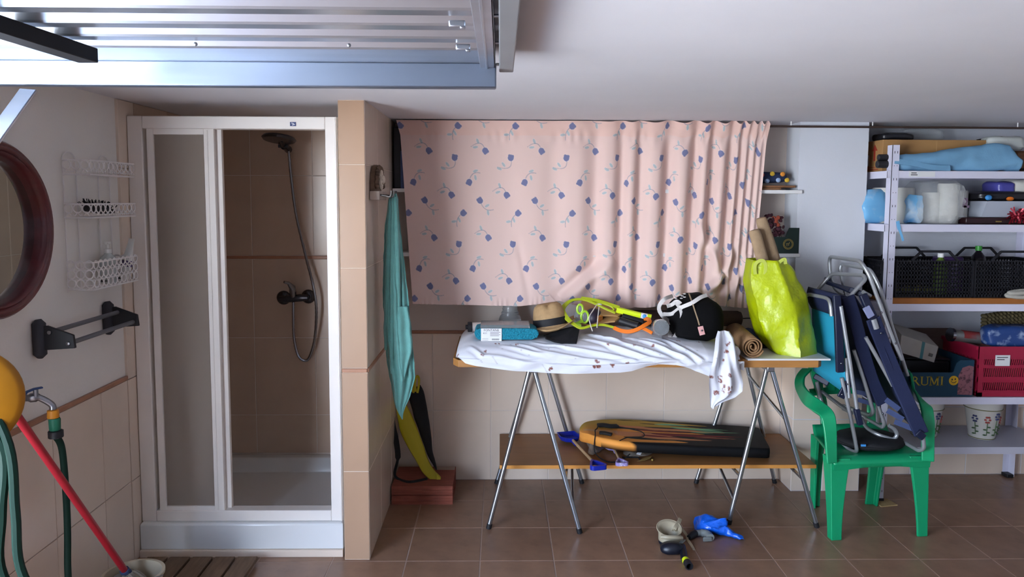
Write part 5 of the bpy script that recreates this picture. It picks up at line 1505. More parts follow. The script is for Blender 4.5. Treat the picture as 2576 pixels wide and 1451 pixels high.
crumple('film_bag', 'crumpled clear film bag under the bodyboard nose', 'bag', [at(x, y, Z=LZ) for x, y in ((1468, 1108), (1480, 1112), (1505, 1112), (1530, 1122), (1512, 1135), (1490, 1146), (1478, 1140), (1482, 1128))], LZ, .045, m_film, 1.)
fb2 = crumple('film_bag', 'crumpled clear film bag with white printed patch beneath bodyboard', 'bag', [at(x, y, Z=LZ) for x, y in ((1572, 1132), (1600, 1128), (1645, 1135), (1630, 1148), (1600, 1150), (1570, 1145))], LZ, .022, m_film, 2.)
pm_ = at(1609, 1138, Z=LZ + .03); build('printed_patch', MB().box(pm_, (.022, .04, .0015), (.2, 0, -.5)), m_ink, fb2)
m_gleaf = mat('gilt_leaf', '8a7244', .4, .5)
gl = at(1620, 1158, Z=LZ); gl.z = LZ
glt = thing('gilt_clip', 'gilt leaf shaped clip with dark pin beside the lilac shovel', 'clip', gl)
lf_ = [(-.04, -.012), (-.01, .004), (.02, .012), (.045, .012), (.03, -.004), (0, -.012)]
build('leaf', MB().prism(lf_, .003, Euler((.25, -.1, .1)).to_matrix(), gl + V(0, 0, .006)), m_gleaf, glt, bevel=.001)
build('bead', MB().ball(gl + V(.042, -.008, .006), .006, 10, 6), m_gold, glt)
build('pin', MB().tube([at(1565, 1150, Z=LZ + .006), at(1605, 1150, Z=LZ + .008), at(1610, 1156, Z=LZ + .006)], .004, 6), m_cap, glt)

# ================================================================== GREEN CHAIR
m_green = mat('green_plastic', '119460', .3, var=.03)
A, B, C_, D = at(2092, 1360, Z=0), at(2334, 1349, Z=0), at(2192, 1258, Z=0), at(2034, 1275, Z=0)
C_ = V(2.02, 3.83, 0); D = V(1.66, 3.80, 0)
A.z = B.z = 0
gch = thing('plastic_armchair', 'green plastic garden armchair loaded with folded beach chairs', 'chair', (A + B + C_ + D) / 4)
ZS = .40
ex = (B - A).normalized(); ey = V(-ex.y, ex.x, 0)
fl_, fr_ = A + ey * .045 + ex * .05, B + ey * .035 - ex * .05
S = [V(A.x + .0, A.y + .02, ZS), V(B.x + .0, B.y + .02, ZS), V(C_.x + .035, C_.y - .02, ZS), V(D.x - .01, D.y - .02, ZS)]


def seatf(a, b):
    """a: left to right, b: front to back"""
    p = (S[0] * (1 - a) + S[1] * a) * (1 - b) + (S[3] * (1 - a) + S[2] * a) * b
    e = min(a, 1 - a, (1 - b) * 1.0, b)
    z = ZS - .018 * math.sin(PI * a) * math.sin(PI * b) - .03 * max(0, 1 - b / .10) ** 2 + .05 * max(0, (b - .85) / .15) ** 2
    return V(p.x, p.y - .012 * max(0, 1 - b / .1), z)


build('seat', MB().grid(30, 30, seatf), m_green, gch, solid=.006, smooth=180)
ap = []
for k in range(31):
    a = k / 30; p = seatf(a, 0.0); ap.append(p)
build('front_apron', MB().loft([[p + V(0, 0, -.0), p + V(0, .004, -.022 - .014 * math.cos(2 * PI * k / 30) * .5), p + V(0, .012, -.022), p + V(0, .010, 0)] for k, p in enumerate(ap)]), m_green, gch, smooth=60)


def leg_(foot, top, w0, w1, side, front):
    """hollow angle leg that widens upwards"""
    rg = []
    for f_ in np.linspace(0, 1, 12):
        p = foot.lerp(top, f_); w_ = w0 + (w1 - w0) * f_ ** 1.6
        dx, dy = ex * side, ey * (1 if front else -1)
        t_ = .012 + .008 * f_
        rg.append([p, p + dx * w_, p + dx * w_ + dy * t_, p + dx * t_ + dy * t_ * 1.4, p + dx * t_ + dy * w_ * .8, p + dy * w_ * .8])
    return MB().loft(rg)


for foot, top_, sd, fr_f in ((A, A + V(-.01, .02, ZS - .005), 1, True), (B, B + V(.0, .02, ZS - .005), -1, True), (D, S[3] + V(0, .02, -.005), 1, False), (C_, S[2] + V(0, .02, -.005), -1, False)):
    build('leg', leg_(foot, top_, .052, .10 if fr_f else .075, sd, fr_f), m_green, gch, smooth=50, bevel=.003)
# arms: posts rising from the front legs, sweeping back and up into the backrest
for sd, bk_, pts in ((-1, S[3], [(2092, 1165, 3.40), (2090, 1110, 3.41), (2087, 1070, 3.42), (2080, 1042, 3.44), (2056, 1022, 3.54), (2030, 1002, 3.66), (2014, 976, 3.77), (2013, 950, 3.82), (2030, 928, 3.86)]),
                     (1, S[2], [(2334, 1160, 3.43), (2334, 1110, 3.44), (2335, 1062, 3.45), (2330, 1024, 3.48), (2316, 1004, 3.56), (2302, 992, 3.68), (2296, 972, 3.80), (2292, 950, 3.87), (2276, 930, 3.92)])):
    sp2 = spline([at(x, y, Y=yy) for x, y, yy in pts], 6); n_ = len(sp2)
    def nrm_(i):
        f_ = i / n_; c1 = V(-.3 * sd, -1, 0); c2 = V(.25 * sd, -.5, .8); c3 = V(.9 * sd, -.5, .1)
        return c1.lerp(c2, min(1, f_ / .35)) if f_ < .35 else (c2.lerp(c3, min(1, (f_ - .35) / .35)))
    build('arm', MB().strap(sp2, [.055 + .012 * math.sin(PI * min(1, i / n_)) for i in range(n_)], .014, nrm_), m_green, gch, smooth=70, bevel=.004)
    inx = ex * (-.075 * sd)
    post = spline([bk_ + inx + V(0, .0, -.01), bk_ + inx * .9 + V(0, .035, .16), bk_ + inx * .4 + V(0, .06, .30), bk_ + V(0, .075, .385) + inx * .2], 6)
    build('back_post', MB().strap(post, .045, .014, lambda i: (0, -1, .1)), m_green, gch, smooth=60, bevel=.004)
bm_ = MB()
for z0, z1 in ((.19, .225), (.33, .395)):
    rows = []
    for k in range(21):
        a = k / 20; p = S[3].lerp(S[2], a); bow = .035 * math.sin(PI * a)
        yo = lambda z: .045 + (z - .18) * .17 + bow
        up2 = z1 + (.02 * math.sin(PI * a) if z1 > .3 else 0)
        rows.append([p + V(0, yo(z0), z0), p + V(0, yo(z1), up2), p + V(0, yo(z1) + .012, up2), p + V(0, yo(z0) + .012, z0)])
    bm_.loft(rows)
for k in range(5):
    a = .14 + .18 * k; p = S[3].lerp(S[2], a); bow = .035 * math.sin(PI * a)
    bm_.bar(p + V(0, .053 + bow, .21), p + V(0, .076 + bow, .345), .045, .012, up=(0, -1, 0))
build('backrest', bm_, m_green, gch, smooth=50)
# black coiled bag on the seat
m_coil = mat('black_nylon', '0e0f13', .7, bump=.5, bscale=70)
cbz = at(2185, 1110, Y=3.62)
cb_ = thing('black_pouch', 'flat round black nylon pouch on the green chair seat', 'pouch', V(cbz.x, 3.62, ZS))
rg = [[V(cbz.x + rx * math.cos(t), 3.62 + ry * math.sin(t), ZS - .004 + z) for t in np.linspace(0, 2 * PI, 29)[:-1]] for rx, ry, z in ((.12, .10, 0), (.165, .135, .012), (.17, .14, .03), (.15, .12, .05), (.08, .06, .058))]
build('pouch_body', MB().loft(rg).wob(.006, 18), m_coil, cb_, smooth=180)
build('pouch_rim', MB().tube([V(cbz.x + .168 * math.cos(t), 3.62 + .138 * math.sin(t), ZS + .022) for t in np.linspace(0, 2 * PI, 40)[:-1]], .005, 6, closed=True), m_net, cb_)
build('blue_tab', MB().box(at(2172, 1120, Y=3.485), (.022, .006, .01)), m_blueb, cb_)

# ================================================================== FOLDED BEACH CHAIRS
m_alu = mat('brushed_aluminium', 'a6a9ac', .38, .6)
m_turq = mat('turquoise_canvas', '1c8fae', .75, bump=.3, bscale=300)
m_nvy = mat('navy_canvas', '161f40', .8, bump=.3, bscale=300, var=.1, vscale=10)
m_nvs = mat('faded_navy_stripe', '3a466c', .8)
m_nvp = mat('navy_plastic', '141a33', .45)


def P(px, py, yy): return at(px, py, Y=yy)


def tubes(parent, runs, r=.0095, name='frame_tube', m_=None, rad=.035):
    for run in runs: build(name, MB().tube(rounded([P(*q) for q in run], rad), r, 10), m_ or m_alu, parent)


def panel(parent, name, q, m_, th=.006, n=10, sag=.0):
    a, b, c, d = [P(*p) for p in q]; nn = (b - a).cross(d - a).normalized()
    o = build(name, MB().grid(n, n, lambda s, t: (a.lerp(b, s)).lerp(d.lerp(c, s), t) + nn * (sag * math.sin(PI * s) * math.sin(PI * t))), m_, parent, solid=th, smooth=180)
    return o


def slab(parent, name, pts, wd, th, m_, nrm=(0, -1, 0), bev=.004):
    return build(name, MB().strap(pts, wd, th, nrm), m_, parent, bevel=bev, smooth=50)


# A: turquoise seat, nearest the table
N1, F1 = 3.50, 3.80
ca_ = thing('beach_chair', 'folded beach chair with turquoise canvas nearest the lime bag', 'beach chair', P(2125, 1130, N1), 'folded beach chairs on the green chair')
panel(ca_, 'canvas', ((2044, 776, F1), (2122, 795, N1), (2128, 990, N1), (2047, 932, F1)), m_turq, .008, sag=.004)
build('headrest', MB().grid(10, 8, lambda s, t: P(2038, 722, F1).lerp(P(2112, 742, N1), s).lerp(P(2046, 772, F1).lerp(P(2118, 796, N1), s), t) + V(-.016 * math.sin(PI * t), 0, 0)), m_nvy, ca_, solid=.022, smooth=180)
tubes(ca_, [[(2024, 746, F1 - .04), (2034, 740, F1 - .05), (2076, 748, 3.60), (2088, 756, N1 + .01), (2092, 795, N1)]], .0095, 'arm_tube')
tubes(ca_, [[(2115, 770, N1 - .02), (2138, 910, N1 - .02), (2158, 1042, N1 - .02)], [(2117, 950, N1), (2139, 1045, N1), (2157, 1138, N1), (2138, 1132, N1 + .05), (2094, 1090, 3.66), (2066, 1010, F1), (2055, 960, F1)], [(2068, 985, F1), (2098, 1008, 3.68), (2142, 1040, N1 + .02)], [(2055, 962, F1), (2065, 1014, F1)], [(2128, 900, N1), (2136, 1000, N1)]])
slab(ca_, 'armrest', [P(2104, 742, N1 - .01), P(2108, 800, N1 - .01), P(2113, 936, N1 - .01)], .036, .022, m_nvp)
slab(ca_, 'foot_grip', [P(2154, 1028, N1 - .02), P(2164, 1068, N1 - .02)], .026, .024, m_nvp)
slab(ca_, 'hinge_plate', [P(2048, 945, F1 - .01), P(2085, 965, F1 - .06)], .03, .012, m_nvp)
slab(ca_, 'hinge_plate', [P(2114, 1000, N1), P(2136, 960, N1)], .038, .012, m_nvp)
for px, py in ((2116, 914), (2132, 966), (2118, 992)): build('rivet', MB().ball(P(px, py, N1 - .025), .005, 8, 5), m_chrome, ca_)

# B: navy, in the middle
N2, F2 = 3.56, 3.90
cb2 = thing('beach_chair', 'folded navy beach chair in the middle of the leaning stack', 'beach chair', P(2215, 1075, N2), 'folded beach chairs on the green chair')
panel(cb2, 'canvas', ((2060, 728, F2), (2128, 745, N2), (2205, 1015, N2), (2120, 960, F2)), m_nvy, .008)
slab(cb2, 'canvas_edge', spline([P(2133, 745, N2 - .01), P(2150, 800, N2 - .01), P(2172, 885, N2 - .01), P(2196, 960, N2 - .01), P(2222, 1015, N2 - .01)], 4), .062, .014, m_nvy)
tubes(cb2, [[(2052, 735, F2), (2092, 688, F2 - .04), (2172, 692, N2 + .03), (2178, 702, N2 + .01), (2136, 748, N2)], [(2148, 880, N2 - .02), (2175, 960, N2 - .02), (2197, 1035, N2 - .02), (2190, 1045, N2), (2120, 1020, F2 - .05)], [(2167, 893, N2), (2196, 985, N2), (2225, 1065, N2), (2220, 1075, N2 + .02), (2168, 1046, F2 - .1), (2120, 1028, F2)], [(2168, 1052, 3.72), (2178, 1075, 3.66), (2205, 1092, N2 + .02), (2248, 1106, N2), (2258, 1094, N2), (2250, 1078, N2), (2236, 1070, N2)]])
slab(cb2, 'armrest', [P(2080, 700, F2), P(2085, 712, F2 - .03), P(2140, 730, N2 + .05), P(2180, 744, N2)], .03, .02, m_nvp)
for k, (x0, y0, x1, y1) in enumerate(((2152, 985, 2190, 992), (2158, 1005, 2196, 1016))):
    slab(cb2, 'stripe', [P(x0, y0, N2 + .06), P(x1, y1, N2 + .02)], .022, .004, m_nvs, bev=0)
for px, py in ((2196, 1022), (2221, 1040)): build('rivet', MB().ball(P(px, py, N2 - .02), .005, 8, 5), m_chrome, cb2)

# C: navy, leaning over to the right
N3, F3 = 3.50, 3.90
cc3 = thing('beach_chair', 'folded navy beach chair with tall silver loops next to the rack', 'beach chair', P(2325, 1130, N3), 'folded beach chairs on the green chair')
panel(cc3, 'canvas', ((2150, 745, F3), (2205, 830, N3), (2312, 1090, 3.40), (2225, 1000, 3.8)), m_nvy, .008)
slab(cc3, 'canvas_edge', spline([P(2196, 800, N3 - .01), P(2222, 870, N3 - .01), P(2262, 965, 3.45), P(2300, 1050, 3.40), P(2318, 1092, 3.385)], 4), .07, .014, m_nvy)
tubes(cc3, [[(2120, 740, F3), (2100, 728, F3), (2088, 690, F3), (2086, 645, F3), (2165, 656, N3 + .04), (2186, 690, N3), (2245, 850, N3), (2268, 905, N3)], [(2127, 742, F3 + .03), (2113, 675, F3 + .03), (2117, 664, F3 + .03), (2190, 678, N3 + .09), (2212, 720, N3 + .05), (2253, 850, N3 + .05), (2283, 945, N3 + .05)], [(2178, 848, N3 - .02), (2210, 905, N3 - .02), (2246, 970, N3 - .02)], [(2190, 745, N3 + .02), (2170, 733, N3 + .02)], [(2322, 1098, 3.385), (2325, 1128, 3.39), (2312, 1134, 3.42), (2268, 1108, 3.60), (2240, 1088, 3.70)]])
slab(cc3, 'arm_sleeve', [P(2170, 740, N3), P(2184, 772, N3 - .01), P(2198, 800, N3 - .01)], .036, .026, m_nvp)
slab(cc3, 'sleeve_band', [P(2178, 772, N3 - .022), P(2192, 797, N3 - .022)], .034, .012, mat('pale_band', '8389ac', .7), bev=.002)
tubes(cc3, [[(2196, 802, N3 - .01), (2204, 826, N3 - .01)]], .016, 'collar')
slab(cc3, 'foot_grip', [P(2306, 1085, 3.385), P(2322, 1100, 3.385)], .034, .028, m_nvp)
for k, (x0, y0, x1, y1) in enumerate(((2222, 1000, 2262, 1030), (2232, 1032, 2272, 1055), (2250, 1060, 2296, 1078))):
    slab(cc3, 'stripe', [P(x0, y0, N3 + .05), P(x1, y1, N3 + .015)], .026, .004, m_nvs, bev=0)
for px, py in ((2216, 838), (2218, 786), (2253, 864)): build('rivet', MB().ball(P(px, py, N3 - .025), .005, 8, 5), m_chrome, cc3)

# ================================================================== THINGS ON THE FLOOR
m_sil = mat('milky_silicone', 'b5a98e', .35, trans=.25, ior=1.3)
m_sil2 = mat('clear_silicone', 'b9bfb8', .2, trans=.6, ior=1.25)
m_mask = mat('dark_navy_rubber', '10131f', .4)
m_neon = mat('neon_yellow_band', 'c9d61a', .5)
mk = at(1690, 1382, Z=0)
msk = thing('diving_mask', 'milky silicone diving mask lying on the floor tiles', 'mask', V(mk.x, mk.y, 0))


def fl(px, py, z=0.): return at(px, py, Z=z)


# face skirt: a leaning oval cup, window frame to the front
c0_ = fl(1684, 1366, 0.)
sk = []
for (dy, dz, rx, ry) in ((-.006, .008, .040, .030), (-.004, .022, .054, .042), (.0, .040, .053, .042), (.006, .058, .054, .044), (.01, .070, .060, .050), (.01, .071, .054, .044), (.008, .066, .045, .036), (.004, .050, .042, .034), (-.004, .016, .036, .027)):
    sk.append([c0_ + V(rx * math.cos(t), dy + ry * math.sin(t), dz * (1 + .28 * math.sin(t))) for t in np.linspace(0, 2 * PI, 33)[:-1]])
build('skirt', MB().loft(sk, caps=False), m_sil, msk, smooth=180)
build('window_frame', MB().tube([c0_ + V(.044 * math.cos(t), -.008 + .034 * math.sin(t), .011) for t in np.linspace(0, 2 * PI, 33)[:-1]], .010, 8, closed=True), m_mask, msk)
build('skirt_rim', MB().tube([c0_ + V(.058 * math.cos(t), .01 + .048 * math.sin(t), .070 * (1 + .28 * math.sin(t))) for t in np.linspace(0, 2 * PI, 33)[:-1]], .0035, 6, closed=True), m_sil, msk)
build('nose_bridge', MB().tube(spline([c0_ + V(-.045, -.03, .045), c0_ + V(-.02, -.045, .05), c0_ + V(.02, -.045, .048), c0_ + V(.05, -.03, .04)], 5), .011, 8), m_sil, msk)
nb = fl(1688, 1379, .018)
build('nose_pocket', MB().loft([[nb + V(rx * math.cos(t), -.02 + dy, .006 + max(-.018, rz * math.sin(t))) for t in np.linspace(0, 2 * PI, 21)[:-1]] for rx, rz, dy in ((.050, .026, .03), (.054, .030, .0), (.042, .024, -.018), (.014, .012, -.028))]), m_mask, msk, smooth=180)
build('strap', MB().strap(spline([fl(1694, 1335, .05), fl(1698, 1328, .07), fl(1708, 1312, .085), fl(1711, 1304, .09)], 5), .018, .003, (0, -1, .6)), m_sil, msk)
build('strap_loop', MB().strap(spline([fl(1697, 1335, .06), fl(1707, 1328, .055), fl(1718, 1334, .04), fl(1727, 1346, .02), fl(1729, 1356, .012), fl(1735, 1365, .008), fl(1743, 1377, .004), fl(1746, 1383, .004)], 6), .012, .003, (0, -1, .8)), m_sil, msk)
build('buckle', MB().box(fl(1707, 1373, .016), (.012, .03, .02), (0, 0, .3)).box(fl(1716, 1362, .022), (.018, .045, .006), (.1, 0, -.7)), m_sil2, msk, bevel=.003)
sn = thing('snorkel', 'dark snorkel tube with neon yellow band beside the diving mask', 'snorkel', fl(1725, 1395, 0))
s0, s1, s2, s3 = fl(1716, 1375, .018), fl(1720, 1393, .018), fl(1722, 1405, .018), fl(1729, 1416, .018)
build('tube', MB().tube(spline([s0, s1, s2, s3], 5), .0165, 14, caps=True), m_mask, sn)
d_ = (s3 - s2).normalized(); e0 = s3 - d_ * .008
build('neon_band', MB().tube([e0 - d_ * .02, e0 + d_ * .004], .0172, 14), m_neon, sn)
build('open_end', MB().lathe([(.012, -.02), (.0175, -.02), (.018, .016), (.013, .016), (.012, -.018)], e0 + d_ * .022, 16, d_.to_track_quat('Z', 'Y').to_matrix(), caps=False), m_black, sn)
mp2 = thing('snorkel_mouthpiece', 'clear silicone snorkel mouthpiece with black joint beside blue bag', 'mouthpiece', fl(1775, 1352, 0))
build('joint', MB().tube([fl(1733, 1352, .016), fl(1741, 1346, .017), fl(1750, 1341, .018)], [.012, .017, .016], 12), m_black, mp2)
build('elbow', MB().tube(spline([fl(1750, 1341, .018), fl(1765, 1340, .018), fl(1780, 1343, .02), fl(1788, 1352, .02)], 5), [.015] * 5 + [.018] * 11, 12), m_sil2, mp2)
build('bite_plate', MB().box(fl(1780, 1356, .014), (.045, .012, .022), (0, 0, .1)), m_sil2, mp2, bevel=.005)
m_bbag = mat('blue_film', '0f5fd0', .3, coat=.2, bump=.8, bscale=35, bdist=.006)
bb_ = thing('blue_plastic_bag', 'bright blue crumpled plastic bag at the trestle foot', 'bag', fl(1810, 1345, 0))
rg = []
prof_b = ((1751, 1316, 1330, .014), (1757, 1311, 1338, .042), (1772, 1308, 1344, .062), (1790, 1306, 1348, .07), (1808, 1304, 1350, .072), (1822, 1310, 1350, .06), (1836, 1322, 1354, .046), (1850, 1332, 1358, .036), (1862, 1342, 1361, .026), (1873, 1352, 1362, .012))
for (px, yt, yb, h) in prof_b:
    b0 = fl(px, yb, 0); t0_ = fl(px, (yt + yb) / 2 + 3, h); c_ = V((b0.x + t0_.x) / 2, b0.y + max(.012, h * .8), 0); ry = max(.012, h * .85)
    rg.append([V(c_.x, c_.y + ry * math.cos(t), max(.002, h * .5 + h * .55 * math.sin(t))) for t in np.linspace(0, 2 * PI, 23)[:-1]])
rg2 = []
for a_, b_ in zip(rg, rg[1:]):
    for k in range(4): rg2.append([p.lerp(q, k / 4) for p, q in zip(a_, b_)])
rg2.append(rg[-1])
bm = MB().loft(rg2).wob(.014, 20).wob(.007, 48); bm.v = [(x, y, max(.001, z)) for x, y, z in bm.v]
build('bag_body', bm, m_bbag, bb_, smooth=60)
fp = [fl(1766, 1316, .06), fl(1826, 1300, .10), fl(1831, 1322, .055), fl(1796, 1330, .05)]
build('bag_flap', MB().grid(10, 8, lambda s, t: fp[0].lerp(fp[1], s).lerp(fp[3].lerp(fp[2], s), t) + mnoise.noise_vector(V(s * 3, t * 3, 5)) * .008), m_bbag, bb_, solid=.002, smooth=180)
# ================================================================== METAL RACK
m_rack = mat('lilac_white_enamel', 'cfcfe0', .45)
m_shelfg = mat('grey_white_enamel', 'b6b6c2', .45)
RXa, RXb, RYa, RYb = 2.022, 3.06, 3.852, 4.235
rk_ = thing('metal_rack', 'lilac white slotted metal rack filling the recess beside the pillar', 'rack', (2.54, 4.04, 0))
ZSH = [1.784, 1.504, 1.082, .576, .302]
for xa, ya, sx, sy in ((RXa + .022, RYa - .003, 1, 1), (RXb - .022, RYa - .003, -1, 1), (RXa + .022, RYb + .003, 1, -1), (RXb - .022, RYb + .003, -1, -1)):
    ztop_ = 1.918
    u_ = build('upright', MB().bx(xa, xa + sx * .038, ya, ya + sy * .0025, .006, ztop_).bx(xa, xa + sx * .0025, ya, ya + sy * .05, .006, ztop_), m_rack, rk_, smooth=0)
    hm_ = MB()
    for k in range(27):
        z = .06 + k * .07
        for o in (.013, .028): hm_.box((xa + sx * o, ya - sy * .0004, z), (.0026, .0006, .012 if k % 2 == 0 else .004))
    build('slot_holes', hm_, m_cap, u_, smooth=0, kind='stuff')
    build('foot', MB().bx(xa - .003, xa + sx * .042, ya - sy * .003, ya + sy * .052, 0, .02), m_black, u_, bevel=.003)
for z in ZSH:
    s = MB().bx(RXa, RXb, RYa, RYb, z - .003, z).bx(RXa, RXb, RYa, RYa + .0025, z - .038, z - .003).bx(RXa, RXb, RYb - .0025, RYb, z - .038, z - .003)
    s.bx(RXa, RXa + .0025, RYa, RYb, z - .038, z - .003).bx(RXb - .0025, RXb, RYa, RYb, z - .038, z - .003)
    sh_o = build('shelf', s, m_rack if z != ZSH[4] else m_shelfg, rk_, smooth=0)
    if z == ZSH[0]:
        p, q = at(2287, 431, Y=RYa - .001), at(2352, 445, Y=RYa - .001)
        lb_ = build('shelf_label', MB().bx(p.x, q.x, RYa - .0012, RYa - .0002, q.z, p.z), m_paper, sh_o, smooth=0)
        build('label_lines', MB().bx(p.x + .012, p.x + .04, RYa - .0018, RYa - .0012, p.z - .010, p.z - .006).bx(p.x + .010, p.x + .045, RYa - .0018, RYa - .0012, p.z - .020, p.z - .016), m_print, lb_ if False else sh_o, smooth=0)
pd_ = at(2222, 1264, Z=0)
build('cardboard_pad', MB().box((pd_.x, pd_.y - .01, .003), (.10, .08, .006), (0, 0, .2)), mat('tan_card', 'a58a5c', .9), label='thin cardboard pad on the floor under the rack foot', cat='pad')
ru = rk_.children[0]

# ---- top shelf
m_card = mat('brown_cardboard', 'a37b4d', .85, var=.05, vscale=8)
m_rprint = mat('red_print', '9c3222', .8)
z1 = ZSH[0]
cx0 = at(2222, 350, Y=3.96).x; cz = at(2222, 351, Y=3.96).z; cx1 = at(2492, 350, Y=3.96).x
cbo = thing('cardboard_box', 'long brown cardboard box with a red arrow on the top shelf', 'box', ((cx0 + cx1) / 2, 4.07, z1))
build('carton', MB().bx(cx0, cx1, 3.96, 4.20, z1 + .001, cz), m_card, cbo, bevel=.002, smooth=0)
build('seam', MB().bx((cx0 + cx1) / 2 - .0015, (cx0 + cx1) / 2 + .0015, 3.9588, 3.96, z1 + .002, cz - .002), mat('pale_tape', 'b8925f', .6), cbo)
Msd = facing((-1, 0, 0)); ay = 4.045
arr = [(-.009, -.045), (.009, -.045), (.009, .01), (.03, .01), (0, .045), (-.03, .01), (-.009, .01)]
build('arrow', MB().prism(arr, .0006, Msd, (cx0 - .0001, ay, (z1 + cz) / 2 + .02)), m_rprint, cbo)
build('sticker', MB().bx(cx0 - .0008, cx0, 4.105, 4.165, z1 + .035, z1 + .095), m_paper, cbo)
build('print_lines', MB().bx(cx0 - .0007, cx0, 4.0, 4.19, z1 + .012, z1 + .016).bx(cx0 - .0007, cx0, 4.0, 4.19, z1 + .024, z1 + .027), m_rprint, cbo)
m_lblue = mat('light_blue_cotton', '6f9fc0', .9, bump=.35, bscale=120, var=.06, vscale=12)
bnd = thing('blue_bundle', 'light blue cloth bundle lying in front of the cardboard box', 'bundle', at(2400, 424, Y=3.89))
pts = [(2238, 392), (2262, 390), (2300, 388), (2345, 383), (2390, 377), (2430, 370), (2470, 364), (2505, 361), (2532, 366), (2550, 380), (2560, 396), (2562, 408)]
sp_ = spline([V(x, y, 0) for x, y in pts], 4); rg = []
for i, q in enumerate(sp_):
    tz_ = at(q.x, q.y, Y=3.89).z; c_ = at(q.x, q.y, Y=3.89); f_ = i / (len(sp_) - 1); end = min(1, .55 + 4 * f_, .45 + 4.5 * (1 - f_)); hgt_ = (tz_ - z1)
    rg.append([V(c_.x, 3.893 + .036 * end * math.cos(t) + .006 * math.sin(3 * t + 9 * f_), z1 + .002 + hgt_ * (.5 + .5 * math.sin(t))) for t in np.linspace(0, 2 * PI, 31)[:-1]])
bm = MB().loft(rg).wob(.008, 11).wob(.006, 26).wob(.002, 60); bm.v = [(x, y, max(z1 + .001, z)) for x, y, z in bm.v]
build('cloth_cover', bm, m_lblue, bnd, smooth=180)
for px, py, r_ in ((2223, 396, .017), (2220, 413, .021)):
    p = at(px, py, Y=3.90); build('pole_end', MB().tube([V(p.x - .03, 3.90, p.z), V(p.x + .028, 3.90, p.z)], r_, 10), m_black, bnd, bevel=.003)
build('cloth_tuck', MB().strap(spline([at(2250, 405, Y=3.852), at(2300, 412, Y=3.850), at(2345, 421, Y=3.85), at(2390, 423, Y=3.852)], 5), .028, .006, (0, -1, .3)), m_lblue, bnd)
m_wgbag = mat('white_green_plastic', 'c6ccc8', .4, mottle=('3f4c44', 18, .58), bump=.5, bscale=25, trans=.1)


def lump(name, lbl, cat_, px0, px1, py0, py1, yy, dep, m_, wob=.012, sc=20, parent=None, pw=.38, nz=None, n=22, seed=0.):
    """soft bulky thing seen in a photo rectangle, resting on nz"""
    a, b = at(px0, py1, Y=yy), at(px1, py0, Y=yy); zb_ = nz if nz is not None else a.z
    cx, hw_, hz = (a.x + b.x) / 2, (b.x - a.x) / 2, (b.z - zb_) / 2
    rg = []
    for j in range(11):
        t = -1 + 2 * j / 10; s = max(.72, (1 - abs(t) ** 6) ** .35)
        rg.append([V(cx + hw_ * s * math.copysign(abs(math.cos(q)) ** pw, math.cos(q)), yy + dep / 2 + dep / 2 * s * math.copysign(abs(math.sin(q)) ** pw, math.sin(q)), zb_ + hz + hz * t) for q in np.linspace(0, 2 * PI, n + 1)[:-1]])
    mb = MB().loft(rg).wob(wob, sc, seed).wob(wob * .4, sc * 2.7, seed); mb.v = [(x, y, max(zb_ + .001, z)) for x, y, z in mb.v]
    return build(name, mb, m_, parent, smooth=60, **({} if parent else dict(label=lbl, cat=cat_)))


lump('white_bag', 'white and green plastic bag draped at the right of box', 'bag', 2488, 2585, 343, 378, 3.93, .16, m_wgbag, .012, 22, nz=at(2500, 378, Y=3.93).z)
oc = at(2553, 424, Y=3.95)
och = thing('brown_case', 'rusty brown wooden case at the end of the top shelf', 'case', (oc.x + .14, 4.03, z1))
build('case_body', MB().bx(oc.x, oc.x + .30, 3.95, 4.15, z1 + .001, at(2553, 379, Y=3.95).z), m_plank, och, bevel=.012)
build('case_edge', MB().bx(oc.x - .002, oc.x + .302, 3.948, 3.952, z1 + .01, z1 + .02), m_dark, och)
m_dfilm = mat('dark_film', '1d1d22', .3, bump=.6, bscale=30)
lump('dark_bag', 'flat dark plastic bag lying on top of the cardboard box', 'bag', 2222, 2306, 334, 351, 4.0, .14, m_dfilm, .008, 25, nz=cz)
lump('clear_wrap', 'crumpled clear wrap on the cardboard box behind dark bag', 'wrap', 2270, 2380, 322, 350, 4.10, .08, mat('clear_wrap_film', 'c5ccd0', .12, alpha=.3, bump=.8, bscale=30), .012, 25, nz=cz)
pk = at(2480, 349, Y=4.02); build('dark_strap', MB().tube(spline([V(pk.x - .05, 4.02, cz + .004), V(pk.x - .02, 4.02, cz + .009), V(pk.x + .01, 4.03, cz + .004)], 4), .004, 6), m_black, label='short dark strap end lying on the cardboard box edge', cat='strap')

# ---- second shelf
z2 = ZSH[1]
m_roll = mat('white_paper_roll', 'cfcfc8', .9)
m_bfilm = mat('blue_wrap_film', '6fb0dc', .3, bump=.6, bscale=30, mottle=('c8d8e2', 9, .5))
tb_x = at(2182, 500, Y=4.03).x
pkp = thing('roll_pack', 'blue plastic pack of white paper rolls behind the rack upright', 'pack', (2.12, 4.06, z2))
lump('film', '', '', 2170, 2240, 476, 562, 3.99, .17, m_bfilm, .012, 22, parent=pkp, nz=z2)
for px in (2232, 2278):
    p = at(px, 520, Y=4.02); tz_ = at(px, 472, Y=4.02).z
    build('paper_roll', MB().lathe([(.018, 0), (.058, 0), (.06, .004), (.06, tz_ - z2 - .006), (.056, tz_ - z2 - .001), (.018, tz_ - z2)], (p.x, 4.06, z2 + .001), 24), m_roll, pkp)
lump('film_flap', '', '', 2283, 2327, 492, 557, 3.95, .05, m_bfilm, .014, 20, parent=pkp, nz=z2, seed=4.)
pts = [at(2258, 556, Y=3.846), at(2262, 575, Y=3.846), at(2268, 592, Y=3.844), at(2272, 606, Y=3.845)]
build('film_strip', MB().strap(spline(pts, 5), [.018] * 6 + [.012] * 10, .002, (0, -1, 0)), m_bfilm, pkp)
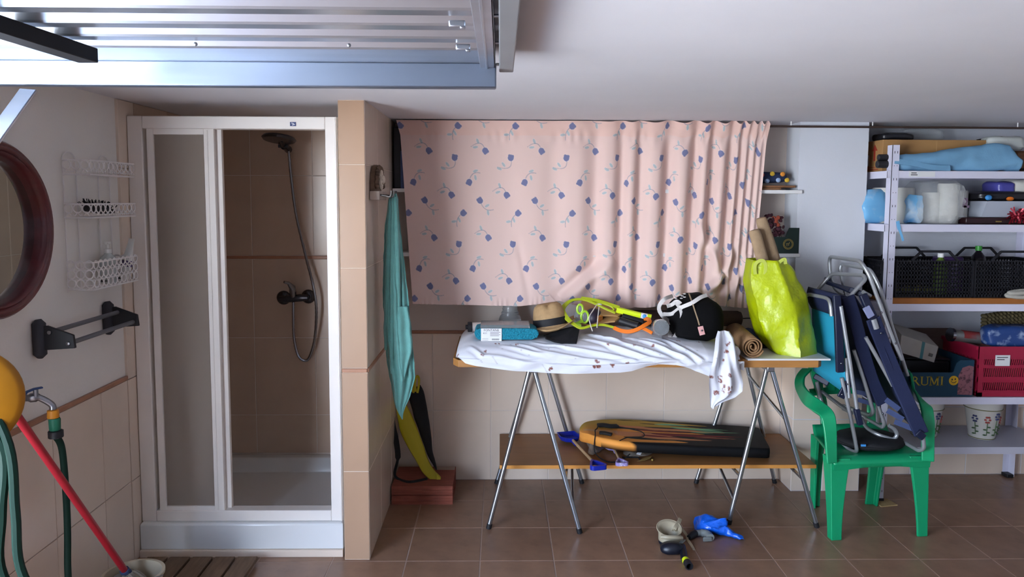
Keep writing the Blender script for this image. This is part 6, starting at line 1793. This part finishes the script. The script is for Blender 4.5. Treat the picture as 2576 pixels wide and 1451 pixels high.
m_cfilm = mat('glossy_clear_film', 'dfe4e4', .1, alpha=.26, bump=1., bscale=40, bdist=.02)
kr = thing('kitchen_roll_bag', 'clear bag holding tall white kitchen rolls on the second shelf', 'bag', at(2385, 560, Y=3.95))
for px, yy, ty in ((2358, 4.0, 485), (2398, 3.96, 462), (2420, 4.02, 480)):
    p = at(px, 520, Y=yy); tz_ = at(px, ty, Y=yy).z
    build('kitchen_roll', MB().lathe([(.02, 0), (.052, 0), (.054, .004), (.054, tz_ - z2 - .006), (.05, tz_ - z2), (.02, tz_ - z2 - .001)], (p.x, yy + .05, z2 + .002), 24), m_roll, kr)
lump('clear_film', '', '', 2326, 2440, 454, 563, 3.87, .26, m_cfilm, .022, 24, parent=kr, nz=z2)
pr_ = at(2428, 510, Y=3.885); build('film_print', MB().box(pr_, (.022, .002, .05), (0, .1, 0)).box(pr_ + V(.008, 0, -.02), (.03, .002, .012)), mat('mauve_print', '6d5a70', .6), kr)
m_purp = mat('violet_film', '4a4a9a', .3, bump=.4, bscale=30)
pp = thing('violet_pack', 'violet and white wrapped pack at the right of second shelf', 'pack', at(2560, 490, Y=4.0))
zpp = at(2560, 491, Y=4.0).z
lump('violet_end', '', '', 2510, 2560, 456, 491, 4.0, .16, m_purp, .006, 20, parent=pp, nz=zpp)
lump('white_end', '', '', 2548, 2630, 452, 491, 4.0, .17, m_roll, .005, 20, parent=pp, nz=zpp)
dkb = thing('dark_tool_bag', 'dark navy pouch with blue and orange patches below the violet pack', 'pouch', at(2520, 505, Y=3.97))
zdk = at(2520, 506, Y=3.97).z
lump('pouch_body', '', '', 2466, 2620, 482, 506, 3.97, .20, m_dfilm, .007, 22, parent=dkb, nz=zdk)
build('blue_patch', MB().ball(at(2487, 497, Y=3.965), (.02, .012, .015), 10, 6), m_blueb, dkb); build('orange_patch', MB().ball(at(2541, 500, Y=3.962), (.022, .010, .012), 10, 6), m_orange, dkb)
m_wtray = mat('grey_white_plastic', 'a9b0bc', .4)
wt = thing('white_tray', 'white plastic tray with sloping side under the dark navy pouch', 'tray', at(2530, 545, Y=3.93))
za, zb2 = at(2520, 506, Y=3.95).z, at(2520, 546, Y=3.95).z
xa, xb, xc = at(2452, 540, Y=3.95).x, at(2475, 506, Y=3.95).x, 2.95
pr4 = [[V(x0_, 3.92 + o, zq), V(xc, 3.92 + o, zq), V(xc, 4.18 - o, zq), V(x0_, 4.18 - o, zq)] for x0_, zq, o in ((xa + .03, zb2, .02), (xb, za, 0), (xb + .006, za, .004), (xa + .036, zb2 + .006, .024))]
build('tray_shell', MB().loft(pr4), m_wtray, wt, smooth=30)
rdx = at(2430, 560, Y=3.92).x
drb = thing('dark_red_case', 'dark red flat case at the bottom of the second shelf', 'case', (rdx + .2, 4.0, z2))
build('case_body', MB().bx(rdx, rdx + .42, 3.92, 4.16, z2 + .001, zb2 - .002), mat('maroon_lacquer', '2c1518', .3), drb, bevel=.006)
build('case_clasp', MB().bx(rdx + .16, rdx + .19, 3.915, 3.921, z2 + .012, z2 + .018), m_gold, drb)
m_tin = mat('red_tinsel', '8c1c2c', .35, .4)
tm = MB(); pc_ = at(2562, 544, Y=3.90)
for k in range(150):
    d = V(random.gauss(0, 1), random.gauss(0, .6), random.gauss(0, .8)).normalized(); L = random.uniform(.02, .05)
    c_ = pc_ + V(random.uniform(-.03, .08), random.uniform(-.02, .02), random.uniform(-.012, .012)); e_ = c_ + d * L; e_.z = max(z2 + .002, e_.z)
    tm.strap([c_, (c_ + e_) / 2 + V(0, 0, .003), e_], .008, .001, d.orthogonal())
tn = build('red_tinsel', tm, m_tin, label='bunch of shiny red tinsel at the end of second shelf', cat='tinsel')
tn['kind'] = 'stuff'

# ---- third shelf: crates on an orange board
z3 = at(2400, 750, Y=RYa).z
build('orange_board', MB().bx(2.07, 3.03, RYa - .001, 4.21, ZSH[2] + .0005, z3), mat('orange_chipboard', '9a5f2a', .6, var=.12, vscale=10), bevel=.001, smooth=0, label='orange chipboard sheet lying on the third rack shelf', cat='board')
m_crate = mat('black_crate_plastic', '14141a', .5)


def crate(lbl, x0, x1, y0, y1, zlo, zhi, m_, hump=.05, name='crate', rows=8, cols=30):
    t = thing(name, lbl, 'crate', ((x0 + x1) / 2, (y0 + y1) / 2, zlo), 'black produce crates')
    ez = zhi - zlo
    for nm, (ax, ay, bx2, by2) in (('side', (x0, y0, x1, y0)), ('side', (x0, y1, x1, y1)), ('end', (x0, y0, x0, y1)), ('end', (x1, y0, x1, y1))):
        a, b = V(ax, ay, 0), V(bx2, by2, 0); L = (b - a).length; d = (b - a) / L; mb = MB(); nc = max(4, round(L / .0165))
        for k in range(rows + 1):
            zz = zlo + .008 + (ez - .016) * k / rows; mb.bar(a + V(0, 0, zz), b + V(0, 0, zz), .005, .008 if k not in (0, rows) else .018)
        for k in range(nc + 1):
            p = a + d * (L * k / nc); mb.bar(p + V(0, 0, zlo + .004), p + V(0, 0, zhi - .004), .006, .005 if 0 < k < nc else .014, up=(0, -1, 0) if nm == 'side' else (1, 0, 0))
        if hump and nm == 'side':
            m = (a + b) / 2
            q = [m - d * L * .30 + V(0, 0, zhi), m - d * L * .18 + V(0, 0, zhi + hump), m + d * L * .18 + V(0, 0, zhi + hump), m + d * L * .30 + V(0, 0, zhi)]
            for i in range(3): mb.bar(q[i], q[i + 1], .008, .012)
        build(nm, mb, m_, t, smooth=0)
    build('base', MB().bx(x0, x1, y0, y1, zlo + .001, zlo + .006), m_, t, smooth=0)
    return t


zc1 = at(2350, 656, Y=3.88).z
xq = lambda px, yy=3.88: at(px, 700, Y=yy).x
crate('first black produce crate partly hidden by the rack upright', 2.04, xq(2240), 3.89, 4.19, z3, zc1, m_crate, .03, cols=5)
c2 = crate('middle black produce crate holding bottles and a purple pack', xq(2253), xq(2446), 3.88, 4.19, z3, zc1, m_crate)
crate('third black produce crate at the frame edge behind white coil', xq(2452), xq(2452) + .42, 3.88, 4.19, z3, zc1, m_crate)
m_bgreen = mat('green_bottle', '5d7a2a', .3); m_bdark = mat('dark_bottle', '18131c', .25); m_bpurp = mat('purple_pack_film', '3a2450', .35)
m_capg = mat('green_cap', '3f9a3c', .4)
tan1 = crate


def bottle(lbl, px, ytop, r_, m_, mcap, yy, capr=.014):
    p = at(px, 700, Y=yy); zt_ = at(px, ytop, Y=yy).z; h = zt_ - z3 - .008
    t = thing('bottle', lbl, 'bottle', (p.x, yy, z3 + .007))
    build('bottle_body', MB().lathe([(0, 0), (r_, 0), (r_, h * .66), (r_ * .8, h * .78), (r_ * .35, h * .88), (r_ * .33, h * .91), (0, h * .91)], (p.x, yy, z3 + .007), 20), m_, t)
    build('cap', MB().lathe([(0, h * .9), (capr, h * .9), (capr, h), (0, h)], (p.x, yy, z3 + .007), 14), mcap, t)


bottle('green bottle with a white cap in the middle crate', 2364, 636, .036, m_bgreen, m_ink, 3.94, .016)
bottle('dark bottle with a bright green cap between two crates', 2458, 618, .040, m_bdark, m_capg, 4.08, .017)
pk2 = thing('purple_pack', 'purple printed pack standing in the middle black crate', 'pack', (xq(2412), 3.96, z3 + .007))
zpk = at(2400, 645, Y=3.96).z
build('pack_body', MB().bx(xq(2385), xq(2440), 3.93, 4.04, z3 + .008, zpk), m_bpurp, pk2, bevel=.012)
pmx = MB()
for k in range(5): pmx.bx(xq(2404), xq(2421), 3.9285, 3.9295, zpk - .05 - k * .026, zpk - .034 - k * .026)
build('pack_print', pmx, mat('lilac_print', '8078a0', .6), pk2)
m_ylw = mat('yellow_green_fruit', '8f8a42', .7)
rs = random.Random(3)
for k in range(7):
    x_ = xq(2268) + .03 * k; build('lemon', MB().ball((x_, 3.95 + .03 * (k % 2), z3 + .032), (.026, .022, .022), 10, 7), m_ylw, label=('first', 'second', 'third', 'fourth', 'fifth', 'sixth', 'seventh')[k] + ' yellow green lemon from the upright in the middle crate', cat='lemon', group='lemons in the middle crate')
m_rope = mat('off_white_rope', 'a5a399', .95, bump=.5, bscale=120)
rc2 = at(2560, 742, Y=3.875); rp_ = thing('rope_coil', 'off white rope coil lying on the orange board front edge', 'rope', V(rc2.x, 3.87, z3))
for k, (ra, hh_) in enumerate(((.075, .014), (.066, .034))):
    build('rope_turn', MB().tube([V(rc2.x + .02 + ra * 1.15 * math.cos(t), 3.865 - .004 * k + ra * .18 * math.sin(t), z3 + hh_ + .008 * math.sin(t + k)) for t in np.linspace(0, 2 * PI, 36)[:-1]], .011, 8, closed=True), m_rope, rp_)

# ---- fourth shelf
z4 = ZSH[3]
m_teal2 = mat('petrol_card', '143c52', .7); m_ylt = mat('yellow_print', 'b39a2e', .7); m_smile = mat('smile_yellow', 'd0a21c', .6); m_grape = mat('grape_print', '8a5a62', .7, mottle=('4a2a34', 60, .5))
YF = 3.862
e = lambda px, py: at(px, py, Y=YF)
fx0, fx1 = e(2262, 950).x, e(2449, 950).x
zlow, zhi = e(2330, 937).z, e(2430, 906).z
rbx = thing('fruit_box', 'petrol blue cardboard fruit box with yellow RUMI lettering on fourth shelf', 'box', ((fx0 + fx1) / 2, 4.0, z4))
pf = [(fx0, z4 + .002), (fx1, z4 + .002), (fx1, zhi), (fx1 - .075, zhi), (fx1 - .095, zhi - .016), (fx1 - .11, zlow + .004), (fx1 - .12, zlow), (fx0, zlow)]
fpn = build('front_panel', MB().prism(pf, -.005, M_FRONT, (0, YF, 0)), m_teal2, rbx, smooth=0)
build('end_panel', MB().bx(fx1 - .005, fx1, YF + .005, 4.18, z4 + .002, zhi), m_teal2, rbx, smooth=0)
build('end_panel', MB().bx(fx0, fx0 + .005, YF + .005, 4.18, z4 + .002, zhi), m_teal2, rbx, smooth=0)
build('rear_panel', MB().bx(fx0, fx1, 4.18, 4.185, z4 + .002, zlow), m_teal2, rbx, smooth=0)
build('base', MB().bx(fx0 + .005, fx1 - .005, YF + .005, 4.18, z4 + .002, z4 + .007), m_card, rbx, smooth=0)
# lettering with serifs, each letter built from strokes
Lh = e(2300, 947).z - e(2300, 969).z; zb_ = e(2300, 969).z
chars = {
    'R': [('v', .12, 0, 1, .13), ('s', .12, 0), ('s', .12, 1), ('arc', .18, .74, .26, .26), ('d', .34, .5, .70, 0), ('s', .72, 0)],
    'U': [('v', .14, .22, 1, .13), ('s', .14, 1), ('v', .70, .22, 1, .08), ('s', .70, 1), ('u', .42, .24, .28, .24)],
    'M': [('v', .14, 0, 1, .07), ('s', .14, 0), ('v', .82, 0, 1, .13), ('s', .82, 0), ('d', .14, 1, .48, .08), ('d', .48, .08, .82, 1), ('s', .1, 1), ('s', .86, 1)],
    'I': [('v', .2, 0, 1, .14), ('s', .2, 0), ('s', .2, 1)]}
lx = e(2294, 958).x
for ch, wdt in (('R', .80), ('U', .86), ('M', 1.02), ('I', .40)):
    mb = MB(); w_ = Lh * 1.18
    q = lambda a, b: V(lx + a * w_, YF - .0006, zb_ + b * Lh)
    for st_ in chars[ch]:
        if st_[0] == 'v': mb.bar(q(st_[1], st_[2]), q(st_[1], st_[3]), st_[4] * w_, .0008, up=(0, -1, 0))
        elif st_[0] == 's': mb.bar(q(st_[1] - .13, st_[2] * .94 + .03), q(st_[1] + .13, st_[2] * .94 + .03), .07 * Lh, .0008, up=(0, -1, 0))
        elif st_[0] == 'd': mb.bar(q(st_[1], st_[2]), q(st_[3], st_[4]), .12 * w_, .0008, up=(0, -1, 0))
        elif st_[0] == 'arc': mb.strap([q(st_[1] + st_[3] * 1.15 * math.sin(t), st_[2] + st_[4] * .88 * math.cos(t)) for t in np.linspace(0, PI, 12)], .10 * w_, .0008, (0, -1, 0))
        elif st_[0] == 'u': mb.strap([q(st_[1] - st_[3] * math.cos(t), st_[2] - st_[4] * .8 * math.sin(t)) for t in np.linspace(0, PI, 12)], .09 * w_, .0008, (0, -1, 0))
    build('letter', mb, m_ylt, fpn, smooth=0); lx += wdt * w_
c_ = e(2399, 957); Rr = .026
sm_ = build('smile_face', MB().lathe([(0, 0), (Rr, 0), (Rr, .0008), (0, .0008)], (c_.x, YF - .0002, c_.z), 26, Mx), m_smile, fpn, smooth=30)
fm = MB().ball((c_.x - .009, YF - .0012, c_.z + .006), (.004, .0006, .0055), 10, 5).ball((c_.x + .008, YF - .0012, c_.z + .008), (.004, .0006, .005), 10, 5)
build('smile_eyes', fm, m_print, fpn); build('smile_mouth', MB().strap([V(c_.x + .014 * math.cos(t), YF - .0014, c_.z + .002 + .014 * math.sin(t)) for t in np.linspace(PI + .3, 2 * PI - .3, 10)], .003, .0006, (0, -1, 0)), m_print, fpn)
gp = [(e(2410, 950).x, z4 + .014), (fx1 - .004, z4 + .01), (fx1 - .002, e(2462, 922).z), (e(2437, 950).x, e(2462, 919).z), (e(2420, 950).x, e(2462, 925).z), (e(2411, 950).x, e(2462, 945).z)]
build('grape_picture', MB().prism(gp, .0008, M_FRONT, (0, YF - .0002, 0)), m_grape, fpn, smooth=0)
# white carton tilted in the box
m_wcart = mat('white_carton', 'a8a59e', .7, var=.05, vscale=20)
pq = [at(2268, 842, Y=3.93), at(2361, 872, Y=3.93), at(2350, 912, Y=3.93), at(2262, 886, Y=3.93)]
wc = thing('white_carton', 'worn white carton with a teal stripe tilted in the fruit box', 'carton', (pq[2] + pq[3]) / 2)
build('carton_body', MB().loft([[p + V(0, o, o * .4) for p in pq] for o in (0, .12)]), m_wcart, wc, bevel=.002, smooth=0)
t0, t1 = .56, .64
build('teal_stripe', MB().loft([[pq[0].lerp(pq[1], t0) + V(0, o, 0), pq[0].lerp(pq[1], t1) + V(0, o, 0), pq[3].lerp(pq[2], t1 + .02) + V(0, o, 0), pq[3].lerp(pq[2], t0 + .02) + V(0, o, 0)] for o in (-.0008, .0002)]), mat('teal_print', '3f7a80', .6), wc, smooth=0)
bc_ = MB(); b0_ = pq[1].lerp(pq[2], .62) + (pq[0] - pq[1]).normalized() * .03; dx_ = (pq[0] - pq[1]).normalized(); dz_ = (pq[1] - pq[2]).normalized()
for k in range(8): bc_.box(b0_ + dx_ * (.003 * k - .01) + V(0, -.0006, 0), (.0014, .0008, .018), (0, .28, 0))
build('barcode', bc_, m_print, wc, smooth=0)
db = thing('black_case', 'black case lying in the fruit box behind the white carton', 'case', (2.25, 4.08, z4 + .01))
build('case_body', MB().box((e(2350, 950).x, 4.085, z4 + .095), (.34, .15, .15), (0, .04, 0)), m_black, db, bevel=.01)
build('case_lid', MB().box((e(2350, 950).x, 4.085, z4 + .178), (.345, .155, .012), (0, .04, 0)), m_dfilm, db, bevel=.004)
m_oldw = mat('grey_brown_board', '5c4a42', .8, var=.15, vscale=10, stretch=(1, 6, 6))
p0, p1 = at(2240, 842, Y=4.19), at(2400, 842, Y=4.19)
build('old_board', MB().bx(p0.x, p1.x, 4.19, 4.21, z4 + .002, at(2300, 826, Y=4.19).z), m_oldw, label='grey brown board standing behind the black case', cat='board', bevel=.002)
# red crate
m_redc = mat('crimson_crate', '9c1c3a', .4); m_net2 = mat('onion_net', '7a4a3e', .8, var=.3, vscale=60)
rx0, rx1 = e(2462, 930).x, e(2462, 930).x + .46
rzt = e(2500, 872).z
rcx = thing('red_crate', 'crimson plastic crate with a white label on the fourth shelf', 'crate', ((rx0 + rx1) / 2, 4.02, z4))
rows_ = [(e(2462, 990).z, e(2462, 982).z), (e(2462, 962).z, e(2462, 948).z), (e(2462, 926).z, e(2462, 918).z), (e(2462, 904).z, e(2462, 872).z)]
fr2 = MB()
for a_, b_ in rows_: fr2.bx(rx0, rx1, YF + .002, YF + .01, min(a_, b_), max(a_, b_))
fr2.bx(rx0, rx0 + .026, YF, YF + .012, z4 + .002, rzt).bx(rx0, rx1, YF, YF + .014, z4 + .002, z4 + .024)
bandz = [(rows_[0][1], rows_[1][0]), (rows_[1][1], rows_[2][0]), (rows_[2][1], rows_[3][0])]
for a_, b_ in bandz:
    for k in range(38):
        x_ = rx0 + .03 + k * .0115; fr2.bar((x_, YF + .006, a_ - .001), (x_ + .006, YF + .006, b_ + .001), .004, .004, up=(0, -1, 0))
build('front_lattice', fr2, m_redc, rcx, smooth=0)
sd2 = MB()
for a_, b_ in rows_: sd2.bx(rx0, rx0 + .008, YF + .012, 4.2, min(a_, b_), max(a_, b_))
sd2.bx(rx0, rx0 + .012, YF + .012, 4.2, z4 + .002, z4 + .024).bx(rx0 - .012, rx0 + .004, YF + .01, 4.2, rzt - .02, rzt)
for k in range(22): sd2.bx(rx0 + .001, rx0 + .006, YF + .02 + k * .0145, YF + .026 + k * .0145, z4 + .02, rzt - .01)
build('side_lattice', sd2, m_redc, rcx, smooth=0)
build('rear_wall', MB().bx(rx0, rx1, 4.195, 4.203, z4 + .002, rzt), m_redc, rcx); build('floor_plate', MB().bx(rx0, rx1, YF + .01, 4.2, z4 + .001, z4 + .006), m_redc, rcx)
lq0, lq1 = e(2504, 893), e(2539, 920)
lbl_ = build('label', MB().bx(lq0.x, lq1.x, YF - .003, YF - .001, lq1.z, lq0.z), m_paper, rcx, smooth=0, label='white printed paper label')
build('label_lines', MB().bx(lq0.x + .008, lq1.x - .012, YF - .0038, YF - .003, lq0.z - .014, lq0.z - .010).bx(lq0.x + .008, lq1.x - .03, YF - .0038, YF - .003, lq0.z - .026, lq0.z - .022), m_print, lbl_)
zcn = rzt - .03
lump('net_sack', 'brown net sack filling the crimson plastic crate', 'sack', 2472, 2660, 866, 990, 3.89, .27, m_net2, .008, 25, nz=z4 + .007)
# over the crate
m_tubeS = mat('silver_tube', '8f9290', .4, .6)
ta, tbp = at(2394, 842, Y=4.0), at(2500, 856, Y=4.0)
tub = thing('red_silver_tube', 'silver and red cardboard tube lying above the crimson crate', 'tube', (ta + tbp) / 2)
build('tube_body', MB().tube([ta, tbp], .032, 18), m_tubeS, tub)
build('red_band', MB().tube([ta.lerp(tbp, .22) + V(0, 0, .002), tbp + V(.01, 0, .002)], .0325, 18), mat('dull_red_paper', '8a3030', .6, mottle=('77706e', 10, .5)), tub)
build('metal_rim', MB().tube([ta - V(.012, 0, -.002), ta + V(.004, 0, 0)], .038, 18), m_chrome, tub)
m_bw = mat('blue_white_bag', '24427c', .4, mottle=('9fb0cc', 20, .52), bump=.5, bscale=30)
lump('blue_white_bag', 'blue and white printed plastic bag on top of the crimson crate', 'bag', 2487, 2640, 822, 880, 3.90, .10, m_bw, .012, 18, nz=at(2500, 877, Y=3.90).z)
m_cork = mat('olive_wicker', '5d5236', .9, bump=.6, bscale=60, var=.3, vscale=40)
wk = thing('wicker_mat', 'olive wicker mat bundle leaning above the blue white bag', 'wicker', at(2530, 825, Y=4.1))
for k in range(4):
    a_, b_ = at(2476, 822 - k * 9, Y=4.06 + .02 * k), at(2600, 806 - k * 10, Y=4.06 + .02 * k)
    wm_ = MB(); 
    for j in range(14): wm_.ball(a_.lerp(b_, j / 13), (.014, .03, .013), 7, 5)
    build('wicker_strip', wm_, m_cork, wk)

# ---- bottom shelf: painted pots
z5 = ZSH[4]
m_pot = mat('white_glazed_pot', 'c6c5be', .25); m_rim = mat('olive_glaze_line', '6d6a3c', .4)
m_pr, m_pb, m_pg = mat('red_flower_paint', 'a34a44', .5), mat('blue_flower_paint', '3a3f6a', .5), mat('leaf_green_paint', '4f6b45', .5)


def pot(lbl, px, yy):
    c = at(px, 1074, Y=yy); c.z = z5
    t = thing('flower_pot', lbl, 'pot', c, 'painted flower pots')
    zt_ = at(px, 1012, Y=yy - .08).z - z5; r0, r1 = .062, .094
    build('pot_body', MB().lathe([(0, .002), (r0, .002), (r0 + .004, .012), (r1 - .006, zt_ * .74), (r1, zt_ * .80), (r1 + .004, zt_), (r1 - .006, zt_), (r1 - .012, zt_ * .8), (r0 - .008, .014), (0, .012)], c, 36), m_pot, t, smooth=60)
    for rr_, zz in ((r1 + .0005, zt_ * .79), (r0 + .003, .008)): build('glaze_line', MB().tube([c + V(rr_ * math.cos(q), rr_ * math.sin(q), zz) for q in np.linspace(0, 2 * PI, 37)[:-1]], .0022, 5, closed=True), m_rim, t)
    for az, zz, m_ in ((-1.85, .60, m_pr), (-1.20, .68, m_pb), (-2.6, .6, m_pb), (-.5, .55, m_pr)):
        def on(a_, f_, o=.001): r_ = r0 + .004 + (r1 - .01 - r0) * f_ / .74; return c + V((r_ + o) * math.cos(a_), (r_ + o) * math.sin(a_), zt_ * f_)
        fl_m = MB()
        for k in range(6): fl_m.ball(on(az + .13 * math.cos(k * PI / 3), zz - .05 + .075 * math.sin(k * PI / 3)), (.007, .007, .006), 7, 4)
        build('painted_flower', fl_m, m_, t)
        lf_m = MB().tube([on(az, zz - .1), on(az + .02, .14)], .0022, 5)
        for k in range(4): lf_m.ball(on(az + .13 * (-1) ** k, .36 - .07 * k), (.009, .009, .004), 7, 4)
        build('painted_leaves', lf_m, m_pg, t)


pot('white flower pot painted with red and blue flowers on bottom shelf', 2470, 4.02)
pot('white flower pot mostly hidden behind the green chair arm', 2324, 4.05)
